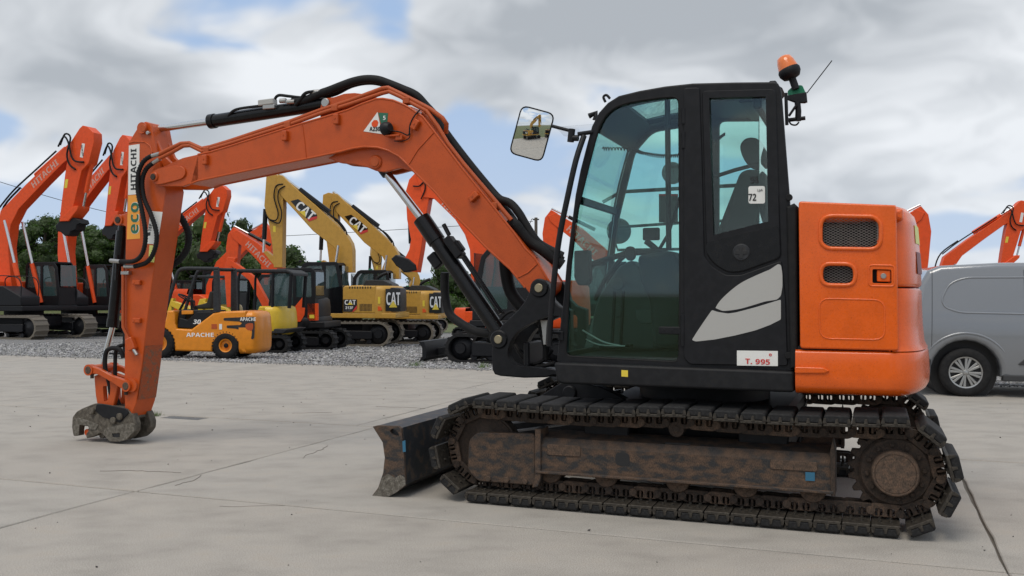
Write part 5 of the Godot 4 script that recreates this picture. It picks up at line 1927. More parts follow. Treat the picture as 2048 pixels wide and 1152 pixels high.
	for q in [[-0.52, 0.38], [-0.52, 0.62]]:
		g = Geo.new()
		g.box(Vector3(q[0], 1.02, q[1]), Vector3(0.16, 0.02, 0.09), 0.004, Transform3D(Basis(Vector3(0, 0, 1), 0.0), Vector3.ZERO))
		g.tube(p3([q[0], 1.02, q[1], q[0] + 0.02, 1.4, q[1]]), 0.012, 6)
		part("travel_pedal", g, "black_plastic", c)
	g = Geo.new()
	g.tube(curve3(p3([-0.66,1.142,0.85,-0.591,1.103,0.85,-0.504,1.063,0.86,-0.403,1.045,0.86])), 0.006, 5)
	g.tube(curve3(p3([-0.633,1.083,0.86,-0.538,1.046,0.86,-0.37,1.042,0.86])), 0.005, 5)
	part("loose_strap", g, "silver_decal", c)
	# spiral cord under the roof
	g = Geo.new()
	var cord := curve3(p3([-0.66,2.415,0.35,-0.453,2.397,0.35,-0.353,2.363,0.35,-0.212,2.338,0.35,-0.066,2.345,0.35,0.098,2.404,0.35,0.199,2.467,0.35]), 40)
	var spiral := PackedVector3Array()
	for i in cord.size():
		spiral.append(cord[i] + Vector3(0, sin(i * 1.6), cos(i * 1.6)) * 0.012)
	g.tube(spiral, 0.0045, 5)
	part("spiral_cord", g, "rubber", c)
	# sticker sheet on the far glass
	g = Geo.new()
	g.prism(p2([-0.316,2.107,-0.177,2.102,-0.178,1.896,-0.316,1.9]), 0.058, 0.060)
	part("instruction_sheet", g, "console", c)
	g = Geo.new()
	g.prism(p2([-0.316,2.107,-0.177,2.102,-0.177,2.087,-0.316,2.092]), 0.060, 0.0615)
	part("instruction_heading", g, "red", c)
	# guard rails and round mirror outside the far window
	g = Geo.new()
	g.tube(p3([-0.773,2.075,-0.06,-0.637,2.146,-0.06,-0.186,2.154,-0.06,0.523,2.165,-0.06]), 0.014, 8)
	g.tube(p3([-0.695,1.88,-0.06,-0.186,1.901,-0.06,0.523,1.917,-0.06]), 0.011, 8)
	g.tube(p3([-0.684,1.794,-0.06,-0.653,1.71,-0.06,-0.149,1.709,-0.06]), 0.011, 8)
	g.tube(p3([0.067,2.187,0.2,0.245,2.238,0.2,0.53,2.3,0.2]), 0.014, 8)
	part("guard_rail", g, "black", c)
	var m2 := Node3D.new()
	m2.name = "round_mirror"
	root.add_child(m2)
	g = Geo.new()
	var rm: Array = [-0.275,2.295,-0.694,1.866]
	for k in [[rm[0], rm[1], 0.085], [rm[2], rm[3], 0.10]]:
		g.lathe(p2([0.0001, 0.02, k[2] * 0.9, 0.015, k[2], 0.0, k[2], -0.01, k[2] * 0.7, -0.03, 0.0001, -0.04]), along(Vector3(k[0], k[1], -0.25), Vector3(0.5, 0, 0.8)), 24)
	part("mirror_shell", g, "charcoal", m2)
	# grab bar and mirror stay in front of the door
	var st := Node3D.new()
	st.name = "wing_mirror"
	root.add_child(st)
	g = Geo.new()
	g.tube(curve3(p3([-0.593,2.393,1.04,-0.628,2.233,1.1,-0.679,1.977,1.13,-0.732,1.724,1.13,-0.772,1.438,1.12,-0.803,1.149,1.1,-0.809,1.046,1.09]), 4), 0.019, 10)
	part("stay_bar", g, "black", st)
	g = Geo.new()
	g.tube(p3([-0.815,2.474,1.02,-0.677,2.43,1.04]), 0.011, 8)
	g.tube(p3([-0.67,2.441,1.05,-0.68,2.358,1.05]), 0.022, 10)
	g.tube(p3([-0.68,2.383,1.05,-0.627,2.38,1.05]), 0.020, 8)
	g.tube(p3([-0.63,2.406,1.05,-0.551,2.422,1]), 0.014, 8)
	g.tube(p3([-0.813,1.136,1.09,-0.761,1.126,1]), 0.010, 8)
	g.box(Vector3([-0.761,1.107,-0.761,1.107][0], [-0.761,1.107,-0.761,1.107][1], 1.0), Vector3(0.035, 0.06, 0.03), 0.004)
	part("mirror_bracket", g, "black", st)
	wing_mirror_head(st)
	# visor, lifting eye, lamps at the roof edge
	g = Geo.new()
	g.prism(p2([-0.9,2.525,-0.616,2.528,-0.616,2.437,-0.835,2.46]), 0.695, 0.70)
	part("rain_visor", g, "clear_plastic", root)
	g = Geo.new()
	g.tube(curve3(p3([-0.543,2.672,0.7,-0.557,2.706,0.7,-0.536,2.718,0.7,-0.512,2.693,0.7])), 0.009, 8)
	g.tube(p3([-0.687,2.604,0.6,-0.637,2.622,0.6,-0.644,2.574,0.6]), 0.02, 8)
	part("lifting_eye", g, "black", root)
	# beacon group on the rear roof corner
	var bc := Node3D.new()
	bc.name = "warning_beacon"
	root.add_child(bc)
	var bq: Array = [0.615,2.874,0.663,2.737,0.691,2.662]
	var ax := Vector3(-0.36, 0.93, 0)
	var bt := along(Vector3(bq[0], bq[1], 0.35), ax)
	g = Geo.new()
	g.lathe(p2([0.0001, 0.098, 0.025, 0.095, 0.046, 0.082, 0.058, 0.05, 0.067, 0.0]), bt, 24)
	part("beacon_dome", g, "beacon_orange", bc)
	g = Geo.new()
	g.lathe(p2([0.067, 0.002, 0.073, -0.01, 0.071, -0.035, 0.055, -0.062, 0.025, -0.072, 0.0001, -0.072]), bt, 24)
	g.tube(PackedVector3Array([bt * Vector3(0.0, -0.06, 0), Vector3(bq[2], bq[3], 0.35)]), 0.024, 12)
	part("beacon_base", g, "black_plastic", bc)
	g = Geo.new()
	g.prism(soft(p2([0.606,2.733,0.651,2.769,0.702,2.765,0.727,2.704,0.613,2.693]), 0.01, 2), 0.28, 0.33, 0.004)
	g.rod(Vector3([0.676,2.566,0.676,2.536][0], [0.676,2.566,0.676,2.536][1], 0.35), Vector3([0.676,2.566,0.676,2.536][2], [0.676,2.566,0.676,2.536][3], 0.35), 0.014, 10)
	part("green_mount", g, "green", bc)
	g = Geo.new()
	g.prism(p2([0.609,2.696,0.73,2.71,0.736,2.644,0.72,2.638,0.663,2.643,0.612,2.666]), 0.34, 0.37, 0.006)
	g.tube(p3([0.673,2.648,0.36,0.679,2.589,0.36,0.676,2.523,0.36]), 0.020, 10)
	g.tube(p3([0.615,2.533,0.36,0.723,2.539,0.36]), 0.014, 6)
	g.tube(curve3(p3([0.617,2.536,0.38,0.633,2.502,0.38,0.665,2.494,0.38,0.684,2.512,0.38])), 0.006, 6)
	g.tube(p3([0.62,2.556,0.38,0.668,2.625,0.38]), 0.009, 6)
	g.tube(p3([0.615,2.675,0.55,0.621,2.468,0.55]), 0.012, 6)
	part("beacon_bracket", g, "black", bc)
	g = Geo.new()
	g.tube(p3([0.733,2.703,0.36,0.89,2.904,0.36]), 0.0035, 6)
	part("antenna", g, "black", root)

func reversed2(p: PackedVector2Array) -> PackedVector2Array:
	var o := p.duplicate()
	o.reverse()
	return o

func main_seat(c: Node3D) -> void:
	var g := Geo.new()
	g.prism(soft(p2([0.344,2.157,0.398,2.178,0.503,2.157,0.509,1.928,0.381,1.472,0.186,1.473,0.137,1.607,0.22,1.838]), 0.03, 3), 0.30, 0.74, 0.05, T0, [], 3)
	part("seat_back", g, "seat_cloth", c)
	g = Geo.new()
	g.prism(soft(curve2(p2([0.333,2.34,0.359,2.381,0.404,2.392,0.449,2.376,0.483,2.325,0.502,2.252,0.493,2.207,0.432,2.197,0.381,2.216,0.346,2.277]), 3, true), 0.01, 1), 0.42, 0.64, 0.035, T0, [], 3)
	g.rod(Vector3([0.442,2.223,0.455,2.124][0], [0.442,2.223,0.455,2.124][1], 0.52), Vector3([0.442,2.223,0.455,2.124][2], [0.442,2.223,0.455,2.124][3], 0.52), 0.03, 10)
	part("headrest", g, "seat_cloth", c)
	g = Geo.new()
	g.prism(soft(p2([-0.08, 1.36, 0.42, 1.32, 0.45, 1.46, 0.0, 1.50, -0.10, 1.46]), 0.04, 3), 0.28, 0.76, 0.04, T0, [], 3)
	g.box(Vector3(0.18, 1.15, 0.5), Vector3(0.42, 0.4, 0.40), 0.03)
	part("seat_cushion", g, "seat_cloth", c)

# a slightly domed mirror that looks back over the yard behind the photographer
func wing_mirror_head(st: Node3D) -> void:
	var at := Vector3([-0.954,2.433,-0.954,2.433][0], [-0.954,2.433,-0.954,2.433][1], 1.02)
	var head := Basis.from_euler(Vector3(deg_to_rad(MIRROR_TILT), deg_to_rad(MIRROR_TURN), deg_to_rad(MIRROR_ROLL)))
	var t := Transform3D(head, at)
	var edge := soft(rect2(-0.110, -0.158, 0.110, 0.158), 0.045, 4)
	var g := Geo.new()
	g.prism(edge, -0.035, 0.0, 0.012, t, [], 2)
	part("mirror_shell", g, "black_plastic", st)
	g = Geo.new()
	var ring := PackedVector3Array()
	for q in edge:
		ring.append(t * Vector3(q.x, q.y, 0.001))
	ring.append(ring[0])
	g.tube(ring, 0.006, 6, false)
	part("mirror_rim", g, "black_plastic", st)
	g = Geo.new()
	var rad := 1.1
	var prev := PackedVector3Array()
	var ins := Geo.inset(edge, 0.004)
	var steps := 8
	for k in range(steps, -1, -1):
		var rr := PackedVector3Array()
		for q in ins:
			var e := q * (float(k) / steps + 0.0005)
			rr.append(Vector3(e.x, e.y, sqrt(rad * rad - e.length_squared()) - rad + 0.018))
		if not prev.is_empty():
			for i in rr.size():
				var j := (i + 1) % rr.size()
				var ns := []
				for q in [prev[i], prev[j], rr[j], rr[i]]:
					ns.append((head * (q - Vector3(0, 0, 0.018 - rad))).normalized())
				g.quad(t * prev[i], t * prev[j], t * rr[j], t * rr[i], ns[0], ns[1], ns[2], ns[3])
		prev = rr
	part("mirror_glass", g, "mirror_glass", st)

const MIRROR_TILT := 7.9
const MIRROR_TURN := 14.6
const MIRROR_ROLL := -16.0

# ------------------------------------------------------------------ machines standing on the gravel
func plate(called: String, poly: PackedVector2Array, z0: float, z1: float, mat: String, parent: Node3D, bev := 0.01, seg := 1) -> MeshInstance3D:
	var g := Geo.new()
	g.prism(poly, z0, z1, bev, T0, [], seg)
	return part(called, g, mat, parent)

# an endless track whose outline carries the grouser bars
func belt(parent: Node3D, x0: float, x1: float, r: float, z: float, width: float, shoes: int, mat: String, frame_mat := "black") -> void:
	var total := 2.0 * (x1 - x0) + TAU * r
	var p := PackedVector2Array()
	for k in shoes:
		for q in [[0.04, 0.0], [0.12, 1.0], [0.30, 1.0], [0.38, 0.0], [0.92, -0.2]]:
			var s: float = total * (k + q[0]) / shoes
			var rr: float = r + q[1] * 0.028
			if s < x1 - x0:
				p.append(Vector2(x0 + s, r + rr))
			elif s < x1 - x0 + PI * r:
				var a := PI / 2 - (s - (x1 - x0)) / r
				p.append(Vector2(x1, r) + Vector2.from_angle(a) * rr)
			elif s < 2.0 * (x1 - x0) + PI * r:
				p.append(Vector2(x1 - (s - (x1 - x0) - PI * r), r - rr))
			else:
				var a := -PI / 2 - (s - 2.0 * (x1 - x0) - PI * r) / r
				p.append(Vector2(x0, r) + Vector2.from_angle(a) * rr)
	var hole := PackedVector2Array()
	for k in 17:
		hole.append(Vector2(x1, r) + Vector2.from_angle(PI / 2 - PI * k / 16) * (r - 0.07))
	for k in 17:
		hole.append(Vector2(x0, r) + Vector2.from_angle(-PI / 2 - PI * k / 16) * (r - 0.07))
	var g := Geo.new()
	g.prism(p, z - width / 2, z + width / 2, 0.0, T0, [hole])
	part("crawler_track", g, mat, parent)
	g = Geo.new()
	g.prism(soft(p2([x0 + 0.25, r - 0.16, x1 - 0.2, r - 0.16, x1 - 0.2, r + 0.10, x0 + 0.25, r + 0.14]), 0.05), z - width * 0.42, z + width * 0.42, 0.02)
	part("track_frame", g, frame_mat, parent)
	for x in [x0, x1]:
		g = Geo.new()
		g.lathe(p2([0.0001, width * 0.40, r * 0.34, width * 0.40, r * 0.40, width * 0.30, r - 0.10, width * 0.22, r - 0.06, width * 0.12, r - 0.06, -width * 0.12, r - 0.10, -width * 0.22, r * 0.4, -width * 0.30, 0.0001, -width * 0.4]), Transform3D(Basis(Vector3(1, 0, 0), Vector3(0, 0, 1), Vector3(0, -1, 0)), Vector3(x, r, z)), 20)
		part("drive_wheel" if x == x1 else "idler_wheel", g, frame_mat, parent)
	var n := 5
	for k in n:
		g = Geo.new()
		g.rod(Vector3(lerpf(x0 + 0.3, x1 - 0.3, k / (n - 1.0)), 0.16, z - width * 0.36), Vector3(lerpf(x0 + 0.3, x1 - 0.3, k / (n - 1.0)), 0.16, z + width * 0.36), 0.075, 12)
		part("track_roller", g, frame_mat, parent)

func ram(parent: Node3D, called: String, a: Vector2, b: Vector2, split: float, r: float, z: float, barrel: String, from_b := true) -> void:
	var c := Node3D.new()
	c.name = called
	parent.add_child(c, true)
	var m := a.lerp(b, split)
	var g := Geo.new()
	g.rod(Vector3(a.x, a.y, z), Vector3(m.x, m.y, z), r * 0.55, 12)
	part("rod", g, "chrome", c)
	g = Geo.new()
	g.rod(Vector3(m.x, m.y, z), Vector3(b.x, b.y, z), r, 14)
	part("barrel", g, barrel, c)

# a box cab: near and far frames with panes, roof, rear and front glass
func box_cab(parent: Node3D, outline: PackedVector2Array, panes: Array, z0: float, z1: float, mat: String) -> Node3D:
	var c := Node3D.new()
	c.name = "cab"
	parent.add_child(c, true)
	for z in [z0, z1 - 0.05]:
		var g := Geo.new()
		g.prism(outline, z, z + 0.05, 0.012, T0, panes)
		part("side_frame", g, mat, c)
		for q in panes:
			g = Geo.new()
			g.prism(q, z + 0.024, z + 0.026)
			part("window_pane", g, "far_glass", c)
	var lo := Vector2(99, 99)
	var hi := Vector2(-99, -99)
	for q in outline:
		lo = lo.min(q)
		hi = hi.max(q)
	var pts := outline.duplicate()
	if Geo.area(pts) < 0:
		pts.reverse()
	var roof := PackedVector2Array()
	for q in pts:
		if q.y > hi.y - 0.16:
			roof.append(q)
	var a := PackedVector2Array([Vector2(9, hi.y), Vector2(-9, hi.y)])
	for q in roof:
		if q.x < a[0].x:
			a[0] = q
		if q.x > a[1].x:
			a[1] = q
	var g := Geo.new()
	g.prism(strap2(shifted(a, 0, -0.02), [0.03, 0.03]), z0 + 0.02, z1 - 0.02, 0.01)
	part("roof", g, mat, c)
	g = Geo.new()
	g.box(Vector3((lo.x + hi.x) / 2, lo.y + 0.35, (z0 + z1) / 2), Vector3((hi.x - lo.x) * 0.94, 0.7, z1 - z0 - 0.08), 0.02)
	part("lower_panel", g, mat, c)
	g = Geo.new()
	g.box(Vector3(hi.x - 0.03, lo.y + 0.7, (z0 + z1) / 2), Vector3(0.04, 0.06, z1 - z0 - 0.1))
	g.prism(soft(p2([hi.x - 0.55, lo.y + 0.3, hi.x - 0.2, lo.y + 0.3, hi.x - 0.12, lo.y + 1.25, hi.x - 0.3, lo.y + 1.28, hi.x - 0.42, lo.y + 0.75, hi.x - 0.75, lo.y + 0.72, hi.x - 0.75, lo.y + 0.5]), 0.05), z0 + 0.25, z1 - 0.25, 0.03)
	part("operator_seat", g, "seat_cloth", c)
	# rear and front panes
	for e in [[lo.x + 0.02, 1], [hi.x - 0.02, -1]]:
		g = Geo.new()
		var top := hi.y - 0.12
		var xb: float = e[0]
		g.box(Vector3(xb, (lo.y + 0.75 + top) / 2, (z0 + z1) / 2), Vector3(0.004, top - lo.y - 0.75, z1 - z0 - 0.14))
		part("window_pane", g, "far_glass", c)
	return c

func tail(parent: Node3D, called: String, x0: float, xr: float, half: float, rows: Array, mat: String, bend: float) -> void:
	var g := Geo.new()
	var rings := []
	for q in rows:
		rings.append(tail_ring(q[0], q[1], x0, xr, half, bend))
	g.skin(rings, false, true)
	g.fan(rings[0], Vector3.DOWN)
	g.fan(rings[rings.size() - 1], Vector3.UP)
	part(called, g, mat, parent)

func hose_on(parent: Node3D, pts: Array, r: float, mat := "rubber") -> void:
	var g := Geo.new()
	g.tube(curve3(p3(pts)), r, 7)
	part("hydraulic_hose", g, mat, parent)

# ---- big yellow excavator
func make_yellow_excavator(label: String) -> Node3D:
	var r := thing("yellow_excavator", label, "excavator", Vector3(-5.637,-0.313,-31.846), -4, "big yellow excavators on the gravel")
	for z in [1.0, -1.0]:
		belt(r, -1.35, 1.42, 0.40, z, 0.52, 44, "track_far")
	var g := Geo.new()
	g.box(Vector3(0, 0.55, 0), Vector3(1.6, 0.4, 1.6), 0.04)
	g.lathe(p2([0.0001, 0.92, 0.6, 0.92, 0.6, 0.74, 0.0001, 0.74]), T0, 24)
	part("car_body", g, "black", r)
	plate("deck", soft(p2([-1.25, 0.93, 2.0, 0.91, 2.0, 1.07, -1.25, 1.07]), 0.03), -1.24, 1.24, "cat_yellow", r, 0.02, 2)
	plate("engine_cover", soft(p2([0.27, 1.07, 1.35, 1.07, 1.35, 1.96, 0.36, 1.96, 0.27, 1.90]), 0.04), 0.2, 1.24, "cat_yellow", r, 0.04, 3)
	plate("engine_cover", soft(p2([-0.6, 1.07, 1.35, 1.07, 1.35, 1.94, 0.1, 1.90, -0.6, 1.5]), 0.06), -1.24, -0.2, "cat_yellow", r, 0.05, 3)
	plate("hood_top", soft(p2([0.3, 1.5, 1.35, 1.5, 1.35, 2.0, 0.3, 1.98]), 0.04), -0.3, 0.3, "cat_yellow", r, 0.02)
	plate("hood_duct", soft(p2([0.75, 1.95, 1.75, 1.95, 1.72, 2.02, 1.4, 2.16, 0.85, 2.16]), 0.03), -0.7, 0.5, "charcoal", r, 0.03, 2)
	tail(r, "counterweight", 1.32, 2.02, 1.25, [[0.90, 0.10], [0.92, 0.03], [1.0, 0.0], [1.5, 0.01], [1.8, 0.03], [1.9, 0.06], [1.96, 0.14]], "cat_yellow", 1.36)
	tail(r, "rear_panel", 1.75, 2.03, 1.06, [[1.12, 0.0], [1.2, 0.0], [1.6, 0.0], [1.86, 0.02], [1.90, 0.08]], "black", 1.76)
	g = Geo.new()
	g.tube(curve3(p3([1.2, 2.0, 0.3, 1.2, 2.2, 0.3, 1.35, 2.32, 0.3, 1.55, 2.4, 0.3])), 0.055, 10)
	part("exhaust_pipe", g, "black", r)
	# cab with black lower panel
	var out := p2([-1.24, 1.08, -1.30, 1.5, -1.18, 2.45, -1.02, 2.68, -0.9, 2.73, 0.05, 2.73, 0.12, 2.68, 0.25, 1.97, 0.25, 1.08])
	box_cab(r, out, [soft(p2([-1.16, 1.55, -1.06, 2.42, -0.92, 2.60, -0.42, 2.62, -0.42, 1.55]), 0.05), soft(p2([-0.30, 1.62, -0.30, 2.62, 0.02, 2.62, 0.14, 1.98, 0.14, 1.62]), 0.04)], 0.25, 1.22, "black")
	plate("model_panel", p2([-0.60, 1.08, 0.26, 1.08, 0.26, 1.95, -0.60, 1.80]), 1.215, 1.238, "black_gloss", r, 0.003)
	plate("model_plate", p2([0.29, 1.12, 0.62, 1.12, 0.74, 1.22, 0.74, 1.52, 0.29, 1.52]), 1.24, 1.248, "print_black", r, 0.001)
	plate("red_corner", p2([0.58, 1.12, 0.62, 1.12, 0.74, 1.22, 0.74, 1.34]), 1.248, 1.250, "red", r, 0.0)
	lettering("CAT", 0.15, Vector3(0.515, 1.42, 1.251), Basis.IDENTITY, "white", r, 0.98)
	plate("yellow_triangle", p2([0.42, 1.345, 0.61, 1.345, 0.515, 1.43]), 1.252, 1.255, "sticker_yellow", r, 0.0)
	lettering("313F", 0.085, Vector3(0.49, 1.25, 1.251), Basis.IDENTITY, "white", r)
	lettering("L GC", 0.055, Vector3(0.48, 1.165, 1.251), Basis.IDENTITY, "lettering_grey", r)
	g = Geo.new()
	for k in 9:
		g.box(Vector3(0.50 + 0.085 * k, 1.90, 1.243), Vector3(0.035, 0.07, 0.006), 0.0)
	part("louvre", g, "print_black", r).set_meta("kind", "stuff")
	g = Geo.new()
	for i in 9:
		for j in 6:
			g.box(Vector3(0.84 + 0.045 * i, 1.16 + 0.040 * j, 1.243), Vector3(0.030, 0.026, 0.006), 0.0)
	part("louvre", g, "print_black", r).set_meta("kind", "stuff")
	# large letters on the curved rear corner: set flat against the panel's flank and rear
	var turn := Basis(Vector3.UP, deg_to_rad(50))
	plate_at(r, "logo_plate", rect2(-0.30, -0.36, 0.30, 0.36, 0.02), Transform3D(turn, Vector3(1.86, 1.50, 1.02)), "black_gloss", 0.012)
	lettering("CAT", 0.40, Vector3(1.86, 1.53, 1.02) + turn * Vector3(0, 0, 0.014), turn, "white", r, 0.58)
	plate_at(r, "yellow_triangle", p2([-0.17, -0.24, 0.17, -0.24, 0.0, -0.02]), Transform3D(turn, Vector3(1.86, 1.50, 1.02) + turn * Vector3(0, 0, 0.016)), "sticker_yellow", 0.003)
	plate("reflector", p2([1.42, 1.15, 1.56, 1.17, 1.52, 1.28, 1.42, 1.30]), 1.225, 1.25, "reflector_orange", r, 0.0)
	plate("warning_sticker", p2([1.42, 1.38, 1.50, 1.38, 1.50, 1.60, 1.42, 1.60]), 1.222, 1.248, "sticker_yellow", r, 0.0)
	g = Geo.new()
	g.box(Vector3(-1.2, 2.76, 1.0), Vector3(0.10, 0.07, 0.09), 0.02)
	part("work_lamp", g, "black", r)
	plate("green_beacon", rect2(-0.66, 2.72, -0.53, 2.78, 0.02), 0.85, 0.97, "green", r, 0.01)
	# boom, arm and rams
	var b := Node3D.new()
	b.name = "boom"
	r.add_child(b)
	plate("boom_box", p2([-2.206,5.667,-2.052,5.666,-1.795,5.412,-1.471,5.125,-0.942,4.686,-0.5,4.282,-0.092,3.912,0.162,3.627,0.298,3.393,0.349,3.159,0.349,2.409,0.079,2.41,-0.294,2.494,-0.328,2.728,-0.193,3.094,-0.295,3.262,-0.448,3.379,-0.686,3.564,-0.992,3.799,-1.589,4.455,-2.051,4.945,-2.256,5.265]), -0.24, 0.24, "cat_yellow", b, 0.015)
	plate("logo_band", p2([-1.749,4.8,-1.494,4.865,-1.12,4.595,-0.848,4.326,-0.848,4.226,-1.12,4.128,-1.426,4.43]), 0.24, 0.246, "black_gloss", b, 0.0)
	plate("red_corner", p2([-0.848,4.293,-0.848,4.21,-1.119,4.111,-1.205,4.212]), 0.246, 0.248, "red", b, 0.0)
	var lp: Array = [-1.256,4.479,-1.222,4.395]
	lettering("CAT", 0.30, Vector3(lp[0], lp[1], 0.25), turn_z(-40), "white", b, 0.95)
	plate_at(b, "yellow_triangle", p2([-0.14, -0.16, 0.16, -0.16, 0.01, 0.0]), Transform3D(turn_z(-40), Vector3(lp[0], lp[1], 0.252)), "sticker_yellow", 0.003)
	var a := Node3D.new()
	a.name = "dipper_arm"
	r.add_child(a)
	plate("arm_box", p2([-2.599,5.637,-2.394,5.719,-2.206,5.684,-2.069,5.482,-2.017,4.978,-2.032,3.838,-2.047,2.581,-2.338,2.581,-2.373,3.168,-2.459,3.84,-2.58,4.344,-2.666,4.647,-2.633,5.1]), -0.2, 0.2, "cat_yellow", a, 0.012)
	plate("warning_sticker", p2([-2.358,3.97,-2.272,3.969,-2.272,3.768,-2.357,3.769]), 0.2, 0.206, "sticker_yellow", a, 0.0)
	plate("bucket_link", p2([-2.701,3.088,-2.598,3.138,-2.186,2.801,-2.22,2.667,-2.357,2.667]), -0.16, 0.16, "cat_yellow", a, 0.01)
	var q: Array = [-2.257,5.721,-0.491,4.295,-2.686,4.56,-2.752,3.093,-0.081,3.302,-0.335,2.162]
	ram(r, "arm_cylinder", Vector2(q[0], q[1] + 0.05), Vector2(q[2], q[3] + 0.14), 0.42, 0.09, 0.0, "cylinder_black")
	ram(r, "bucket_cylinder", Vector2(q[6], q[7]), Vector2(q[4], q[5]), 0.3, 0.08, 0.0, "cylinder_black")
	for z in [0.42, -0.42]:
		ram(r, "boom_cylinder", Vector2(q[8], q[9]), Vector2(q[10], q[11] - 0.6), 0.5, 0.075, z, "cat_yellow")
	hose_on(a, [-2.009,5.371,0.24,-2.241,5.304,0.26,-2.309,4.92,0.26,-2.168,4.416,0.27,-2.239,4.166,0.26,-2.485,4.203,0.24,-2.635,4.425,0.2], 0.022)
	hose_on(a, [-1.941,5.304,0.24,-2.132,5.167,0.28,-2.166,4.833,0.28,-2.046,4.414,0.28,-2.13,4.064,0.28,-2.457,4.171,0.22], 0.022)
	hose_on(a, [-2.13,5.016,-0.2,-2.059,4.63,-0.25,-2.112,4.235,-0.2], 0.022)
	hose_on(b, [-1.506,5.182,0.1,-1.118,4.873,0.14,-0.692,4.535,0.14,-0.278,4.202,0.1,0.062,3.798,0.1], 0.03)
	hose_on(b, [-0.506,4.362,0.2,-0.167,4.16,0.2,0.087,3.858,0.2,0.15,3.659,0.18], 0.024)
	return r

func plate_at(parent: Node3D, called: String, poly: PackedVector2Array, t: Transform3D, mat: String, thick: float) -> void:
	var g := Geo.new()
	g.prism(poly, 0.0, thick, 0.0, t)
	part(called, g, mat, parent)

# ---- big orange excavator with raised boom, turned towards the camera
func make_tall_excavator(label: String) -> Node3D:
	var r := thing("tall_orange_excavator", label, "excavator", Vector3(-19.028,-0.315,-37.032), 160, "tall orange excavators with raised booms")
	for z in [1.2, -1.2]:
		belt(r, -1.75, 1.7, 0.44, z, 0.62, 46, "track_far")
	var g := Geo.new()
	g.box(Vector3(0, 0.65, 0), Vector3(2.0, 0.45, 1.9), 0.05)
	g.lathe(p2([0.0001, 1.05, 0.7, 1.05, 0.7, 0.86, 0.0001, 0.86]), T0, 24)
	part("car_body", g, "black", r)
	plate("deck", soft(p2([-1.35, 1.05, 2.4, 1.05, 2.4, 1.25, -1.35, 1.25]), 0.03), -1.34, 1.34, "black", r, 0.02)
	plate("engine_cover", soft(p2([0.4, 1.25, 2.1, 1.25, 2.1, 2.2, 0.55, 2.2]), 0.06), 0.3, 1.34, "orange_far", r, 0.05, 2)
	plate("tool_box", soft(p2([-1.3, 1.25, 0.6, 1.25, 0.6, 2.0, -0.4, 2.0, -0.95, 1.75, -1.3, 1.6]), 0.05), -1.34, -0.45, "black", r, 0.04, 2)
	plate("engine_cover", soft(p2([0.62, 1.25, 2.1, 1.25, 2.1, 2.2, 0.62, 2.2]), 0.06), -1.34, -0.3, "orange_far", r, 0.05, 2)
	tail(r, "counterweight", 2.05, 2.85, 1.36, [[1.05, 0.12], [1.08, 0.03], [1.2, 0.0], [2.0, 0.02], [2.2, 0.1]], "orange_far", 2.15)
	var out := p2([-1.30, 1.25, -1.36, 1.7, -1.22, 2.75, -1.05, 2.95, 0.25, 2.95, 0.38, 2.82, 0.42, 1.25])
	box_cab(r, out, [soft(p2([-1.24, 1.62, -1.10, 2.70, -0.98, 2.82, -0.50, 2.82, -0.50, 1.62]), 0.05), soft(p2([-0.38, 1.95, -0.38, 2.80, 0.24, 2.80, 0.30, 1.95]), 0.05)], 0.42, 1.34, "black")
	for z in [-1.3, -0.5]:
		g = Geo.new()
		g.tube(curve3(p3([-1.25, 1.6, z, -1.25, 2.1, z, -0.9, 2.35, z, 0.3, 2.35, z, 0.4, 2.0, z])), 0.02, 6)
		part("hand_rail", g, "black", r)
	var b := Node3D.new()
	b.name = "boom"
	r.add_child(b)
	plate("boom_box", p2([0.36, 1.65, 0.86, 1.62, 1.10, 2.6, 1.22, 3.4, 1.20, 4.3, 1.0, 4.95, -0.27, 5.92, -2.4, 7.40, -2.78, 7.4, -2.85, 7.1, -2.62, 6.93, -2.16, 6.68, -1.14, 5.93, 0.06, 5.0, 0.46, 4.4, 0.60, 3.5, 0.48, 2.5]), -0.21, 0.21, "orange_far", b, 0.015)
	var face := Basis(Vector3.UP, PI)
	# this flank looks along -z: letters run from foot to tip
	lettering("HITACHI", 0.25, Vector3(-1.25, 6.30, -0.214), face * turn_z(35), "lettering_pale", b, 1.1)
	lettering("HITACHI", 0.25, Vector3(-1.25, 6.30, 0.214), turn_z(-35), "lettering_pale", b, 1.1)
	var a := Node3D.new()
	a.name = "dipper_arm"
	r.add_child(a)
	plate("arm_box", p2([-2.95, 7.95, -3.10, 8.05, -3.32, 8.0, -3.62, 7.75, -3.64, 7.4, -3.50, 6.95, -3.40, 6.62, -3.06, 6.35, -2.72, 5.2, -2.40, 4.25, -1.95, 4.2, -2.08, 5.15, -2.28, 6.4, -2.46, 7.2, -2.52, 7.45]), -0.22, 0.22, "orange_far", a, 0.012)
	plate("white_sticker", p2([-3.22, 7.35, -3.08, 7.38, -2.98, 6.86, -3.12, 6.83]), -0.226, -0.22, "white_decal", a, 0.0)
	plate("warning_sticker", p2([-2.42, 6.05, -2.28, 6.05, -2.22, 5.72, -2.36, 5.72]), -0.226, -0.22, "sticker_yellow", a, 0.0)
	lettering("HITACHI", 0.075, Vector3(-3.10, 7.1, -0.228), face * turn_z(100), "print_black", a)
	plate("bucket_link", p2([-2.05, 4.45, -2.2, 4.62, -2.75, 5.02, -2.98, 5.02, -2.95, 4.88, -2.5, 4.45]), -0.3, 0.3, "orange_far", a, 0.02)
	var h := Node3D.new()
	h.name = "quick_hitch"
	r.add_child(h)
	plate("hitch_body", p2([-1.78, 4.30, -2.05, 4.52, -2.40, 4.66, -2.98, 4.50, -3.04, 4.36, -2.86, 4.30, -2.80, 4.12, -2.55, 4.05, -2.50, 3.92, -2.25, 3.90, -2.05, 4.05, -1.86, 4.10]), -0.24, 0.24, "black", h, 0.03)
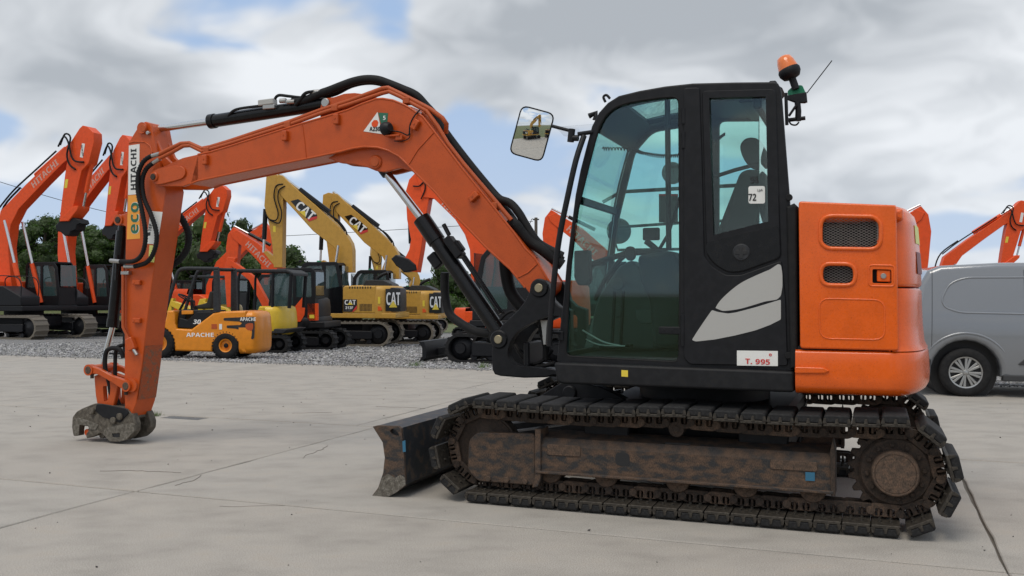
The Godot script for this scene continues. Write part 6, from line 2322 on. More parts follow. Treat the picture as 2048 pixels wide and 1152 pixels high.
	ram(r, "bucket_cylinder", Vector2(-2.92, 4.95), Vector2(-3.34, 6.62), 0.35, 0.085, 0.0, "orange_far")
	ram(r, "arm_cylinder", Vector2(-3.15, 7.95), Vector2(-0.6, 6.3), 0.42, 0.10, 0.0, "orange_far")
	for z in [0.42, -0.42]:
		ram(r, "boom_cylinder", Vector2(0.55, 4.55), Vector2(-0.45, 1.35), 0.52, 0.095, z, "orange_far")
	hose_on(a, [-2.1, 7.35, -0.3, -2.35, 7.75, -0.32, -2.62, 7.6, -0.32, -2.45, 7.0, -0.32, -2.55, 6.6, -0.3, -2.8, 6.4, -0.26], 0.035)
	hose_on(a, [-2.0, 7.3, -0.3, -2.3, 7.65, -0.33, -2.52, 7.45, -0.34, -2.68, 6.9, -0.33, -2.85, 6.7, -0.3, -3.2, 6.66, -0.26], 0.035)
	hose_on(b, [1.1, 5.1, -0.15, 0.3, 5.75, -0.2, -0.9, 6.55, -0.2, -1.8, 7.15, -0.2], 0.035)
	hose_on(b, [1.45, 3.4, 0.1, 1.42, 4.3, 0.1, 1.1, 5.15, 0.05, 0.2, 5.85, 0.0], 0.04)
	return r

# ---- mid-size orange excavator with a blade, turned like the one in front
func make_mid_excavator(called: String, label: String, at: Vector3, turn: float, boom: Array, arm: Array, group := "") -> Node3D:
	var r := thing(called, label, "excavator", at, turn, group)
	for z in [0.85, -0.85]:
		belt(r, -1.05, 1.05, 0.32, z, 0.42, 40, "tyre")
	var g := Geo.new()
	g.box(Vector3(0, 0.5, 0), Vector3(1.2, 0.3, 1.3), 0.03)
	g.lathe(p2([0.0001, 0.78, 0.45, 0.78, 0.45, 0.62, 0.0001, 0.62]), T0, 20)
	part("car_body", g, "black", r)
	plate("deck", soft(p2([-0.85, 0.78, 0.8, 0.78, 0.8, 0.92, -0.85, 0.92]), 0.03), -0.98, 1.0, "black", r, 0.02)
	tail(r, "counterweight", 0.6, 1.45, 1.0, [[0.76, 0.1], [0.80, 0.02], [1.0, 0.0], [1.6, 0.03], [1.75, 0.12]], "orange_far", 0.95)
	plate("tank_cover", soft(p2([-0.55, 0.92, 0.65, 0.92, 0.65, 1.55, 0.1, 1.55, -0.4, 1.3]), 0.05), -1.0, -0.2, "orange_far", r, 0.03)
	var out := p2([-0.80, 0.92, -0.78, 1.5, -0.60, 2.25, -0.45, 2.42, 0.50, 2.45, 0.58, 2.35, 0.62, 0.92])
	box_cab(r, out, [soft(p2([-0.70, 1.15, -0.52, 2.2, -0.40, 2.32, -0.02, 2.33, -0.02, 1.15]), 0.04), soft(p2([0.08, 1.6, 0.08, 2.33, 0.46, 2.33, 0.5, 1.6]), 0.04)], 0.05, 0.98, "black")
	var bl := Node3D.new()
	bl.name = "dozer_blade"
	r.add_child(bl)
	plate("mouldboard", p2([-1.98, 0.02, -1.90, 0.14, -1.90, 0.32, -1.98, 0.46, -1.86, 0.46, -1.80, 0.30, -1.80, 0.10]), -1.05, 1.05, "black", bl, 0.01)
	for z in [0.35, -0.35]:
		plate("push_arm", p2([-1.82, 0.14, -1.82, 0.28, -0.5, 0.52, -0.5, 0.38]), z - 0.05, z + 0.05, "black", bl, 0.008)
	var b := Node3D.new()
	b.name = "boom"
	r.add_child(b)
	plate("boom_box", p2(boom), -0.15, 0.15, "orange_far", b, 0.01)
	var a := Node3D.new()
	a.name = "dipper_arm"
	r.add_child(a)
	plate("arm_box", p2(arm), -0.12, 0.12, "orange_far", a, 0.01)
	return r

func make_background_machines() -> void:
	# three yellow ones: two in the row, their doubles farther off and behind the photographer
	var y := make_yellow_excavator("yellow excavator with black cab parked next to the orange mini excavator")
	copy_of(y, Vector3(-5.637,-0.313,-31.846) + Vector3(1.15, -0.09, -3.4), -4, "yellow excavator standing half hidden behind the other big yellow one", "", 0.97)
	copy_of(y, Vector3(-6.0, -0.9, -58.0), 20.0, "distant yellow excavator with low boom seen between the two big yellow ones")
	copy_of(y, Vector3(-2.6, 0, 7.6), 140.0, "yellow excavator seen in the wing mirror", "", 0.8)
	copy_of(y, Vector3(1.4, 0, 9.5), 120.0, "second yellow excavator seen in the wing mirror beside the first", "", 0.8)
	# tall orange ones
	var t := make_tall_excavator("tall orange excavator at the left edge with boom raised high")
	copy_of(t, Vector3(-18.9, -0.43, -41.5), 148.0, "tall orange excavator whose arm rises just behind the front dipper arm", "", 1.05)
	copy_of(t, Vector3(-16.4, -0.55, -45.5), 165.0, "tall orange excavator behind the forklift with its black hitch above the guard", "", 0.88)
	# mid-size orange one behind the boom cylinder
	var m := make_mid_excavator("mid_orange_excavator", "orange excavator with black blade at the gravel edge behind the boom cylinder", Vector3(0.21,-0.086,-20.632), -17,
		[-0.379,0.68,-0.782,0.73,-1.095,1.333,-1.143,2.437,-1.26,2.77,-1.483,3.107,-1.78,3.393,-1.995,3.588,-2.235,3.618,-2.308,3.8,-2.429,4.119,-2.26,4.191,-2.043,4.127,-1.602,3.866,-1.19,3.487,-0.782,2.981,-0.494,2.428,-0.265,1.771,-0.174,1.117],
		[-2.429,4.197,-2.599,4.034,-2.684,3.755,-2.647,3.134,-2.549,2.681,-2.598,2.457,-2.72,2.233,-2.683,1.995,-2.403,1.949,-2.307,2.453,-2.223,3.012,-2.115,3.614,-2.236,4.111], "mid-size orange excavators")
	var hq := Node3D.new()
	hq.name = "quick_hitch"
	m.add_child(hq)
	plate("hitch_body", p2([-3.026,2.259,-2.916,2.348,-2.793,2.312,-2.598,2.254,-2.428,2.117,-2.403,1.993,-2.598,1.972,-2.719,1.951,-2.793,2.03,-2.903,2.099]), -0.15, 0.15, "black", hq, 0.02)
	lettering("HITACHI", 0.15, Vector3([-1.46,3.227,-1.46,3.227][0], [-1.46,3.227,-1.46,3.227][1], 0.153), turn_z(-42), "lettering_pale", m, 1.0)
	ram(m, "bucket_cylinder", Vector2([-2.598,2.4,-2.598,2.4][0], [-2.598,2.4,-2.598,2.4][1]), Vector2([-2.635,3.415,-2.635,3.415][0], [-2.635,3.415,-2.635,3.415][1]), 0.2, 0.05, 0.0, "cylinder_black")
	hose_on(m, [-2.483,3.878,0.16,-2.338,3.873,0.16,-2.214,3.957,0.17,-2.19,3.8,0.17,-2.294,3.583,0.15], 0.016)
	hose_on(m, [-0.601,2.638,0.2,-0.537,2.094,0.22,-0.658,1.444,0.2], 0.02)
	# its doubles farther back, seen only by boom and arm
	var lift := [-0.35, 1.2, 0.1, 1.1, -0.1, 1.7, -0.55, 2.45, -1.3, 3.2, -2.0, 3.75, -2.1, 3.95, -1.85, 4.05, -1.0, 3.55, -0.1, 2.75, 0.3, 1.9, 0.35, 1.2]
	var hang := [-2.0, 4.15, -2.2, 3.9, -2.28, 3.4, -2.2, 2.5, -2.12, 1.9, -1.9, 1.9, -1.86, 2.6, -1.78, 3.5, -1.82, 4.05]
	var e := make_mid_excavator("small_orange_excavator", "orange excavator with a slim boom reaching down behind the black canopy", Vector3(-8.1, -0.36, -34.0), -12.0, lift, hang, "small orange excavators behind the forklift")
	lettering("HITACHI", 0.20, Vector3(-1.0, 3.16, 0.153), turn_z(-43), "lettering_pale", e, 1.1)
	ram(e, "arm_cylinder", Vector2(-2.0, 4.2), Vector2(-0.6, 3.5), 0.4, 0.06, 0.0, "cylinder_black")
	copy_of(e, Vector3(-13.1, -0.5, -42.0), 168.0, "orange excavator facing away to the right behind the small forklift guard", "small orange excavators behind the forklift", 1.2)
	copy_of(e, Vector3(4.5, -0.66, -42.0), -14.0, "distant orange excavator seen past the front edge of the cab", "small orange excavators behind the forklift", 1.4)
	# two behind the van and one behind the counterweight
	var bare := copy_of(t, Vector3(18.0, -0.7, -38.0), 175.0, "orange excavator rising behind the grey van with its boom to the right", "", 0.72)
	for n in bare.find_children("lettering*", "", true, false):
		n.free()
	copy_of(e, Vector3(12.6, -0.58, -35.5), 168.0, "orange arm tip standing just behind the orange counterweight", "small orange excavators behind the forklift", 1.25)
	copy_of(e, Vector3(-1.5, -0.66, -44.0), 168.0, "low orange excavator beyond the yellow counterweights", "small orange excavators behind the forklift", 0.8)
	make_mini_excavators()

func make_mini_excavators() -> void:
	# black and orange mini with closed cab, rear towards us
	var r := thing("mini_excavator", "orange and black mini excavator with closed black cab beside the yellow one", "excavator", Vector3(-5.984,-0.209,-27.865), -5, "mini excavators")
	for z in [0.72, -0.72]:
		belt(r, -0.95, 0.78, 0.27, z, 0.40, 40, "tyre")
	plate("car_body", rect2(-0.5, 0.3, 0.5, 0.62), -0.6, 0.6, "black", r, 0.02)
	plate("deck", soft(p2([-0.75, 0.62, 0.75, 0.62, 0.75, 0.80, -0.75, 0.80]), 0.03), -0.88, 0.9, "black", r, 0.02)
	tail(r, "counterweight", 0.1, 0.62, 0.92, [[0.56, 0.1], [0.60, 0.02], [0.8, 0.0], [0.92, 0.02], [0.95, 0.08]], "black", 0.2)
	tail(r, "rear_hood", 0.1, 0.56, 0.90, [[0.95, 0.0], [1.2, 0.0], [1.42, 0.03], [1.48, 0.1]], "black", 0.2)
	plate("orange_flank", p2([-0.62, 0.80, 0.06, 0.80, 0.18, 1.0, 0.22, 1.52, 0.14, 1.52, -0.28, 1.02, -0.62, 0.98]), 0.90, 0.915, "orange_far", r, 0.004)
	plate("orange_plate", p2([0.26, 0.82, 0.56, 0.84, 0.56, 1.32, 0.26, 1.32]), 0.80, 0.90, "orange_far", r, 0.004)
	plate("tail_lamp", rect2(0.32, 0.9, 0.46, 1.0), 0.90, 0.908, "sticker_yellow", r, 0.0)
	box_cab(r, p2([-0.85, 0.80, -0.88, 1.3, -0.74, 2.2, -0.62, 2.32, 0.36, 2.34, 0.46, 2.26, 0.50, 0.80]), [soft(p2([-0.74, 1.25, -0.64, 2.18, -0.16, 2.22, -0.16, 1.25]), 0.04), soft(p2([-0.08, 1.5, -0.08, 2.22, 0.36, 2.24, 0.38, 1.5]), 0.04)], -0.05, 0.9, "black")
	plate("boom", p2([-0.8, 0.8, -1.1, 1.2, -1.6, 2.1, -2.3, 2.6, -2.3, 2.42, -1.75, 2.0, -1.3, 1.15, -1.1, 0.75]), -0.12, 0.12, "orange_far", r, 0.01)
	plate("dipper_arm", p2([-2.15, 2.65, -2.4, 2.68, -2.5, 2.3, -2.42, 1.2, -2.3, 1.2, -2.28, 2.3]), -0.1, 0.1, "orange_far", r, 0.01)
	# yellow mini under an open canopy
	var c := thing("canopy_mini_excavator", "yellow mini excavator with open black canopy just behind the forklift", "excavator", Vector3(-6.373,-0.135,-25.069), -5, "mini excavators")
	for z in [0.62, -0.62]:
		belt(c, -0.80, 0.50, 0.23, z, 0.34, 36, "tyre")
	plate("car_body", rect2(-0.4, 0.25, 0.4, 0.5), -0.5, 0.5, "black", c, 0.02)
	plate("deck", soft(p2([-0.65, 0.5, 0.6, 0.5, 0.75, 0.62, -0.65, 0.66]), 0.03), -0.74, 0.76, "charcoal", c, 0.02)
	tail(c, "counterweight", -0.05, 0.62, 0.78, [[0.45, 0.14], [0.50, 0.05], [0.58, 0.0], [0.8, 0.0], [1.05, 0.02], [1.16, 0.05], [1.2, 0.12]], "bright_yellow", 0.2)
	plate("side_cover", soft(p2([-0.25, 0.62, 0.12, 0.58, 0.10, 1.18, -0.02, 1.18]), 0.02), 0.66, 0.79, "bright_yellow", c, 0.01)
	plate("canopy_roof", soft(p2([-0.72, 2.08, 0.70, 2.06, 0.84, 1.98, 0.84, 2.06, 0.66, 2.15, -0.66, 2.16]), 0.02), -0.62, 0.72, "charcoal", c, 0.03, 2)
	var g := Geo.new()
	for z in [-0.55, 0.66]:
		g = Geo.new()
		g.tube(curve3(p3([-0.62, 0.6, z, -0.62, 1.6, z, -0.6, 2.0, z, -0.5, 2.1, z])), 0.035, 8)
		part("canopy_post", g, "black", c)
		g = Geo.new()
		g.tube(p3([0.72, 1.15, z, 0.78, 2.04, z]), 0.05, 8)
		part("canopy_post", g, "black", c)
		g = Geo.new()
		g.tube(p3([0.28, 1.15, z, 0.30, 2.06, z]), 0.04, 8)
		part("canopy_post", g, "black", c)
	plate("rear_screen", rect2(0.32, 1.2, 0.74, 2.02), 0.655, 0.662, "far_glass", c, 0.0)
	plate("seat", soft(p2([-0.12, 1.0, 0.25, 1.0, 0.32, 1.65, 0.18, 1.68, 0.10, 1.2, -0.12, 1.16]), 0.04), -0.2, 0.35, "seat_cloth", c, 0.03)
	plate("boom", p2([-0.65, 0.5, -0.95, 0.5, -1.3, 0.9, -1.85, 1.15, -1.8, 1.32, -1.2, 1.15, -0.8, 0.85]), -0.1, 0.1, "bright_yellow", c, 0.01)
	plate("dipper_arm", p2([-1.72, 1.40, -1.9, 1.38, -2.0, 1.1, -1.9, 0.3, -1.8, 0.3, -1.8, 1.1]), -0.08, 0.08, "bright_yellow", c, 0.01)
	# another yellow one farther back, glimpsed through the forklift's guard
	copy_of(c, Vector3(-10.288,-0.243,-30.843) + Vector3(0.0, 0, -2.6), -15.0, "yellow mini excavator glimpsed through the forklift's guard", "mini excavators", 1.05)

func wheel(parent: Node3D, x: float, y: float, z: float, r: float, width: float, rim: float, rim_mat: String, out := 1.0) -> Node3D:
	var w := Node3D.new()
	w.name = "wheel"
	parent.add_child(w, true)
	w.position = Vector3(x, y, z)
	var t := Transform3D(Basis(Vector3(1, 0, 0), Vector3(0, 0, out), Vector3(0, -1, 0)), Vector3.ZERO)
	var g := Geo.new()
	var h := width / 2
	g.lathe(p2([rim, h * 0.86, rim * 1.12, h, r * 0.88, h * 0.96, r * 0.97, h * 0.80, r, h * 0.55, r, -h * 0.55, r * 0.97, -h * 0.80, r * 0.88, -h, rim, -h]), t, 40)
	part("tyre", g, "tyre", w)
	return w

# sides lean in above the waist and tuck under below it
func van_lean(y: float) -> float:
	return 1.0 - 0.105 * pow(clampf((y - 0.80) / 0.95, 0.0, 1.0), 1.6) - 0.04 * pow(clampf((0.72 - y) / 0.5, 0.0, 1.0), 2.0)

func van_bend(g: Geo) -> void:
	for i in g.v.size():
		var q := g.v[i]
		var k := van_lean(q.y)
		var slope := (van_lean(q.y + 0.02) - van_lean(q.y - 0.02)) / 0.04
		g.v[i] = Vector3(q.x, q.y, q.z * k)
		var m := g.n[i]
		g.n[i] = Vector3(m.x, m.y - absf(m.z) * slope * 0.92, m.z).normalized()

func make_van() -> void:
	var r := thing("grey_van", "silver grey panel van parked behind the orange counterweight", "van", Vector3(6.326,0,-13.621), -15)
	var hub := Vector2(0.0, 0.325)
	var side := PackedVector2Array()
	# tail, roof, bonnet, nose; then along the sill with both wheel arches
	side.append_array(p2([-0.64, 0.36, -0.66, 0.62, -0.63, 1.10, -0.56, 1.52, -0.46, 1.70, -0.30, 1.765, 0.4, 1.80, 1.6, 1.80, 2.05, 1.76, 2.55, 1.36, 2.95, 1.14, 3.35, 1.02, 3.52, 0.86, 3.56, 0.36, 3.52, 0.26]))
	for k in 11:
		side.append(Vector2(2.78, 0.325) + Vector2.from_angle(-0.12 + (PI + 0.24) * k / 10.0) * 0.41)
	side.append_array(p2([2.2, 0.24, 0.55, 0.24]))
	for k in 13:
		side.append(hub + Vector2.from_angle(-0.12 + (PI + 0.24) * k / 12.0) * 0.43)
	var g := Geo.new()
	g.bands = [-0.1, 0.30, 0.42, 0.55, 0.68, 0.80, 0.92, 1.04, 1.16, 1.28, 1.40, 1.52, 1.64, 1.72, 1.9]
	g.prism(side, -0.92, 0.92, 0.07, T0, [], 4)
	van_bend(g)
	part("body_shell", g, "van_silver", r)
	g = Geo.new()
	g.prism(disc2(hub, 0.435, 24), -0.9, 0.66, 0.0)
	g.prism(disc2(Vector2(2.78, 0.325), 0.415, 24), -0.9, 0.66, 0.0)
	part("wheel_well", g, "print_black", r)
	# pressed window outline, waist line, arch flare
	g = Geo.new()
	var win := soft(p2([-0.30, 1.30, -0.20, 1.52, 0.0, 1.60, 1.45, 1.60, 1.45, 1.10, -0.08, 1.13, -0.26, 1.20]), 0.10, 4)
	var loop := PackedVector3Array()
	for q in win:
		loop.append(Vector3(q.x, q.y, 0.912 * van_lean(q.y)))
	loop.append(loop[0])
	loop.append(loop[1])
	g.tube(loop, 0.016, 8, false)
	part("pressed_outline", g, "van_silver", r)
	g = Geo.new()
	var arc := PackedVector3Array()
	for k in 21:
		var a := 0.25 + (PI - 0.5) * k / 20.0
		arc.append(Vector3(hub.x + cos(a) * 0.55, hub.y + sin(a) * 0.53, 0.912 - 0.03 * pow(absf(k - 10.0) / 10.0, 4.0)))
	g.tube(arc, 0.018, 10)
	part("arch_flare", g, "van_silver", r)
	plate("bumper", soft(p2([-0.70, 0.30, -0.68, 0.62, -0.42, 0.62, -0.40, 0.52, -0.445, 0.38, -0.43, 0.26, -0.64, 0.26]), 0.03), -0.93, 0.912, "van_plastic", r, 0.05, 3)
	plate("sill_trim", p2([0.45, 0.22, 2.3, 0.22, 2.3, 0.30, 0.45, 0.30]), 0.80, 0.915, "van_plastic", r, 0.01)
	plate("side_moulding", soft(p2([0.62, 0.44, 0.72, 0.53, 2.2, 0.55, 2.2, 0.42]), 0.03), 0.88, 0.925, "van_plastic", r, 0.006)
	plate("tail_lamp", soft(p2([-0.67, 0.72, -0.655, 1.12, -0.55, 1.12, -0.56, 0.80, -0.58, 0.72]), 0.02), 0.72, 0.925, "red_lamp", r, 0.02, 2)
	plate("rear_window", soft(p2([-0.655, 1.16, -0.58, 1.52, -0.57, 1.52, -0.645, 1.16]), 0.002), -0.7, 0.7, "black_gloss", r, 0.0)
	plate("front_window", soft(p2([1.62, 1.14, 1.62, 1.62, 1.95, 1.62, 2.42, 1.22, 2.40, 1.14]), 0.04), 0.872, 0.904, "black_gloss", r, 0.004)
	for x in [-0.43, 0.72, 1.58]:
		g = Geo.new()
		var seam := PackedVector3Array()
		for k in 15:
			var y := lerpf(0.34 if x > 0 else 0.66, 1.70, k / 14.0)
			seam.append(Vector3(x + (0.02 * (y - 0.6) if x < 0 else 0.0), y, 0.9185 * van_lean(y)))
		g.tube(seam, 0.0045, 5)
		part("door_seam", g, "print_black", r)
	g = Geo.new()
	g.box(Vector3(0.86, 1.00, 0.915), Vector3(0.16, 0.03, 0.03), 0.008)
	part("door_handle", g, "van_plastic", r)
	for x in [0.0, 2.78]:
		for z in [0.80, -0.80]:
			var w := wheel(r, x, 0.325, z, 0.325, 0.20, 0.215, "alloy", signf(z))
			g = Geo.new()
			var o := signf(z)
			g.lathe(p2([0.0001, 0.055, 0.035, 0.055, 0.045, 0.045, 0.05, 0.02, 0.19, 0.03, 0.200, 0.060, 0.214, 0.075, 0.218, 0.06, 0.216, -0.05]), Transform3D(Basis(Vector3(1, 0, 0), Vector3(0, 0, o), Vector3(0, -1, 0)), Vector3.ZERO), 36)
			part("wheel_dish", g, "van_plastic", w)
			g = Geo.new()
			for k in 16:
				var a := TAU * (k + (0.16 if k % 2 else -0.16)) / 16
				var d := Vector2.from_angle(a)
				var n := Vector2(-d.y, d.x)
				g.prism(PackedVector2Array([d * 0.03 + n * 0.012, d * 0.03 - n * 0.012, d * 0.195 - n * 0.019, d * 0.195 + n * 0.019]), 0.05, 0.075, 0.006, Transform3D(Basis(Vector3(1, 0, 0), Vector3(0, 1, 0), Vector3(0, 0, o)), Vector3.ZERO))
			g.lathe(p2([0.190, 0.05, 0.195, 0.078, 0.212, 0.082, 0.220, 0.07, 0.222, 0.05]), Transform3D(Basis(Vector3(1, 0, 0), Vector3(0, 0, o), Vector3(0, -1, 0)), Vector3.ZERO), 36)
			g.lathe(p2([0.0001, 0.088, 0.03, 0.084, 0.042, 0.07, 0.044, 0.05]), Transform3D(Basis(Vector3(1, 0, 0), Vector3(0, 0, o), Vector3(0, -1, 0)), Vector3.ZERO), 20)
			part("wheel_trim", g, "alloy", w)

func make_forklift() -> void:
	var r := thing("yellow_forklift", "orange yellow counterbalance forklift with black guard on the gravel edge", "forklift", Vector3(-6.156,-0.041,-21.274), -5)
	var side := p2([-1.37,1.059,-1.223,1.059,-1.2,0.982,-1.199,0.796,-1.153,0.665,-0.825,0.649,-0.328,1.006,-0.16,1.039,0.167,1.05,0.413,1.051,0.415,0.136,0.336,0.136,0.28,0.201,0.235,0.353,0.123,0.473,-0.057,0.515,-0.215,0.471,-0.327,0.351,-0.361,0.154,-1.198,0.172,-1.232,0.412,-1.301,0.544,-1.415,0.653,-1.506,0.686,-1.506,0.762,-1.415,0.85])
	var g := Geo.new()
	g.prism(side, -0.55, 0.55, 0.045, T0, [], 3)
	part("body", g, "fork_orange", r)
	tail(r, "counterweight", 0.25, 0.68, 0.553, [[0.12, 0.10], [0.16, 0.03], [0.24, 0.0], [0.6, -0.01], [0.9, 0.01], [1.0, 0.04], [1.04, 0.12]], "fork_orange", 0.50)
	plate("step_panel", p2([-1.16,0.687,-0.82,0.666,-0.347,0.984,-0.347,1.028,-0.708,1.027,-0.934,0.852,-1.115,0.895]), 0.36, 0.50, "black", r, 0.01)
	plate("seat_base", p2([-0.823,0.914,-0.413,1.003,-0.413,1.058,-0.823,1.068]), -0.4, 0.45, "black", r, 0.02)
	plate("side_decal", soft(p2([-0.088,0.897,0.395,0.92,0.596,0.931,0.608,0.692,0.597,0.464,0.552,0.431,0.474,0.507,0.373,0.615,0.171,0.669,-0.02,0.68,-0.02,0.734,0.283,0.746,0.328,0.789,0.261,0.822,-0.088,0.843]), 0.015, 2), 0.551, 0.557, "charcoal", r, 0.0)
	plate("vent_opening", soft(p2([0.399,0.757,0.477,0.79,0.578,0.78,0.578,0.682,0.545,0.616,0.478,0.616,0.41,0.67]), 0.03, 3), 0.557, 0.561, "orange_pipe", r, 0.0)
	plate("latch_recess", p2([-0.363,0.766,-0.245,0.766,-0.233,0.657,-0.363,0.657]), 0.551, 0.555, "orange_pipe", r, 0.0)
	plate("white_sticker", p2([-0.189,0.766,-0.127,0.766,-0.127,0.646,-0.188,0.646]), 0.551, 0.555, "white_decal", r, 0.0)
	var q: Array = [-0.617,0.525,0.462,0.871,-0.708,0.809]
	lettering("APACHE", 0.088, Vector3(q[0], q[1], 0.553), Basis.IDENTITY, "white", r, 1.35)
	lettering("APACHE", 0.075, Vector3(q[2], q[3], 0.560), Basis.IDENTITY, "white", r, 0.9)
	lettering("30", 0.095, Vector3(q[4], q[5], 0.506), Basis(Vector3(1, 0, 0), Vector3(0.2, 1, 0), Vector3(0, 0, 1)), "white", r, 1.2)
	# wheels: small steering pair behind, big driven pair in front
	for z in [0.46, -0.46]:
		for e in [[[-0.051,0.254,-0.051,0.254], 0.295, 0.17, 0.20], [[-1.551,0.345,-1.551,0.345], 0.345, 0.21, 0.24]]:
			var w := wheel(r, e[0][0], e[1] + 0.0, z, e[1], e[3], e[2] * 0.86, "fork_orange", signf(z))
			g = Geo.new()
			var t := Transform3D(Basis(Vector3(1, 0, 0), Vector3(0, 0, signf(z)), Vector3(0, -1, 0)), Vector3.ZERO)
			g.lathe(p2([0.0001, 0.055, e[2] * 0.35, 0.05, e[2] * 0.40, 0.03, e[2] * 0.68, 0.03, e[2] * 0.74, 0.085, e[2] * 0.86, 0.095, e[2] * 0.88, 0.08]), t, 28)
			part("rim", g, "fork_orange", w)
			g = Geo.new()
			g.lathe(p2([0.0001, 0.085, e[2] * 0.26, 0.08, e[2] * 0.32, 0.05]), t, 16)
			part("hub", g, "black", w)
			g = Geo.new()
			for k in 26:
				var a := TAU * k / 26
				g.box(Vector3(0, e[1] + 0.002, 0.0), Vector3(0.035, 0.022, e[3] * 0.96), 0.0, Transform3D(Basis(Vector3(0, 0, 1), a) * Basis(Vector3(0, 1, 0), 0.35), Vector3.ZERO))
			part("tread", g, "tyre", w).set_meta("kind", "stuff")
	# overhead guard
	for z in [0.50, -0.50]:
		g = Geo.new()
		g.tube(curve3(p3([-1.428,1.047,0.5,-1.292,1.487,0.5,-1.168,1.86,0.5,-1.1,1.948,0.5,-0.975,1.981,0.5,-0.645,1.98,0.5,-0.227,1.974,0.5]), 3), 0.040, 8)
		var o := part("guard_rail", g, "charcoal", r)
		if z < 0:
			o.position.z = -1.0
		g = Geo.new()
		g.prism(p2([-0.328,1.946,-0.215,1.946,-0.185,1.027,-0.327,1.016]), z - 0.05, z + 0.05, 0.01)
		part("guard_post", g, "charcoal", r)
	for k in 5:
		g = Geo.new()
		var x: float = lerpf([-0.975,1.981,-0.975,1.981][0], [-0.306,1.979,-0.306,1.979][0], k / 4.0)
		g.box(Vector3(x, [-0.645,1.98,-0.645,1.98][1], 0), Vector3(0.05, 0.04, 1.0), 0.008)
		part("guard_bar", g, "charcoal", r)
	# seat, wheel, levers
	plate("seat", soft(p2([-0.91,1.087,-0.496,1.087,-0.451,1.465,-0.543,1.488,-0.611,1.221,-0.91,1.154]), 0.04, 3), -0.25, 0.25, "seat_cloth", r, 0.04, 2)
	plate("dashboard", soft(p2([-1.255,0.674,-1.164,1.064,-1.048,1.087,-1.002,0.931,-1.093,0.674]), 0.03, 2), -0.35, 0.4, "black", r, 0.02)
	g = Geo.new()
	var ring := PackedVector3Array()
	for k in 21:
		ring.append(Vector3(cos(TAU * k / 20) * 0.18, 0, sin(TAU * k / 20) * 0.18))
	var st := Transform3D(Basis(Vector3(0, 0, 1), -0.5), Vector3([-1.139,1.331,-1.139,1.331][0], [-1.139,1.331,-1.139,1.331][1], 0.1))
	var rr := PackedVector3Array()
	for k in ring:
		rr.append(st * k)
	g.tube(rr, 0.016, 8, false)
	g.rod(st * Vector3(-0.17, 0, 0), st * Vector3(0.17, 0, 0), 0.014, 6)
	g.rod(st * Vector3.ZERO, st * Vector3(0, -0.4, 0), 0.03, 8)
	part("steering_wheel", g, "black", r)
	g = Geo.new()
	for k in 4:
		g.tube(p3([-0.92 + 0.03 * k, 0.95, 0.3, -0.95 + 0.03 * k, 1.28, 0.3]), 0.012, 6)
	part("lever", g, "black", r).set_meta("kind", "stuff")
	plate("lever_box", soft(p2([-1.085,1.057,-0.823,1.057,-0.823,0.98,-1.085,0.968]), 0.01, 2), 0.30, 0.46, "fork_orange", r, 0.01)
	# mast and forks at the front
	for z in [0.38, -0.38]:
		g = Geo.new()
		g.box(Vector3(-2.38, 1.05, z), Vector3(0.14, 2.0, 0.10), 0.01)
		part("mast_rail", g, "black", r)
		g = Geo.new()
		g.box(Vector3(-2.7, 0.09, z * 0.7), Vector3(0.55, 0.04, 0.12), 0.008)
		part("fork_tine", g, "black", r)
	for y in [0.4, 1.2, 2.0]:
		g = Geo.new()
		g.box(Vector3(-2.38, y, 0), Vector3(0.10, 0.10, 0.68), 0.01)
		part("mast_bar", g, "black", r)

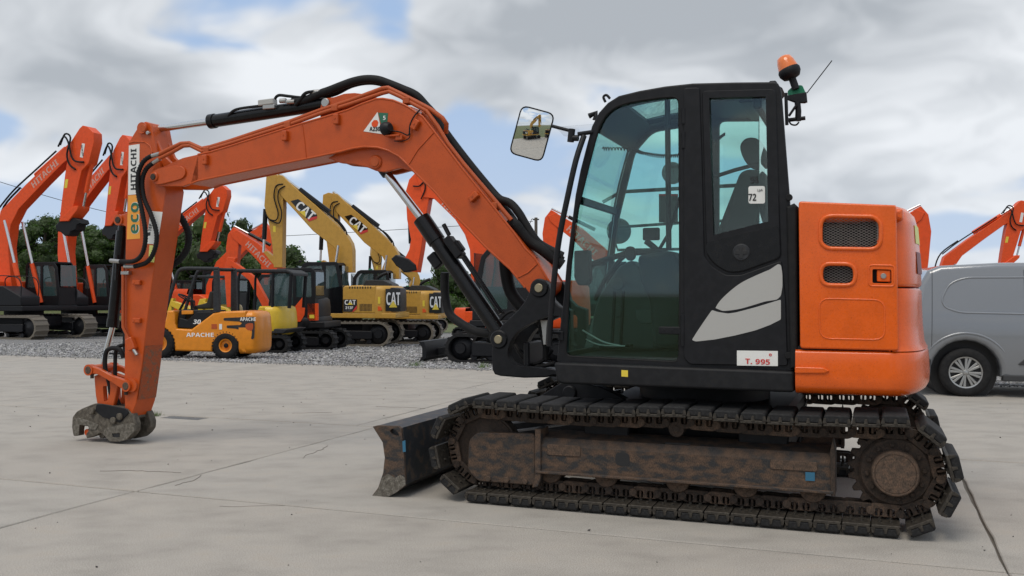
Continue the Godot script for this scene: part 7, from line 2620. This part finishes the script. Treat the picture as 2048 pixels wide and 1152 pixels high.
func make_small_things() -> void:
	# drain grate set in the slab joint
	var d := thing("drain_grate", "small iron drain grate set in the concrete near the dipper arm", "drain", yard(-6.04, 0, -1.72), -20.8)
	var g := Geo.new()
	g.prism(rect2(-0.255, -0.098, 0.255, 0.098), 0.004, 0.03, 0.0, upward(), [rect2(-0.235, -0.078, 0.235, 0.078)])
	part("grate_frame", g, "track_far", d)
	for k in 11:
		g = Geo.new()
		g.box(Vector3(-0.215 + 0.043 * k, -0.014, 0), Vector3(0.018, 0.022, 0.158), 0.0)
		part("grate_bar", g, "steel", d)
	g = Geo.new()
	g.box(Vector3(0, -0.15, 0), Vector3(0.50, 0.01, 0.19))
	part("drain_bottom", g, "print_black", d)
	# tufts of weed in the gravel edge and by the drain
	var said := ["tuft of weeds in the gravel by the black blade behind", "small tuft of weeds at the concrete edge below the yellow machines", "low weeds at the edge of the concrete near the mid excavator's track", "tiny weed growing at the corner of the drain grate"]
	var at := [Vector3(-2.284,-0.359,-32.402), Vector3(-1.869,-0.012,-18.505), Vector3(-0.559,-0.012,-17.999), yard(-6.45, 0, -1.72)]
	var size := [0.30, 0.12, 0.12, 0.07]
	var r := RandomNumberGenerator.new()
	r.seed = 33
	for k in 4:
		g = Geo.new()
		for i in 60:
			var a := r.randf() * TAU
			var s: float = size[k]
			var b := Vector3(cos(a), 0, sin(a)) * s * r.randf() * 1.5
			var t := b + Vector3(r.randfn() * s * 0.35, s * r.randf_range(0.4, 1.0), r.randfn() * s * 0.35)
			var w := Vector3(-sin(a), 0, cos(a)) * s * 0.05
			var n := (t - b).cross(w).normalized()
			g.tri(b - w, b + w, t, n, n, n)
		var o := part("weed_tuft", g, "weed", self)
		o.position = at[k]
		tag(o, said[k], "weeds", "weeds at the gravel edge")
	# poles and wires beyond the yard
	var pole := thing("utility_pole", "wooden utility pole with wires beyond the yard", "pole", Vector3(1.92, -1.4, -76.0))
	g = Geo.new()
	g.rod(Vector3.ZERO, Vector3(0, 8.9, 0), 0.13, 10)
	part("post", g, "pole_wood", pole)
	g = Geo.new()
	g.tube(curve3(p3([0, 8.6, 0, -0.3, 8.8, 0, -0.45, 8.5, 0, -0.6, 8.3, 0])), 0.03, 6)
	g.box(Vector3(0, 8.75, 0), Vector3(0.5, 0.10, 0.12))
	part("insulator", g, "cable", pole)
	var wires := [[Vector3(1.68, 7.2, -76.0), Vector3(-70.775, 5.3, -78.0), "thin overhead wire running from the pole behind the yellow booms"], [Vector3(-36.96, 9.6, -66.0), Vector3(-20.16, 6.3, -76.0), "overhead wire sloping down behind the tall orange booms"]]
	for w in wires:
		g = Geo.new()
		var pts := PackedVector3Array()
		for k in 25:
			var f := k / 24.0
			pts.append(w[0].lerp(w[1], f) + Vector3(0, -0.8 * sin(PI * f), 0))
		g.tube(pts, 0.022, 5)
		var o := part("overhead_wire", g, "cable", self)
		tag(o, w[2], "wire")
	# grit lying on the concrete
	var mm := MultiMesh.new()
	mm.transform_format = MultiMesh.TRANSFORM_3D
	mm.use_colors = true
	mm.mesh = rock_mesh(6)
	mm.instance_count = 420
	for k in 420:
		var s := clampf(absf(r.randfn(0.0, 0.004)) + 0.0018, 0.001, 0.011)
		mm.set_instance_transform(k, Transform3D(Basis.from_euler(Vector3(r.randf(), r.randf() * TAU, r.randf())).scaled(Vector3.ONE * s), yard(r.randf_range(-9, 5), s * 0.4, r.randf_range(-8.5, 4.5))))
		var t := r.randf_range(0.03, 0.22)
		mm.set_instance_color(k, Color(t, t * 0.95, t * 0.88))
	var o2 := MultiMeshInstance3D.new()
	o2.name = "grit"
	o2.multimesh = mm
	o2.material_override = M.stone
	add_child(o2)
	tag(o2, "scattered dark grit lying on the concrete slabs", "grit", "", "stuff")
